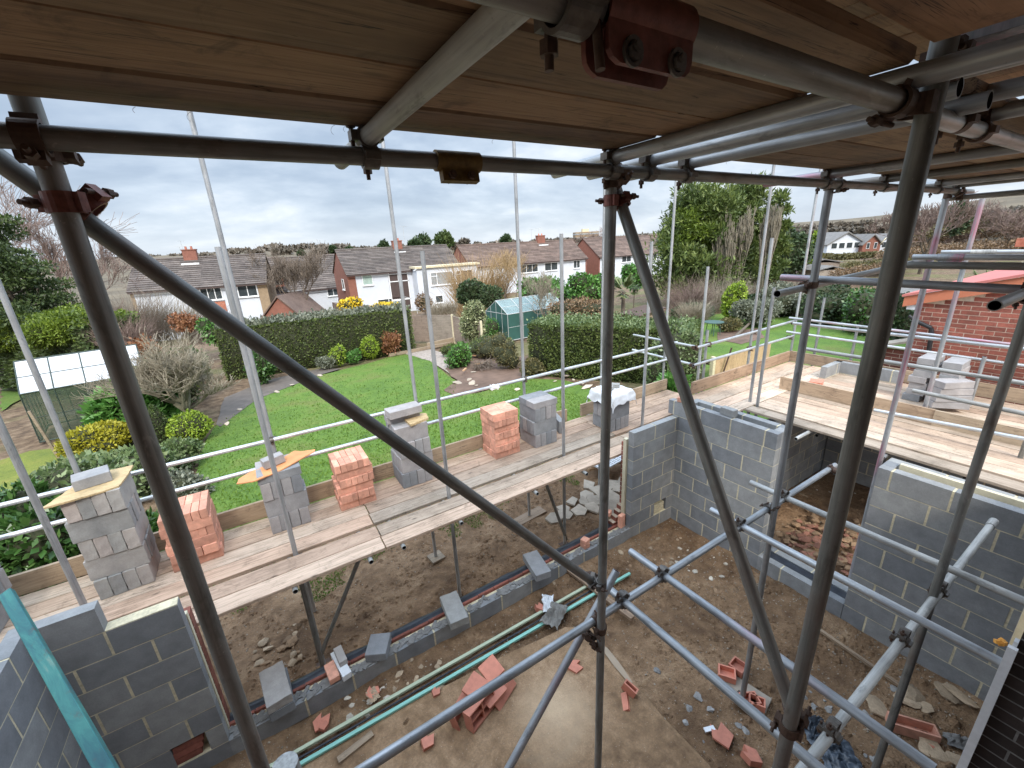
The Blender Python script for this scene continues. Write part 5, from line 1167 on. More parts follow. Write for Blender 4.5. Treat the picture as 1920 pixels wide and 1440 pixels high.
# ---- rockery heap and bushes by the compost
for i, (nm, lb, mt, x, yt, yb, w_, s) in enumerate((
    ('fern_clump', 'fresh green fern clump at the left of the rockery', 'rhodo', 862, 640, 690, 56, .07),
    ('heather_mound', 'olive heather mound on top of the rockery', 'privet', 905, 630, 668, 84, .05),
    ('heather_mound', 'dark heather mound right of the branch pile', 'olive', 950, 640, 692, 62, .05),
    ('small_shrub', 'pale green small shrub between the rockery and the greenhouse', 'light', 948, 632, 655, 40, .05),
    ('russet_shrub', 'russet shrub left of the branch pile', 'brown', 866, 655, 685, 34, .04),
    ('feather_shrub', 'feathery blue green shrub before the greenhouse', 'rhodo', 915, 595, 640, 52, .06),
    ('heather_mound', 'brown green mound behind the branch pile', 'olive', 925, 625, 672, 70, .045),
    ('small_shrub', 'mixed low greenery beside the fence foot', 'privet', 845, 642, 668, 44, .05),
    ('dry_shrub', 'dry leafy plants at the hedge foot', 'olive', 1000, 668, 706, 50, .06))):
    shrub(nm, lb, 'shrub', mt, x, yt, yb, w_, None, n=1900, size=s, k=5, up=.2, lump=.25)
shrub('variegated_shrub', 'tall cream and green variegated shrub left of the greenhouse', 'shrub', 'varieg', 888, 563, 655, 56, None, n=4200, size=.075, k=6, core=.75)
twigs('branch_pile', 'pile of cut arching branches on the rockery', 905, 655, 690, 60, (ag(905, 692)-Vector((0, 0, HC))).dot(Fv), 'twig', 160, .018, arch=3.2, fan=1.6, cat='branches', part='cut_branches')
for i, (x, y, L, rz) in enumerate(((870, 680, .9, -.9), (880, 672, .7, -.7), (905, 688, .8, .05), (872, 700, .5, .9))):
    m = MB(); m.box((-L/2, -.04, 0), (L/2, .04, .05)); o = m.build('timber_offcut', M_['newwood'], None, ag(x, y)+Vector((0, 0, .15)), (0, .1, rz)); tag(o, 'timber offcut dumped on the rockery, %s' % ['longest and reddish', 'short and reddish', 'pale and level', 'small at the front'][i], 'timber')
scatter('garden_stone', 'pale stone on the dug soil bed', 'stone', 'stones on the dug soil bed', [tuple(ag(x, y).xy) for x, y in ((888, 698), (880, 712), (858, 718), (893, 723), (886, 719), (1030, 700), (1045, 702), (1060, 706), (1075, 712), (1092, 718), (1100, 726), (1040, 715), (970, 730))], .12, .34, ['stone'], .6)
# ---- behind the hedges, middle
shrub('dark_bush', 'round dark evergreen bush before the white house', 'bush', 'dark', 880, 520, 575, 56, 30, n=3200, size=.12, k=5)
shrub('dark_bush', 'dark evergreen bush right of the round one', 'bush', 'dark', 915, 528, 580, 60, 30.5, n=3000, size=.11, k=5)
twigs('pale_bush', 'pale dry bush before the white house', 830, 548, 590, 90, 32, 'twigp', 700, .014)
shrub('round_bush', 'small round bare bush beside the white house wall', 'bush', 'heath', 795, 550, 585, 30, 44, n=900, size=.12, k=1, core=.6)
shrub('forsythia', 'yellow flowering forsythia over the long hedge, left mass', 'shrub', 'yellow', 655, 556, 585, 52, 31, n=1500, size=.10, k=4)
shrub('forsythia', 'yellow flowering forsythia over the long hedge, right strip', 'shrub', 'yellow', 722, 566, 586, 64, 31, n=1300, size=.09, k=4)
twigs('twiggy_willow', 'ochre leafless willow right of the white house', 903, 430, 590, 165, 38, 'twigy', 1300, .022, arch=.12, fan=.55, cat='tree')
baretree('twiggy_willow', 'thin ochre leafless tree before the long roofed house', 962, 462, 590, 105, 36, 'twigy', 4, 3, .5, .4, 2, minr=.009, seed=28, trunkr=.1, tfrac=.3)
baretree('bare_sapling', 'pale leafless sapling behind the greenhouse ridge', 1012, 505, 590, 80, 24, 'twigp', 4, 3, .5, .3, 2, minr=.007, seed=31, trunkr=.06, tfrac=.3)
shrub('leafy_hedge', 'bright leafy hedge before the row houses, left part', 'hedge', 'rhodo', 1020, 515, 575, 120, 32, n=4200, size=.14, k=6, sq=.6)
shrub('leafy_hedge', 'bright leafy hedge before the row houses, right part', 'hedge', 'rhodo', 1105, 512, 570, 120, 32, n=4200, size=.14, k=6, sq=.6)
shrub('leafy_hedge', 'bright leafy bush behind the leaning brace', 'bush', 'rhodo', 1190, 492, 545, 60, 34, n=2600, size=.14, k=5)
shrub('russet_hedge', 'russet brown hedge behind the tall clipped hedge', 'hedge', 'heath', 1085, 552, 600, 150, 22, n=5200, size=.075, k=7, sq=.5, core=.7)
twigs('dead_hedge_stems', 'reddish stems along the russet hedge', 1080, 545, 590, 140, 22.5, 'twigr', 600, .008)
def palm(x, yt, yb, w_, D, label, n=34, name='palm', spike=False, mat='palm'):
    q = ad(x, yb, D); base = Vector((q.x, q.y, gz(q.x, q.y))); H = ad(x, yt, D).z-base.z; wd = w_*D/FPX; root = empty(name, base, label, 'palm'); zc_ = H*.62; Vs = []
    for i in range(n):
        a = i*2.4; el = R_.uniform(-.3, 1.3); d = np.array([math.cos(a)*math.cos(el), math.sin(a)*math.cos(el), math.sin(el)]); L = wd*.5*R_.uniform(.75, 1.1)
        for k in range(14):
            f = (k/13-.5)*1.5; dd = unit(d+np.cross(d, [0, 0, 1])*f*(.25 if spike else .9)); p0 = np.array([0, 0, zc_])+d*L*.35; p1 = p0+dd*L*.6-np.array([0, 0, .18*L*abs(f)]); s = unit(np.cross(dd, [0, 0, 1]))*.03*wd*.5
            Vs.append([p0, (p0+p1)/2+s, p1, (p0+p1)/2-s])
    V = np.array(Vs); quadobj('fronds', V, rg.uniform(0, 1, len(V)), FM[mat], root); m = MB(); m.tube((0, 0, 0), (0, 0, zc_), .13, .11, 9); m.build('trunk', M_['bark'], root)
palm(1168, 498, 585, 78, 25, 'fan palm behind the middle upright'); palm(1845, 505, 560, 90, 22, 'spiky palm leaves over the brick garage roof', 24, spike=True)
# hut with a warped roof
p = ad(1205, 575, 22); root = empty('garden_hut', (p.x, p.y, gz(p.x, p.y)), 'dark timber hut with a rusty roof edge behind the leaning brace', 'hut'); hh = p.z-gz(p.x, p.y)
m = MB(); m.box((-.85, -.6, 0), (.85, .6, 1.45)); m.build('wall', M_['toe'], root)
m = MB(); m.prism([(-1.0, 1.42), (1.0, 1.62), (1.0, 1.68), (-1.0, 1.48)], -.75, .75, M=Matrix(((1, 0, 0, 0), (0, 0, 1, 0), (0, 1, 0, 0), (0, 0, 0, 1)))); m.build('roof', M_['rust'], root)
m = MB(); m.box((-.3, -.63, .7), (.4, -.61, 1.2)); m.build('window', M_['hole'], root)
# ---- right hand garden
M_['tablem'] = simple('green garden table', (.06, .11, .10), .5, .2, 10, .05)
p = ag(1336, 628); root = empty('garden_table', p, 'small dark green garden table on the far right lawn', 'table'); m = MB(); m.tube((0, 0, .68), (0, 0, .71), .5, n=20); m.build('tabletop', M_['tablem'], root)
for a in range(4): m = MB(); m.tube((math.cos(a*1.57+.7)*.36, math.sin(a*1.57+.7)*.36, 0), (math.cos(a*1.57+.7)*.3, math.sin(a*1.57+.7)*.3, .68), .02, n=6); m.build('leg', M_['tablem'], root)
shrub('golden_bush', 'tall yellow green bush on the right hand lawn', 'bush', 'ygreen', 1374, 530, 605, 54, None, n=5200, size=.09, k=5, core=.8)
shrub('olive_bush', 'thin olive growth under the golden bush', 'bush', 'olive', 1366, 592, 622, 56, None, n=1300, size=.07, k=3, core=.5)
r_ = shrub('weeping_tree', 'grey green flat topped small tree with a leaning trunk', 'tree', 'grey', 1416, 560, 606, 112, 24.0, n=6500, size=.075, k=8, core=.7, lump=.2, sq=.8, trunk=.01)
p0 = ag(1378, 632); q0 = ad(1412, 600, 24.0); m = MB(); m.tube(Vector(p0)-r_.location, Vector(q0)-r_.location, .09, .06, 8); m.build('leaning_trunk', M_['bark'], r_)
sheet('soil_ring', rough(P2((1345, 622), (1420, 615), (1435, 632), (1390, 645), (1345, 636)), .15, .4), -.012, M_['soil'])
for i, (x, yt, yb, w_, d, mt) in enumerate(((1290, 478, 600, 90, 30, 'twigr'), (1345, 480, 600, 110, 31, 'twigp'), (1300, 540, 605, 90, 27, 'twigp'), (1410, 500, 580, 90, 33, 'twig'), (1490, 505, 555, 90, 32, 'twigp'))):
    twigs('bare_shrub', ['pink tinged leafless shrub below the big conifer', 'pale leafless shrub below the conifer', 'fan shaped leafless shrub behind the garden table', 'leafless shrub behind the golden bush', 'pale dry shrub before the dark bush at the right'][i], x, yt, yb, w_, d, mt, 1100, .013, 'leafless shrubs at the right hand garden', fan=.9)
def conifer(label, x, yt, yb, w_, D, mat, n, size, seed, k=30, name='conifer', flatt=.5, trunkr=.18, group=None):
    return gappy(name, label, x, yt, yb, w_, D, 'cypress' if mat == 'conif' else mat, n, size, k, seed, 3.6, 'tree', trunkr, flatt, group, upk=.55, lumpk=.55)
conifer('big spreading conifer, left half, standing beyond the right hand lawn', 1305, 368, 535, 190, 36, 'conif', 34000, .11, 5, 44)
conifer('tall conifer top right of the bare trunks', 1385, 350, 530, 125, 37, 'conif', 17000, .11, 6, 34)
conifer('narrow ragged conifer at the right of the big group', 1436, 368, 560, 70, 37.5, 'conif', 7000, .11, 7, 22)
conifer('bright sprayed conifer branches at the front of the big group', 1290, 395, 470, 120, 34.5, 'conifb', 6500, .09, 8, 16)
for i, (x, yt, w_) in enumerate(((1368, 385, 46), (1432, 385, 26), (1352, 420, 30))):
    baretree('dead_conifer', ['pale dead upright stems in the middle of the conifers', 'pale dead stems at the right of the conifers', 'dead stems low in front of the conifers'][i], x, yt, 540, w_, 33.5, 'twigp', 4, 3, .22, .8, 5, minr=.02, seed=40+i, trunkr=.14, tfrac=.4, bark='barkg')
shrub('dark_tree', 'dense dark rounded evergreen right of the conifers', 'tree', 'dark', 1482, 418, 520, 92, 42, n=5200, size=.2, k=7, core=.7, lump=.22)
shrub('golden_tree', 'golden evergreen strip behind the thin walkway upright', 'tree', 'ygreen', 1528, 428, 500, 26, 44, n=1500, size=.2, k=4)
# long dark hedge behind the right lawn
for i, (x, yt, yb, w_, d, mt, s) in enumerate(((1300, 560, 612, 110, 29, 'dark', .13), (1470, 528, 600, 150, 27, 'grey', .10), (1560, 535, 615, 170, 24, 'dark', .11), (1640, 540, 640, 160, 21, 'laurel', .10), (1700, 545, 660, 90, 18.5, 'dark', .09), (1420, 545, 600, 100, 29, 'dark', .12))):
    shrub('boundary_hedge', ['dark hedge behind the garden table', 'greyish hedge left of the leaning tube, right of the golden bush', 'dark boundary hedge behind the open ended tube', 'bright patched laurel hedge behind the near thick upright', 'dark hedge ending at the brick garage', 'dark hedge behind the flat topped tree'][i], 'hedge', mt, x, yt, yb, w_, d, n=5200, size=s, k=7, sq=.6, core=.85, lump=.12)
# small new timber fence by the walkway
p = ag(1338, 705); q = ag(1442, 706); pa_ = ay(1335, 700, 8.4); pb_ = ay(1440, 688, 8.4)
root = empty('timber_fence', (pa_.x, 8.4, -.35), 'short new timber fence panel with a concrete post beyond the walkway', 'fence'); Lf = pb_.x-pa_.x-.1; zt = ay(1342, 672, 8.4).z+.35
m = MB(); 
for i in range(int(Lf/.1)): m.box((.1+.1*i, -.01, 0), (.195+.1*i, .01, zt-.02*0), .5)
m.box((.1, -.03, zt), (Lf, .03, zt+.03)); m.build('panel', M_['newwood'], root)
m = MB(); m.box((-.08, -.06, 0), (.06, .06, zt+.08)); m.build('post', M_['mortar'], root)
m = MB(); a_ = ay(1355, 702, 8.25); b_ = ay(1372, 652, 8.25); m.tube(a_-root.location, b_-root.location, .03, n=4, smooth=False); m.build('brace', M_['rust'], root)
shrub('corner_plant', 'leafy green plant at the gap between the two decks', 'plant', 'rhodo', 1262, 700, 745, 60, 9.4, n=700, size=.10, k=3, aspect=2.4, core=0, shell=.5)
# ---- the brick garage on the right
XB = 10.05
cl = ax(1712, 600, XB); tl = ax(1702, 568, XB); tr = ax(1890, 541, XB); bl = ax(1690, 620, XB)
yL = ax(1716, 590, XB).y; 
root = empty('brick_garage', (XB, yL, 0), 'red brick garage with a pink red sloping roof at the right', 'garage')
m = MB(); slope = (ax(1858, 549, XB).z-ax(1733, 568, XB).z)/(ax(1733, 568, XB).y-ax(1858, 549, XB).y); z0_ = ax(1733, 568, XB).z; y0_ = ax(1733, 568, XB).y
zt_ = lambda y: z0_+(y0_-y)*slope
for k in range(66):
    z = -.4+.075*k
    u = 0 if k % 2 else .1125
    def putb(a, b, t_):
        ya, yb_ = yL-a, yL-b
        if z+.065 > zt_(ya)+.02: return
        m.box((0, yb_-yL, z), (.1, ya-yL, z+.065), t_, 0)
    if u: putb(0, .1025, R_.random())
    while u < 4.6: putb(u, u+.215, R_.random()); u += .225
m.add([(.004, 0, -.4), (.004, -4.6, -.4), (.004, -4.6, zt_(yL-4.6)), (.004, 0, zt_(yL)), (.3, 0, -.4), (.3, -4.6, -.4), (.3, -4.6, zt_(yL-4.6)), (.3, 0, zt_(yL))], [(0, 1, 2, 3), (7, 6, 5, 4), (0, 3, 7, 4), (3, 2, 6, 7), (1, 5, 6, 2)], .5, 1)
M_['gbrick'] = simple('bright facing brick', (.27, .085, .058), .85, .4, 40, .35, usetint=True); m.build('wall', [M_['gbrick'], M_['brickm']], root)
M_['redroof'] = simple('red painted felt', (.52, .17, .15), .75, .12, 3, .15); M_['verge'] = simple('terracotta verge', (.50, .17, .09), .65, .12, 6, .15)
m = MB(); Mx = Matrix(((0, 0, 1, 0), (1, 0, 0, 0), (0, 1, 0, 0), (0, 0, 0, 1)))
ov = .18; pl = [(ov, zt_(yL+ov)), (-4.8, zt_(yL-4.8)), (-4.8, zt_(yL-4.8)+.17), (ov, zt_(yL+ov)+.17)]
m.prism([(a, b) for a, b in pl], -.09, .02, M=Mx); m.build('verge', M_['verge'], root)
m = MB(); m.prism([(ov+.03, zt_(yL+ov)+.172), (-4.8, zt_(yL-4.8)+.172), (-4.8, zt_(yL-4.8)+.215), (ov+.03, zt_(yL+ov)+.215)], -.12, 6.6, M=Mx); m.build('roof', M_['redroof'], root)
m = MB(); m.box((-.05, .0, zt_(yL)-.10), (3, .13, zt_(yL)-.02)); m.build('fascia', M_['plastic'], root)
M_['black'] = simple('black plastic pipe', (.02, .02, .022), .35, .2, 10, .05)
pz_ = [ax(*q, XB-.06)-root.location for q in ((1704, 592), (1718, 602), (1746, 615), (1747, 625), (1736, 690), (1730, 760))]
m = MB(); m.path(pz_, [.034]*6, 12); m.path([pz_[4]+Vector((0, 0, -.05)), pz_[4]+Vector((0, 0, .06))], [.042, .042], 12); m.build('downpipe', M_['black'], root)
# lean-to with pale tiles left of the garage
p = ax(1660, 650, XB); m = MB(); a_ = [ax(*q, XB+.3) for q in ((1655, 640), (1695, 634), (1690, 655), (1645, 655))]
o = wall('brick_wall', 'low brick wall with stone coping left of the garage', (XB+.3, ax(1648, 655, XB+.3).y, -.3), (0, -1, 0), (-1, 0, 0), [[(0, abs(ax(1648, 655, XB+.3).y-yL)+.1, 0 if k % 2 else .1125)] for k in range(int((ax(1680, 650, XB+.3).z+.3)/.075))], cat='brick wall', z0=-.3, **BRW)
yy0 = ax(1648, 655, XB+.3).y; zc_ = ax(1690, 636, XB+.3).z
m = MB(); m.prism([(yy0+.1, zc_-.22), (yL-.1, zc_+.02), (yL-.1, zc_+.06), (yy0+.1, zc_-.18)], XB+.15, XB+.75, M=Matrix(((0, 0, 1, 0), (1, 0, 0, 0), (0, 1, 0, 0), (0, 0, 0, 1)))); tag(m.build('coping', M_['stone']), 'pale coping slab sloping up to the brick garage', 'coping')
# ================================================================ houses beyond
def tilemat(name, a, b_, c_):
    m, t, b = nt(name); v = coords(t, (1, 1, 1), rnd=False); n = noi(t, v, 1.2, 5, .65); n2 = noi(t, v, 9, 3, .7)
    c = ramp(t, mth(t, 'ADD', mth(t, 'MULTIPLY', n, .5), mth(t, 'MULTIPLY', n2, .5)), [(.35, a), (.5, b_), (.66, c_)])
    c = mixc(t, 1., c, ramp(t, tint(t), [(0, (.7, .7, .7)), (1, (1.25, 1.25, 1.25))]), 'MULTIPLY'); S(t, c, b.inputs['Base Color']); b.inputs['Roughness'].default_value = .85; return m
M_['tiles'] = tilemat('mossy roof tiles', (.06, .05, .045), (.115, .095, .085), (.17, .145, .125)); M_['tilesr'] = tilemat('brown roof tiles', (.09, .06, .05), (.15, .105, .085), (.21, .15, .12))
M_['tilesg'] = tilemat('grey roof', (.13, .125, .12), (.19, .18, .17), (.25, .24, .23)); M_['tilesred'] = tilemat('red roof tiles', (.25, .08, .05), (.42, .15, .09), (.55, .23, .15))
M_['render'] = simple('white render', (.60, .63, .68), .9, .07, 1.5, .1); M_['hbrick'] = simple('house brick', (.24, .10, .07), .9, .3, 14, .1); M_['tbrick'] = simple('tan house brick', (.30, .22, .14), .9, .25, 14, .1)
M_['brownp'] = simple('brown cladding panel', (.075, .05, .045), .6, .2, 6, .05); M_['pane'] = simple('window glass', (.05, .06, .065), .12, .5, 1.2, 0); M_['curt'] = simple('net curtain pane', (.30, .31, .31), .35, .4, 5, 0)
M_['uframe'] = simple('white window frame', (.80, .81, .82), .4, .05, 3, 0); M_['paneb'] = simple('pale green blind', (.35, .45, .40), .4, .3, 6, 0)
def mtx(root): return root
def window(root, x, z, w_, h, y, kind='two', pane='pane', face=0, sill=True):
    """face 0: front (y = plane, outwards -y); 1: left gable (x plane); 2: right gable"""
    def T(a, b, c): return (a, b, c) if face == 0 else ((b, a, c) if face == 1 else (-b, a, c))
    fr = MB(); f = .07
    def bx(x0, x1, z0, z1, y0, y1, mb):
        p = [T(xx, yy, zz_) for xx in (x0, x1) for yy in (y0, y1) for zz_ in (z0, z1)]
        lo = [min(q[i] for q in p) for i in range(3)]; hi = [max(q[i] for q in p) for i in range(3)]; mb.box(lo, hi)
    bx(x, x+w_, z, z+f, y-.05, y+.05, fr); bx(x, x+w_, z+h-f, z+h, y-.05, y+.05, fr); bx(x, x+f, z+f, z+h-f, y-.05, y+.05, fr); bx(x+w_-f, x+w_, z+f, z+h-f, y-.05, y+.05, fr)
    n = {'one': 1, 'two': 2, 'three': 3, 'side': 0, 'grid': 4}[kind]
    if kind == 'side': bx(x+w_*.26, x+w_*.26+f, z+f, z+h-f, y-.048, y+.05, fr); bx(x+f, x+w_*.26, z+h*.68, z+h*.68+f, y-.046, y+.05, fr)
    for i in range(1, n): bx(x+w_*i/n-f/2, x+w_*i/n+f/2, z+f, z+h-f, y-.048, y+.05, fr)
    if kind == 'grid':
        for i in (1, 2): bx(x+f, x+w_-f, z+h*i/3-.03, z+h*i/3+.03, y-.046, y+.05, fr)
    o = fr.build('window', M_['uframe'], root); g = MB(); bx(x+f*.6, x+w_-f*.6, z+f*.6, z+h-f*.6, y-.015, y+.02, g); g.build('pane', M_[pane], o)
    if sill: s = MB(); bx(x-.06, x+w_+.06, z-.08, z-.002, y-.14, y+.05, s); s.build('sill', M_['uframe'], o)
def tiledroof(m, x0, x1, y0, z0, y1, z1, courses, th=.035, nx=None):
    """a slope of overlapping tile courses from eave (y0,z0) to ridge (y1,z1)"""
    nx = nx or max(1, int((x1-x0)/1.6)); L = math.hypot(y1-y0, z1-z0); n = Vector((0, -(z1-z0), (y1-y0) if y1 > y0 else -(y1-y0))).normalized()
    if n.z < 0: n = -n
    for k in range(courses):
        a, b = k/courses, (k+1.12)/courses; b = min(b, 1.02)
        for i in range(nx):
            xa = x0+(x1-x0)*i/nx; xb = x0+(x1-x0)*(i+1)/nx-.0; t_ = R_.random()
            pa = Vector((0, y0+(y1-y0)*a, z0+(z1-z0)*a)); pb = Vector((0, y0+(y1-y0)*b, z0+(z1-z0)*b)); o1 = n*(th+.03); o0 = n*th*.1
            vs = [Vector((xa, pa.y, pa.z))+o0-n*.02, Vector((xb, pa.y, pa.z))+o0-n*.02, Vector((xb, pa.y, pa.z))+o1, Vector((xa, pa.y, pa.z))+o1, Vector((xb, pb.y, pb.z))+o0, Vector((xa, pb.y, pb.z))+o0]
            m.add(vs, [(0, 1, 2, 3), (3, 2, 4, 5)], t_)
def house(name, label, origin, rz, W, Dp, eave, ridge, wallm='render', roofm='tiles', gable='hbrick', courses=16, front=(), left=(), right=(), chims=(), strip=True, ov=.3, cat='house'):
    """origin = front left ground corner; local x along the front, y away"""
    root = empty(name, origin, label, cat, None, rz); m = MB(); m.box((.28, 0, -.5), (W-.28, .25, eave)); m.build('front_wall', M_[wallm], root)
    for k, (xa, xb) in enumerate(((0, .28), (W-.28, W))):
        g = MB(); g.prism([(0.005, -.5), (Dp, -.5), (Dp, eave), (Dp/2, ridge-.05), (0.005, eave)], xa, xb, M=Matrix(((0, 0, 1, 0), (1, 0, 0, 0), (0, 1, 0, 0), (0, 0, 0, 1)))); g.build('gable_wall', M_[gable], root)
    g = MB(); g.box((.28, Dp-.2, -.5), (W-.28, Dp, eave)); g.build('rear_wall', M_[wallm], root)
    r = MB(); sl = (ridge-eave)/(Dp/2); tiledroof(r, -ov*.4, W+ov*.4, -ov, eave-ov*sl, Dp/2, ridge, courses); tiledroof(r, -ov*.4, W+ov*.4, Dp+ov, eave-ov*sl, Dp/2, ridge, courses)
    r.add([(-ov*.35, -ov+.04, eave-ov*sl-.03), (W+ov*.35, -ov+.04, eave-ov*sl-.03), (W+ov*.35, Dp/2, ridge-.03), (-ov*.35, Dp/2, ridge-.03), (W+ov*.35, Dp+ov-.04, eave-ov*sl-.03), (-ov*.35, Dp+ov-.04, eave-ov*sl-.03)], [(0, 1, 2, 3), (3, 2, 4, 5)], .4)
    r.path([Vector((-ov*.4, Dp/2, ridge+.05)), Vector((W+ov*.4, Dp/2, ridge+.05))], [.11, .11], 8); ro = r.build('roof', M_[roofm], root)
    g = MB(); g.box((-.02, -ov-.12, eave-ov*sl-.14), (W+.02, -ov-.01, eave-ov*sl-.03)); g.build('gutter', M_['brownp'], root)
    for (cx_, cw, ch, y_) in chims:
        c = MB(); c.box((cx_, y_-.3, ridge-.9), (cx_+cw, y_+.3, ridge+ch)); c.box((cx_-.05, y_-.35, ridge+ch), (cx_+cw+.05, y_+.35, ridge+ch+.1)); co = c.build('chimney', M_['hbrick'], ro)
        c = MB(); [c.tube((cx_+cw*f, y_, ridge+ch+.1), (cx_+cw*f, y_, ridge+ch+.38), .11, .09, 8) for f in (.3, .7)]; c.build('chimney_pot', M_['terra'], ro)
        c = MB(); c.box((cx_-.15, y_-.95, ridge-.62), (cx_+cw+.15, y_-.28, ridge-.45)); c.build('flashing', M_['uframe'], ro)
    for w_ in front: window(root, *w_)
    for w_ in left: window(root, *w_, face=1)
    return root
def aerial(root_pos, h, label, n=6, an=0):
    m = MB(); m.tube((0, 0, 0), (0, 0, h), .022, n=6); d = Vector((math.cos(an), math.sin(an), 0)); m.tube(Vector((0, 0, h))-d*.5, Vector((0, 0, h))+d*.7, .015, n=5); e = Vector((-d.y, d.x, 0))
    for i in range(n): c = Vector((0, 0, h))+d*(-.45+1.1*i/n); m.tube(c-e*.22, c+e*.22, .008, n=4)
    o = m.build('tv_aerial', M_['alu'], None, root_pos); tag(o, label, 'aerial')
GZ = -2.58; E_, Rg = 2.25-GZ, 4.62-GZ
Y0 = 50
def yx(px_, py_, Y=50): return ay(px_, py_, Y).x
# H1 far left pair
X1, X2 = yx(235, 545), yx(497, 530)
h1 = house('row_house', 'white rendered house with mossy roof and tan brick gable, left of the bare tree', (X1, 51.2, GZ), math.radians(-9), X2-X1+.2, 7.2, E_-.1, Rg, 'render', 'tiles', 'tbrick', 15,
  front=[(5.3, E_-1.55, 1.75, 1.15, -.01, 'three'), (8.35, E_-1.5, 1.7, 1.2, -.01, 'two')], chims=[(X2-X1-6.8, 1.15, .75, 3.6)])
m = MB(); m.box((5.2, -.06, .3), (7.1, .02, E_-1.75)); m.build('cladding', M_['tilesred'], h1)
m = MB(); m.box((X2-X1-.65, -.03, -.4), (X2-X1+.2, .03, E_-.2)); m.build('brick_pier', M_['tbrick'], h1)
p = ad(345, 476, 55); aerial(p+Vector((0, 0, -.3)), 1.9, 'tall thin aerial on the chimney of the far left house', 3, 1.); p = ad(338, 470, 55); aerial(p, .5, 'small aerial on the far left chimney', 6, .2)
# H2 row behind, dark roofs
Xa, Xb = yx(505, 560, 60), yx(648, 550, 60)
house('row_house', 'brown roofed houses set back between the two white houses', (Xa-.6, 60, GZ-.2), math.radians(2), Xb-Xa+2, 8, 3.2, 6.9, 'render', 'tiles', 'hbrick', 17, front=[(Xb-Xa-1.6, 1.9, 1.5, 1.1, -.01, 'two'), (Xb-Xa-.5, .5, 1.1, 1.0, -.01, 'one')])
for (a, b, l) in ((518, 523, 'left'), (553, 548, 'right')):
    p = ay(a, b, 59.2); r_ = empty('dormer', (p.x, p.y, p.z), 'small dormer in the brown roof between the houses, ' + l, 'dormer'); m = MB(); m.box((-.7, -.4, -.9), (.7, 2.4, .1)); m.build('cheeks', M_['hbrick'], r_); m = MB(); m.box((-.8, -.55, .1), (.8, 2.5, .2)); m.build('roof', M_['tilesg'], r_)
    m = MB(); m.box((-.5, -.44, -.65), (.5, -.41, .02)); m.build('window', M_['pane'], r_)
p = ad(538, 590, 42); q = ad(575, 596, 42); g_ = p.z
root = empty('garage', (ad(530, 600, 42).x, ad(530, 600, 42).y, GZ+.6), 'small brown gabled garage before the left white house', 'garage'); z1_ = ad(530, 596, 42).z-GZ-.6; z2_ = ad(518, 556, 42).z-GZ-.6
m = MB(); m.prism([(-1.9, -.4), (1.9, -.4), (1.9, z1_), (0, z2_-.1), (-1.9, z1_)], 0, 5, M=Matrix(((1, 0, 0, 0), (0, 0, 1, 0), (0, 1, 0, 0), (0, 0, 0, 1)))); m.build('wall', M_['hbrick'], root)
m = MB(); m.prism([(-2.1, z1_-.1), (0, z2_), (2.1, z1_-.1), (2.1, z1_+.05), (0, z2_+.15), (-2.1, z1_+.05)], -.2, 5.2, M=Matrix(((1, 0, 0, 0), (0, 0, 1, 0), (0, 1, 0, 0), (0, 0, 0, 1)))); m.build('roof', M_['tilesr'], root); root.rotation_euler = (0, 0, -.55)
# H3 middle white house
A, B, Cx = yx(650, 515), yx(776, 505), yx(878, 495)
h3 = house('row_house', 'white rendered house with tall brown window panel and brick gable, centre of the row', (A, 50, GZ), 0, ax(858, 461, 23.6).x-A, 7.4, E_, Rg+.05, 'render', 'tiles', 'hbrick', 17,
  front=[(1.55, E_-1.45, 1.15, 1.15, -.01, 'one', 'paneb'), (2.9, .35, 2.6, 1.35, -.01, 'two')], left=[(2.1, E_-1.9, 1.1, 1.2, -.01, 'one')], chims=[((yx(752, 470)-A)*1.03, 1.15, .75, 3.7)])
m = MB(); m.box((0, -.035, -.4), (.85, .03, E_-.15)); m.build('brick_pier', M_['hbrick'], h3)
Tl, Tr = yx(727, 512)-A, yx(764, 512)-A
m = MB(); m.box((Tl, -.06, .2), (Tr, .02, E_-.12)); tp = m.build('tall_panel', M_['brownp'], h3)
for (u0, u1, z0_, z1_, mt) in ((0, 1, E_-.22, E_-.1, 'uframe'), (0, 1, E_-1.35, E_-1.25, 'uframe'), (0, 1, E_-.5, E_-.42, 'uframe'), (0, 1, 1.35, 1.5, 'uframe'), (.46, .52, E_-1.3, E_-.2, 'uframe'), (0, .04, .2, E_-.1, 'uframe'), (.96, 1., .2, E_-.1, 'uframe'), (.0, .56, .42, .52, 'uframe')):
    m = MB(); m.box((Tl+(Tr-Tl)*u0, -.10-(.01 if u1 < 1 else 0), z0_), (Tl+(Tr-Tl)*u1, -.062, z1_)); m.build('panel_frame', M_[mt], tp)
window(h3, Tl+.05, .5, (Tr-Tl)*.53, .85, -.10, 'grid')
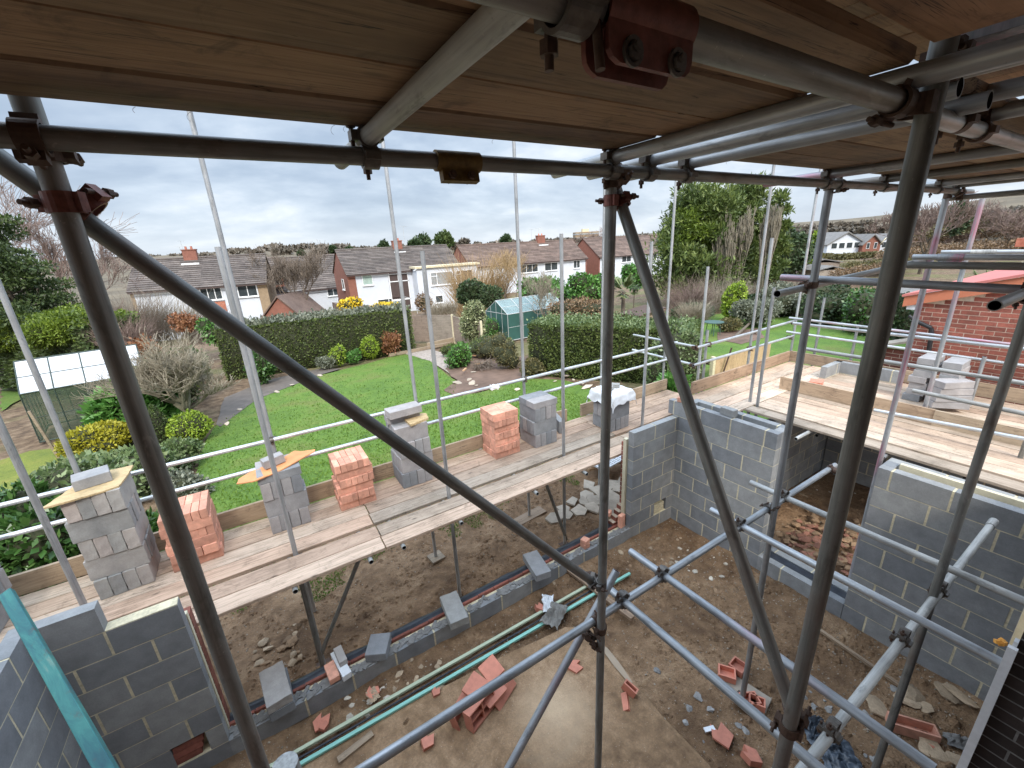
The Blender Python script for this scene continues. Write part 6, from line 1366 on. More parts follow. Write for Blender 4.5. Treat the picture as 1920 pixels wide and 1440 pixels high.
# flat roofed extension to the right
ex0 = B-A-.3; ex1 = yx(893, 495, 48.5)-A
m = MB(); m.box((ex0, -1.6, -.5), (ex1, -.002, E_-.02)); m.build('extension_wall', M_['render'], h3)
m = MB(); m.box((ex0-.2, -1.85, E_-.0), (ex1+.3, .3, E_+.22)); m.build('flat_roof', M_['mortar'], h3)
for (pa, w_, k, pn) in (((808, 530), 2.9, 'side', 'curt'), ((856, 524), 2.2, 'side', 'brownp')): window(h3, yx(*pa, 48.4)-A, E_-2.05, w_, 1.5, -1.61, k, pn)
window(h3, yx(816, 560, 48.4)-A, .7, 1.0, .9, -1.61, 'one')
m = MB(); m.tube((yx(849, 510, 48.4)-A, -1.7, 0), (yx(849, 510, 48.4)-A, -1.7, E_), .045, n=8); m.build('downpipe', M_['black'], h3)
m = MB(); m.tube((ex0-.1, -1.9, E_-.1), (ex0-.45, -2.0, E_-.15), .05, n=8); m.build('lamp', M_['uframe'], h3)
p = ad(759, 455, 55); aerial(p+Vector((0, 0, -.6)), 2.6, 'thin aerial mast on the centre house chimney', 5, .4)
m = MB(); m.tube((0, 0, 0), (0, 0, 2.2), .04, n=6)
for a in (-.8, .8): m.tube((0, 0, 1.7), (1.9*a, .3, 2.2), .03, n=5)
p = ad(782, 580, 47); o = m.build('washing_line', M_['alu'], None, (p.x, p.y, GZ)); tag(o, 'rotary washing line beside the centre white house', 'washing line')
m = MB(); zz_ = ad(655, 575, 40).z; p = ad(680, 578, 40); m.prism([(-2.2, .6), (2.6, -.35), (2.6, -1.6), (-2.2, -1.6)], 0, 2.6, M=Matrix(((1, 0, 0, 0), (0, 0, 1, 0), (0, 1, 0, 0), (0, 0, 0, 1)))); o = m.build('shed', M_['tilesr'], None, (p.x, p.y, zz_-.2)); tag(o, 'brown sloping shed roof showing over the yellow forsythia', 'shed')
# H4, H5 right part of the row, a little further off
A4, B4 = yx(928, 495, 56), yx(1100, 483, 56)
house('row_house', 'long brown roofed white house right of the willow', (A4-4, 56, GZ), 0, B4-A4+4, 7.6, E_-.5, Rg-.05, 'render', 'tilesr', 'hbrick', 16,
  front=[(B4-A4+4-1.2-x_, E_-2.15, w_, 1.25, -.01, k_) for (x_, w_, k_) in ((1.7, 1.4, 'two'), (7.6, 2.6, 'two'), (12.2, 3.3, 'three'), (21.5, 1.2, 'two'))], chims=[((yx(1005, 455, 60)-A4+4), 1.5, .9, 3.8)])
for (a, b, h_, l) in ((997, 452, 2.4, 'left'), (1011, 452, 2.6, 'right')): p = ad(a, b+6, 72); aerial(p, h_, 'thin aerial on the brown roofed house chimney, ' + l, 4, .5 if l == 'left' else 2.)
A5, B5 = yx(1101, 483, 60), yx(1256, 472, 60)
h5 = house('row_house', 'white house with a red brick gable end behind the middle upright', (A5+.5, 57.5, GZ), 0, B5-A5, 8.4, E_-.6, Rg+.1, 'render', 'tilesr', 'hbrick', 16,
  front=[(x_, E_-2.0, w_, 1.3, -.01, k_) for (x_, w_, k_) in ((2.4, 1.5, 'two'), (5.6, 2.4, 'two'), (9.6, 2.2, 'two'), (13.2, 1.8, 'two'))], left=[(3.2, E_-1.9, 1.5, 1.4, -.01, 'two')])
# tower block
p = ad(1098, 458, 330); root = empty('tower_block', (p.x, p.y, -4), 'pale brick tower block on the horizon left of the middle upright', 'building', rz=-.5); th = ad(1098, 435, 330).z+4; m = MB(); m.box((-9, -5, 0), (9, 5, th)); m.build('wall', M_['tbrick'], root)
for k in range(9):
    m = MB(); m.box((-9.1, -5.15, th-2.0-2.8*k), (9.1, 5.15, th-1.0-2.8*k)); m.build('window_band', M_['curt'], root)
m = MB(); m.box((-3, -2, th), (2, 2, th+2.2)); m.build('plant_room', M_['mortar'], root)
# houses on the right
def sidehouse(name, label, px_, pw, yeave, yapex, ybase, D, wallm, roofm, gablefront=True, wins=3, rlen=12, rz=0., cat='house'):
    a = ad(px_, ybase, D); sc_ = D/FPX; W = pw*sc_; e = ad(px_, yeave, D).z-a.z; h = ad(px_, yapex, D).z-a.z; an = -math.atan2(Fv.x, Fv.y)*1.25+rz
    root = empty(name, (a.x, a.y, a.z), label, cat, None, an); Mx = Matrix(((1, 0, 0, 0), (0, 0, 1, 0), (0, 1, 0, 0), (0, 0, 0, 1)))
    m = MB(); m.prism([(-W/2, -4), (W/2, -4), (W/2, e), (0, h), (-W/2, e)], 0, rlen, M=Mx); m.build('wall', M_[wallm], root)
    m = MB(); m.prism([(-W/2-.4, e-.25), (0, h+.05), (W/2+.4, e-.25), (W/2+.4, e), (0, h+.35), (-W/2-.4, e)], -.5, rlen, M=Mx); m.build('roof', M_[roofm], root)
    for i in range(wins):
        w_ = MB(); x_ = -W*.42+W*.84*(i+.5)/wins; w_.box((x_-W*.09, -.08, e*.42), (x_+W*.09, -.02, e*.42+1.5)); wo = w_.build('window', M_['uframe'], root); w_ = MB(); w_.box((x_-W*.075, -.1, e*.42+.1), (x_+W*.075, -.085, e*.42+1.4)); w_.build('pane', M_['pane'], wo)
    return root
sidehouse('bungalow', 'white gabled bungalow left of the near thick upright', 1583, 62, 457, 437, 472, 110, 'render', 'tilesg', wins=4)
sidehouse('bungalow', 'small red brick gabled house touching the near thick upright', 1632, 30, 458, 441, 472, 108, 'hbrick', 'tilesg', wins=2)
sidehouse('bungalow', 'grey roofed house far right with a satellite dish', 1668, 44, 455, 440, 470, 112, 'render', 'tilesg', wins=3)
for i, (a, b, w_, l) in enumerate(((1555, 447, 50, 'left end'), (1612, 452, 36, 'middle'), (1660, 446, 50, 'right end'))):
    p = ad(a, b+12, 122); m = MB(); m.prism([(-w_*.11, 0), (w_*.11, 0), (w_*.09, 2.6), (-w_*.09, 2.6)], 0, 5, M=Matrix(((1, 0, 0, 0), (0, 0, 1, 0), (0, 1, 0, 0), (0, 0, 0, 1)))); o = m.build('long_roof', M_['tilesg'], None, (p.x, p.y, p.z-.2), (0, 0, -.75)); tag(o, 'long grey roof behind the bungalows at the right, ' + l, 'roof')
p = ad(1655, 452, 104); m = MB(); m.tube((0, 0, 0), (.12, -.1, .05), .95, .9, 20); o = m.build('satellite_dish', M_['mortar'], None, p, (1.3, 0, -.7)); tag(o, 'round grey satellite dish beside the near thick upright', 'satellite dish')
for i, (a, b, w_, D, l) in enumerate(((1545, 487, 60, 46, 'grey corrugated shed roofs behind the dry shrubs at the right'), (1560, 500, 50, 40, 'second low grey roof behind the dry shrubs'), (1772, 543, 70, 24, 'grey flat roof beyond the brick garage roof'))):
    p = ad(a, b, D); W = w_*D/FPX; root = empty('outbuilding', (p.x, p.y, gz(p.x, p.y)), l, 'shed', rz=-.6); h = p.z-gz(p.x, p.y); m = MB(); m.box((-W/2, 0, 0), (W/2, 3, h-.3)); m.build('wall', M_['fence'], root); m = MB(); m.prism([(-W/2-.2, h-.35), (0, h), (W/2+.2, h-.35), (W/2+.2, h-.27), (0, h+.1), (-W/2-.2, h-.27)], -.2, 3.2, M=Matrix(((1, 0, 0, 0), (0, 0, 1, 0), (0, 1, 0, 0), (0, 0, 0, 1)))); m.build('roof', M_['tilesg'], root)
# neighbour's orange tiled roof corner, right edge
p = ax(1902, 462, 17); root = empty('tiled_house', (17, p.y, 0), 'corner of a red tiled roof over a cream wall at the right edge', 'house'); m = MB()
for k in range(9):
    q0 = Vector((0, -.05-.22*k, p.z+.26*k)); m.box((q0.x-.3, q0.y-4, q0.z), (q0.x+5, q0.y, q0.z+.20), .3+.4*(k % 2)); 
m.build('roof', M_['tilesred'], root); m = MB(); m.box((0, -5, -1), (5, -.2, p.z)); m.build('wall', M_['insul'], root)
# ---------------------------------------------------------------- far off
def cloudstuff(name, mat, pxs, n, size, seed, lab=None):
    Ps = []
    for (x0_, x1_, y0_, y1_, D0, D1, c, hh_) in pxs:
        for i in range(c):
            k = R_.random(); x = x0_+(x1_-x0_)*k; D = R_.uniform(D0, D1); yb = y0_+(y1_-y0_)*k+R_.uniform(-1, 3); p = ad(x, yb, D); r = hh_*D/FPX*R_.uniform(.6, 1.2)
            d = unit(rg.normal(size=(n, 3))); d[:, 2] = np.abs(d[:, 2])*.9-.25; Ps.append(np.array(p)+d*r*rg.uniform(.55, 1.05, (n, 1))*np.array([1.15, 1.15, 1.]))
    P = np.concatenate(Ps); size *= .62; sc_ = np.linalg.norm(P, axis=1, keepdims=True)/300
    V, t = leafquads(P, np.repeat([[0, 0, 1.]], len(P), 0), size*sc_, 1.3, .2, .3, .02, 1.); o = quadobj(name, V, t, [FM[mat]]); tag(o, kind='stuff', label=lab); return o
cloudstuff('far_woodland', 'farw', [(420, 720, 476, 470, 280, 420, 110, 7), (500, 660, 470, 468, 330, 430, 30, 12), (700, 1100, 470, 452, 280, 430, 110, 7), (1100, 1300, 455, 440, 280, 420, 50, 7), (200, 430, 492, 480, 260, 400, 60, 6)], 170, 2.6, 1, 'greyish winter woodland along the horizon')
cloudstuff('hillside_scrub', 'farw', [(1440, 1700, 436, 419, 230, 285, 200, 6), (1440, 1700, 444, 430, 170, 230, 160, 7), (1250, 1450, 452, 438, 220, 320, 60, 6), (1700, 1990, 428, 392, 130, 200, 170, 12)], 170, 2.6, 2, 'brown winter scrub on the far right hillside')
cloudstuff('heath_bank', 'heath', [(1660, 1990, 480, 455, 50, 90, 150, 22), (1700, 1990, 455, 420, 80, 130, 120, 24), (1560, 1700, 515, 495, 38, 60, 80, 16)], 240, 1.1, 3, 'brown and russet bank behind the brick garage')
cloudstuff('olive_bank', 'olive', [(1740, 1990, 440, 400, 70, 110, 120, 22), (1570, 1690, 505, 490, 42, 60, 40, 14), (1530, 1720, 484, 474, 62, 95, 110, 7), (1440, 1560, 490, 480, 50, 80, 40, 9)], 240, 1.2, 4, 'olive scrub on the bank at the far right')
for i, (x, yt, yb, w_, D, mt) in enumerate(((565, 468, 482, 14, 200, 'dark'), (720, 450, 474, 20, 160, 'dark'), (793, 436, 468, 40, 150, 'dark'), (832, 430, 466, 38, 140, 'conif'), (778, 447, 470, 24, 140, 'dark'), (868, 447, 470, 26, 170, 'farw'), (949, 441, 462, 22, 150, 'dark'), (625, 462, 478, 12, 190, 'dark'), (655, 461, 477, 14, 190, 'dark'))):
    shrub('distant_conifer', ['tiny dark conifer on the skyline above the roofs, leftmost', 'small dark conifer on the skyline left of the centre chimney', 'pointed dark conifer behind the centre chimney', 'broad green conifer right of the centre chimney on the skyline', 'narrow dark conifer touching the centre chimney', 'greyish conifer at the right end of the centre house roof', 'lone dark conifer on the skyline left of the long brown roof', 'second tiny dark conifer on the skyline from the left', 'third tiny dark conifer on the skyline from the left'][i], 'tree', mt, x, yt, yb, w_, D, n=1500, size=.55, k=3, core=.7, lump=.3, up=.3)
shrub('dark_pine', 'dark pine on the right between the pink upright and the next tube', 'tree', 'dark', 1797, 378, 440, 44, 60, n=4200, size=.22, k=6, core=.7, lump=.25)
baretree('roadside_tree', 'large leafless tree between the two pale houses', 575, 452, 580, 115, 46, 'twig', 5, 3, .40, .35, 3, minr=.012, seed=51, trunkr=.18, tfrac=.27)
for i, (x, yt, yb, w_, D, s) in enumerate(((1735, 365, 470, 110, 46, 61), (1690, 395, 470, 80, 60, 62), (1870, 372, 440, 150, 70, 63), (1120, 425, 478, 70, 120, 64), (1905, 385, 450, 120, 60, 65), (1745, 380, 470, 90, 75, 66))):
    baretree('bare_tree', ['leafless tree with hanging twigs right of the near thick upright', 'leafless tree behind the near thick upright', 'wide leafless tree at the right skyline', 'leafless tree beside the tower block', 'leafless tree at the right edge', 'leafless reddish tree by the pink upright'][i], x, yt, yb, w_, D, 'twigr', 5, 3, .55, .15, 1, minr=.02, seed=s, trunkr=.2, tfrac=.27)
# rows of far roofs
for i, (x, y, w_, D) in enumerate(((520, 486, 30, 150), (555, 488, 34, 155), (590, 486, 30, 150), (612, 482, 22, 170), (628, 481, 20, 170), (640, 480, 18, 175), (930, 470, 30, 170), (895, 472, 30, 180), (1340, 470, 40, 120), (1290, 460, 50, 130))):
    a = ad(x, y+4, D); W = w_*D/FPX; h = ad(x, y-4, D).z-a.z; root = empty('distant_house', (a.x, a.y, GZ-1), 'distant terraced house with brown roof on the horizon', 'house', 'distant houses on the horizon', rz=.5); z_ = a.z-GZ+1
    m = MB(); m.box((-W/2, 0, 0), (W/2, 7, z_)); m.build('wall', M_['render'], root); m = MB(); m.prism([(0, z_), (7, z_), (3.5, z_+h*1.1)], -W/2-.3, W/2+.3, M=Matrix(((0, 0, 1, 0), (1, 0, 0, 0), (0, 1, 0, 0), (0, 0, 0, 1)))); m.build('roof', M_['tilesr'], root)
# ================================================================ loose things in the pit
def pz0(x, y): return pit(x, y)
fl = lambda x, y: az(x, y, 0.0)
def plank(name, a, b, w_, th, mat, lab, z=.03, cat='batten', roll=0):
    a = fl(*a); b = fl(*b); L = (b-a).length; c = (a+b)/2; m = MB(); m.box((-L/2, -w_/2, 0), (L/2, w_/2, th)); me = bevel(m.mesh(name), .002)
    o = link(name, me, mat, None, (c.x, c.y, z), (roll, 0, math.atan2(b.y-a.y, b.x-a.x))); return tag(o, lab, cat)
M_['teal'] = simple('teal stained timber', (.26, .56, .47), .6, .25, 12, .25, stretch=(.3, 6, 6)); M_['olivet'] = simple('olive weathered timber', (.44, .49, .35), .8, .3, 12, .3, stretch=(.3, 6, 6)); M_['tealp'] = None
plank('treated_batten', (500, 1449), (1118, 1094), .036, .028, M_['olivet'], 'long weathered olive batten lying beside the low wall')
plank('treated_batten', (505, 1474), (1181, 1080), .036, .028, M_['teal'], 'long bright teal batten lying beside the olive one')
m = MB(); m.box((-.018, -.022, -.0), (.018, .022, .4)); o = m.build('dark_batten', M_['hole'], None, (0, 0, .02)); bpy.data.objects.remove(o)
plank('dark_strip', (500, 1461), (1150, 1086), .018, .012, M_['dpc'], 'black strip lying between the two long battens', z=.02, cat='strip')
# leaning teal batten, lower left
def tealmat():
    m, t, b = nt('teal painted wood'); v = coords(t, (9, 9, 1.5)); n = noi(t, v, 1.6, 6, .7, .8); n2 = noi(t, coords(t), 14, 4, .7)
    c = ramp(t, n, [(.3, (.02, .09, .12)), (.45, (.028, .16, .165)), (.58, (.05, .24, .21)), (.72, (.20, .30, .24))]); c = mixc(t, rng(t, n2, .58, .7, 0, .7), c, (.10, .09, .07)); S(t, c, b.inputs['Base Color']); b.inputs['Roughness'].default_value = .65; bump(t, b, n, .5, .004); return m
M_['tealp'] = tealmat()
a = ad(12, 1112, 2.25); b = ad(232, 1500, 1.55); d = b-a; L = d.length; m = MB(); m.box((-.026, -.017, 0), (.026, .017, L)); o = link('teal_board', bevel(m.mesh('teal_board'), .003), M_['tealp'], None, a); q = d.to_track_quat('Z', 'Y'); o.rotation_euler = (q @ Matrix.Rotation(.35, 3, 'Z').to_quaternion()).to_euler(); tag(o, 'leaning teal painted board at the lower left corner', 'board')
# plank under the long brace, wood offcuts
plank('timber_offcut', (1010, 1085) if 0 else (1066, 1076), (1186, 1168), .07, .04, M_['toe'], 'brown plank running under the foot of the middle upright', z=.05, cat='timber')
plank('timber_offcut', (1535, 1185), (1700, 1300), .035, .03, M_['toe'], 'thin long lath on the dirt before the large pier', z=.02, cat='timber')
plank('timber_offcut', (635, 1432), (700, 1380), .06, .03, M_['toe'], 'dark splintered lath beside the teal batten', z=.02, cat='timber')
plank('sole_board', (1345, 1268), (1440, 1330), .20, .035, M_['stone'], 'sole board with terracotta pieces under an upright', z=.01, cat='sole board')
m = MB(); m.box((-.075, -.075, 0), (.075, .075, .008)); p = ay(1385, 1303, 1.40); o = m.build('base_plate', M_['rust'], None, (3.279, 1.40, .05)); tag(o, 'base plate on the sole board with terracotta pieces', 'base plate')
# terracotta blocks
def tile_hollow(px_, py_, w_, d_, h, rz, lab, z=.02, rx=0, ry=0, grid=False, mat='terra'):
    p = az(px_, py_, z); m = MB(); t_ = .014; m.box((-w_/2, -d_/2, 0), (w_/2, d_/2, t_))
    for (a0, a1, b0, b1) in ((-w_/2, w_/2, -d_/2, -d_/2+t_), (-w_/2, w_/2, d_/2-t_, d_/2), (-w_/2, -w_/2+t_, -d_/2+t_, d_/2-t_), (w_/2-t_, w_/2, -d_/2+t_, d_/2-t_)): m.box((a0, b0, t_), (a1, b1, h))
    if grid: m.box((-t_/2, -d_/2+t_, t_), (t_/2, d_/2-t_, h*.95)); m.box((-w_/2+t_, -t_/2, t_), (-t_/2, t_/2, h*.9)); m.box((t_/2, -t_/2, t_), (w_/2-t_, t_/2, h*.9))
    o = m.build('terracotta_block', M_[mat], None, (p.x, p.y, z), (rx, ry, rz)); return tag(o, lab, 'terracotta')
tile_hollow(893, 1322, .34, .20, .10, .35, 'hollow terracotta block lying on its side in the heap', .12, rx=1.4, grid=True); tile_hollow(862, 1330, .30, .20, .08, .55, 'lowest terracotta block of the heap', .06, rx=1.3)
for (x, y, w_, d_, z, rz, rx, l) in ((893, 1290, .21, .21, .20, .45, .25, 'square red terracotta tile on top of the heap, left'), (921, 1256, .20, .20, .20, .15, .3, 'square red terracotta tile on top of the heap, right'), (925, 1300, .24, .16, .13, .2, .2, 'terracotta slab in the middle of the heap'), (945, 1300, .30, .10, .06, .4, .9, 'terracotta slab leaning at the right of the heap')):
    p = az(x, y, z); m = MB(); m.box((-w_/2, -d_/2, 0), (w_/2, d_/2, .03)); o = link('terracotta_tile', bevel(m.mesh('terracotta_tile'), .003), M_['terra'], None, p, (rx, -.15, rz)); tag(o, l, 'terracotta')
tile_hollow(1166, 1316, .17, .12, .09, .9, 'broken terracotta piece right of the middle upright', .02, rx=2.6); 
tile_hollow(1178, 1296, .06, .14, .10, .3, 'pale broken terracotta corner beside the middle one', .03, rx=.3)
for (x, y, w_, d_, rz, l) in ((1362, 1268, .13, .16, .6, 'terracotta piece left on the sole board'), (1383, 1255, .14, .14, .1, 'yellowish hollow terracotta piece behind the sole board'), (1405, 1318, .16, .12, -.5, 'terracotta channel piece on the sole board'), (1418, 1322, .10, .14, .5, 'second terracotta channel piece on the sole board')):
    tile_hollow(x, y, w_, d_, .07, rz, l, .05)
tile_hollow(1708, 1372, .12, .34, .10, .62, 'long pale orange hollow brick before the large pier', .02, mat='obrick')
for i, (x, y, s, rz) in enumerate(((604, 1356, .09, .3), (607, 1366, .05, 1), (802, 1395, .07, .2), (700, 1300, .08, .6), (818, 1302, .05, .2), (1405, 1425, .08, 1.2), (1352, 1380, .11, .5), (1079, 1254, .08, -.9), (1010, 1145, .06, 1), (550, 1445, .07, .2), (1740, 1395, .06, 0), (1060, 1062, .07, .3))):
    p = az(x, y, .0); poly = [(-s, -s*.6), (s*.3, -s*.9), (s, .1*s), (.1*s, .3*s), (s*.4, s*.9), (-s*.7, s*.6)]; m = MB(); m.prism(poly, 0, .02+.02*(i % 3)); o = m.build('terracotta_shard', M_['terra'], None, (p.x, p.y, .015), (.1*(i % 3), .08, rz)); tag(o, 'broken terracotta shard lying on the dirt', 'shard', 'terracotta shards on the dirt floor')
p = az(700, 1306, 0); 
# rubble heaps and stones
for k_, c_ in (('mud', (.24, .155, .09)), ('mudl', (.42, .315, .21)), ('chalk', (.56, .50, .41)), ('brickr', (.26, .12, .08)), ('grit', (.26, .25, .235))): M_[k_] = simple('rubble '+k_, c_, .95, .35, 14, .5, userand=True)
def pxpts(n, boxes, Zf=0.):
    out = []
    for i in range(n):
        x0_, x1_, y0_, y1_ = boxes[i % len(boxes)]; out.append(tuple(az(R_.uniform(x0_, x1_), R_.uniform(y0_, y1_), Zf).xy))
    return out
scatter('rubble_stone', 'lump of broken stone in the trodden earth outside the low wall', 'stone', 'stones in the earth outside the low wall', pxpts(46, [(450, 580, 1150, 1260), (640, 1050, 1060, 1180), (450, 560, 1190, 1240), (980, 1060, 1090, 1130)], -.25), .04, .15, ['mudl', 'mud', 'mud', 'mudl'], .6)
scatter('rubble_stone', 'small stone on the dirt floor inside the walls', 'stone', 'small stones on the dirt floor', pxpts(150, [(1150, 1300, 1000, 1060), (640, 760, 1290, 1400), (1150, 1450, 1060, 1250), (1480, 1760, 1240, 1430), (740, 830, 1230, 1330), (1250, 1420, 1020, 1100), (1540, 1860, 1290, 1440), (1180, 1400, 1250, 1440)]), .02, .085, ['mudl', 'chalk', 'mud', 'grit'], .8, pit)
scatter('flagstone', 'flat broken flagstone near the large pier', 'stone', 'flat flagstones on the dirt by the large pier', [tuple(az(x, y, 0).xy) for x, y in ((1715, 1308), (1730, 1328), (1775, 1305), (1795, 1308), (1700, 1315), (1745, 1412), (1785, 1430), (1650, 1330))], .12, .24, ['mudl'], .35, pit)
scatter('brick_rubble', 'broken brick in the rubble heap inside the doorway', 'brick', 'broken bricks heaped inside the doorway', [(R_.uniform(5.7, 6.9), R_.uniform(1.2, 2.5)) for _ in range(190)], .05, .14, ['brickr', 'mud', 'brickr', 'mud'], .8, lambda x, y: .02+.22*max(0, 1-math.hypot(x-6.1, (y-1.75)*1.3)/.9)+R_.uniform(0, .05))
scatter('floor_stone', 'stone on the earth of the far room', 'stone', 'stones on the earth of the far room', [(R_.uniform(5.7, 8.3), R_.uniform(.8, 2.95)) for _ in range(50)], .03, .09, ['mudl', 'chalk', 'mud'], .8, lambda x, y: 0.)
# gravelly grit, too fine to count
P = []; 
for (x0_, x1_, y0_, y1_, c) in ((-1, 5.1, .1, 3.65, 2600), (3.6, 5.12, .2, 3.65, 1500), (-3, 5.2, 4.2, 6.8, 1600), (5.6, 8.4, .6, 2.9, 700)):
    for i in range(c):
        x = R_.uniform(x0_, x1_); y = R_.uniform(y0_, y1_); e = min(abs(3.65-y), abs(5.12-x)) 
        if x0_ > 3 and R_.random() > math.exp(-e/.35): continue
        if y < 3.15-.38*abs(x-2.0) and y < 2.9 and x < 2.75 and R_.random() < .8: continue
        P.append((x, y, pit(x, y)))
m = MB()
for (x, y, z) in P:
    s = R_.uniform(.003, .013); m.cbox((x, y, z+s*.2), (s*1.6, s, s*.8), R_.random()*3, R_.random(), rx=R_.random(), ry=R_.random())
M_['gritm'] = simple('loose grit', (.32, .27, .21), .95, .4, 20, 0, usetint=True); o = m.build('loose_grit', M_['gritm']); tag(o, 'loose grit and clods strewn over the dirt', kind='stuff')
# clods of the same soil, half sunk
P = []
for (x0_, x1_, y0_, y1_, c, q_) in ((-1, 5.1, .1, 3.65, 2600, 0), (-3, 5.2, 4.15, 7.2, 4200, 0), (3.1, 5.1, .2, 3.6, 1800, 0), (2.4, 5.1, 2.9, 3.66, 700, 0), (-.9, 2.6, 3.1, 3.66, 900, 0), (5.6, 8.4, .6, 2.9, 500, 0)):
    for i in range(c):
        x = R_.uniform(x0_, x1_); y = R_.uniform(y0_, y1_)
        if noise.noise(Vector((x*1.6, y*1.6, 9))) < -.08: continue
        if x < 2.6 and y < 3.0: continue
        P.append((x, y, pit(x, y)))
m = MB()
for (x, y, z) in P:
    s_ = R_.uniform(.008, .035)*(1 if R_.random() < .9 else 1.8); vs = []; rz_ = R_.random()*6
    for (a_, b_, c_) in ((1, 0, .1), (.4, .8, 0), (-.5, .8, .1), (-1, 0, 0), (-.5, -.8, .1), (.5, -.75, 0), (.3, .1, .75), (-.35, 0, .65)):
        k_ = s_*R_.uniform(.75, 1.2); ca_, sa_ = math.cos(rz_), math.sin(rz_); vs.append((x+(a_*ca_-b_*sa_)*k_, y+(a_*sa_+b_*ca_)*k_, z-.003+c_*k_*.9))
    m.add(vs, [(0, 1, 6), (1, 2, 7, 6), (2, 3, 7), (3, 4, 7), (4, 5, 6, 7), (5, 0, 6)], .5)
o = m.build('soil_clods', M_['dirt']); tag(o, 'crumbs and clods of trodden soil', kind='stuff')
# grass blades outside the low wall
n = 26000; px3 = np.stack([rg.uniform(-3.6, 5.2, n), 5.35+rg.gamma(2.0, .45, n), np.zeros(n)], 1); keep = (wob(px3, 2.4, 1.)+wob(px3, 6., 2.)*.5+(px3[:, 1]-5.9)*.8) > .2; px3 = px3[keep]; px3[:, 2] = [gz(a, b)+.0 for a, b in px3[:, :2]]
FM['lawn'] = fmat('lawn blades', (.07, .14, .017), (.11, .20, .024), (.155, .25, .035))
V, t = leafquads(px3, np.repeat([[0, 0, 1.]], len(px3), 0), .016, 2.2, .6, .5, 1., .6); o = quadobj('grass_tufts', V, t, [FM['lawn']]); tag(o, 'thin grass growing along the edge of the trodden earth', kind='stuff')
# grass blades on the lawn, nearer part, and its ragged edges
n = 26000; u = rg.uniform(-4.2, 9., n); v = 7.6+rg.gamma(1.3, 3.2, n); q3 = np.stack([u, v, np.zeros(n)], 1); poly = [Vector(p_) for p_ in lawn]
def inside(x, y):
    c = False; j = len(lawn)-1
    for i in range(len(lawn)):
        xi, yi = lawn[i]; xj, yj = lawn[j]
        if (yi > y) != (yj > y) and x < (xj-xi)*(y-yi)/(yj-yi)+xi: c = not c
        j = i
    return c
ok = np.array([inside(a, b) for a, b in q3[:, :2]]); q3 = q3[ok]; q3[:, 2] = [gz(a, b)-.03 for a, b in q3[:, :2]]
FM['lawn'] = fmat('lawn blades', (.07, .14, .017), (.11, .20, .024), (.155, .25, .035))
V, t = leafquads(q3, np.repeat([[0, 0, 1.]], len(q3), 0), .035, 1.6, .5, .5, .8, .7); o = quadobj('lawn_blades', V, t, [FM['lawn']]); tag(o, 'short mown grass of the lawn', kind='stuff')
# rags and plastic
def crumple(name, p, w_, d_, h, mat, lab, cat, seed=0, rz=0, n=26):
    vs = []; 
    for i in range(n+1):
        for j in range(n+1):
            x = (i/n-.5); y = (j/n-.5); e = 1-min(1, (abs(x)*2)**3)*.9; q = Vector((x*4, y*4, seed)); z = abs(noise.noise(q)*1.2)+abs(noise.noise(q*2.3)*.5)+.15*noise.noise(q*6)
            vs.append((x*w_*(1+.25*noise.noise(q*1.3+Vector((5, 0, 0)))), y*d_*(1+.3*noise.noise(q*1.3+Vector((0, 5, 0)))), z*h*(1-max(abs(x), abs(y))**2*3.2)+.01))
    m = MB(); m.add(vs, [(i*(n+1)+j, (i+1)*(n+1)+j, (i+1)*(n+1)+j+1, i*(n+1)+j+1) for i in range(n) for j in range(n)], smooth=True); o = m.build(name, mat, None, p, (0, 0, rz)); return tag(o, lab, cat)
M_['rag'] = simple('grey rag', (.20, .19, .17), .9, .4, 14, .7); M_['bpl'] = simple('black blue polythene', (.05, .065, .085), .18, .5, 8, .9, bd=.02)
crumple('rag', az(1040, 1153, .08), .36, .22, .13, M_['rag'], 'crumpled grey rags draped over the battens', 'rag', 3, .5); crumple('rag', az(1028, 1132, .06), .26, .14, .12, M_['plastic'], 'scrap of pale plastic beside the grey rags', 'plastic', 8, 1.)
crumple('polythene_sheet', az(1562, 1412, .05), .34, .30, .12, M_['bpl'], 'crumpled black polythene at the foot of the near thick upright', 'polythene', 5, .9); crumple('polythene_sheet', az(1533, 1370, .05), .20, .20, .14, M_['bpl'], 'small fold of black polythene behind the near upright', 'polythene', 9, .2)
m = MB(); m.box((-.02, -.05, 0), (.02, .05, .015)); o = m.build('scrap', M_['plastic'], None, az(1330, 1368, .02), (0, 0, 1.2)); tag(o, 'small white scrap on the dirt near a terracotta piece', 'scrap')
crumple('concrete_lump', az(1805, 1395, .03), .12, .25, .08, M_['grit'], 'greyish pipe piece on the dirt by the white trim', 'pipe', 2, .6); crumple('tile_shard', az(700, 1304, .02), .10, .16, .03, M_['mudl'], 'pale curved tile fragment inside the low wall', 'tile', 6, .2)
m = MB(); m.tube((0, 0, 0), (0, 0, .3), .05, .05, 20); o = m.build('post_cap', M_['galvc'], None, ad(536, 1440, 1.75)+Vector((0, 0, -.28)), (0, .0, 0)); tag(o, 'rounded concrete splashed tube top at the bottom edge, left of the teal batten', 'tube end')
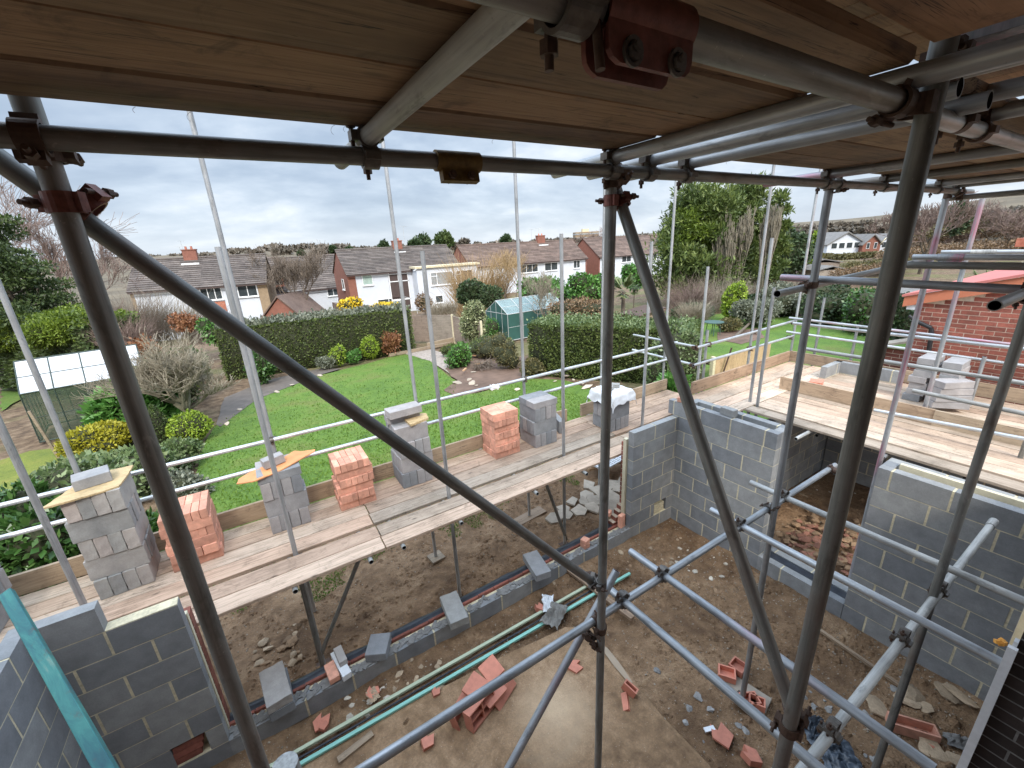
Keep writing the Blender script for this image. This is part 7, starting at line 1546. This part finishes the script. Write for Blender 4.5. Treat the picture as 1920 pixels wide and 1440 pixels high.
# paving and white slatted sheet outside by the brick column
def gpx(x, y, z=-.28): return az(x, y, z)
crz = [((1105, 905), .22), (((1128, 915)), .26), ((1100, 925), .2), ((1150, 905), .3), ((1145, 930), .3), ((1120, 938), .24), ((1160, 915), .2), ((1095, 938), .18), ((1085, 955), .2), ((1075, 935), .18), ((1060, 950), .16), ((1040, 968), .2), ((1150, 950), .26), ((1112, 950), .2), ((1055, 962), .2), ((1170, 900), .22)]
for i, (q_, s) in enumerate(crz):
    p = gpx(*q_); k = 4+i % 3; poly = [(s*R_.uniform(.5, 1.1)*math.cos(6.283*(j+R_.uniform(-.25, .25))/k+i), s*R_.uniform(.5, 1.1)*math.sin(6.283*(j+R_.uniform(-.25, .25))/k+i)) for j in range(k)]; m = MB(); m.prism(poly, 0, .035); o = m.build('paving_stone', M_['stone'], None, (p.x, p.y, gz(p.x, p.y)+.01)); tag(o, 'irregular pale crazy paving stone beyond the brick column', 'paving stone', 'crazy paving stones beyond the brick column')
p = gpx(1132, 872); root = empty('slatted_panel', (p.x, p.y, -.12), 'white slatted plastic panel lying flat beyond the brick column', 'panel', rz=.12); m = MB(); m.box((-.42, -.35, 0), (.42, .35, .035)); m.build('base', M_['plastic'], root)
m = MB()
for i in range(12):
    for j in range(7): m.box((-.38+.112*j, -.31+.052*i, .0352), (-.38+.112*j+.085, -.31+.052*i+.014, .037))
m.build('slots', M_['rag'], root)
p = gpx(1128, 845); o = plank('sole_board', (1100, 860), (1180, 842), .2, .04, M_['newwood'], 'fresh timber board behind the white slatted panel', z=-.25, cat='timber')

# ---- the existing house the view is taken from: unseen rear wall, added and cut short to block light
M_['hwall'] = simple('old house brick', (.36, .24, .19), .9, .3, 9, .3)
root = empty('light_blocking_house', (0, -1.3, 0), 'unseen existing brick house with a dark opening, added behind the scaffold to block light', 'house')
m = MB(); m.box((-9, -.3, -.2), (2.8, 0, 8)); m.build('rear_wall', M_['hwall'], root)
m = MB(); m.box((-9, -3.2, 5.35), (3, .5, 5.5)); m.build('eaves', M_['brownp'], root)
m = MB(); m.box((-1.2, .002, 3.1), (1.6, .03, 5.2)); m.build('window', M_['pane'], root)
# ================================================================ light and sky
sc = bpy.context.scene
w = bpy.data.worlds.new('World'); sc.world = w; w.use_nodes = True; t = w.node_tree; t.nodes.clear()
out = t.nodes.new('ShaderNodeOutputWorld'); bg = t.nodes.new('ShaderNodeBackground')
SE, SR = math.radians(42), math.radians(200)
sky = t.nodes.new('ShaderNodeTexSky'); sky.sky_type = 'NISHITA'; sky.sun_disc = False; sky.sun_elevation = SE; sky.sun_rotation = SR
tc = t.nodes.new('ShaderNodeTexCoord'); sx = t.nodes.new('ShaderNodeSeparateXYZ'); S(t, tc.outputs['Generated'], sx.inputs[0])
zz = mth(t, 'MAXIMUM', sx.outputs[2], .0)
zc = mth(t, 'ADD', zz, .26)                 # clouds on a flat layer: features shrink towards the horizon
cx = t.nodes.new('ShaderNodeCombineXYZ'); S(t, mth(t, 'DIVIDE', sx.outputs[0], zc), cx.inputs[0]); S(t, mth(t, 'DIVIDE', sx.outputs[1], zc), cx.inputs[1])
mp = t.nodes.new('ShaderNodeMapping'); mp.inputs['Rotation'].default_value = (0, 0, .5); mp.inputs['Scale'].default_value = (.75, .9, 1); S(t, cx.outputs[0], mp.inputs[0])
n1 = noi(t, mp.outputs[0], .42, 6, .55, .1); n2 = noi(t, mp.outputs[0], 1.5, 6, .58, .2)
f = mth(t, 'ADD', mth(t, 'MULTIPLY', n1, .62), mth(t, 'MULTIPLY', n2, .38))
cl = ramp(t, f, [(.40, (2.3, 2.95, 3.9)), (.46, (3.0, 3.7, 4.7)), (.51, (4.1, 4.8, 5.7)), (.555, (5.7, 6.15, 6.75)), (.61, (7.3, 7.5, 7.7))])
hz = mth(t, 'POWER', mth(t, 'SUBTRACT', 1., zz), 14)    # bright band low over the horizon
cl = mixc(t, mth(t, 'MULTIPLY', hz, .6), cl, (6.2, 6.6, 7.0))
up = rng(t, zz, .28, .8, 1., 3.9)
um = t.nodes.new('ShaderNodeVectorMath'); um.operation = 'SCALE'; S(t, cl, um.inputs[0]); S(t, up, um.inputs['Scale'])
c = mixc(t, .92, sky.outputs[0], um.outputs[0])
S(t, c, bg.inputs['Color']); bg.inputs['Strength'].default_value = .075; S(t, bg.outputs[0], out.inputs['Surface'])
sl = bpy.data.lights.new('sun', 'SUN'); sl.energy = 1.5; sl.angle = math.radians(11); sl.color = (1, .95, .88)
so = bpy.data.objects.new('sun', sl); C.objects.link(so)
sd = Vector((math.sin(SR)*math.cos(SE), math.cos(SR)*math.cos(SE), math.sin(SE)))   # towards the sun
so.rotation_euler = sd.to_track_quat('Z', 'Y').to_euler(); so.location = (0, 0, 30)
sc.render.engine = 'CYCLES'
sc.view_settings.view_transform = 'Standard'; sc.view_settings.look = 'None'; sc.view_settings.gamma = 1; sc.view_settings.exposure = 1.1
sc.view_settings.use_curve_mapping = False
sc.render.resolution_x = 1024; sc.render.resolution_y = 768
sc.cycles.max_bounces = 8; sc.cycles.diffuse_bounces = 4; sc.cycles.transparent_max_bounces = 8
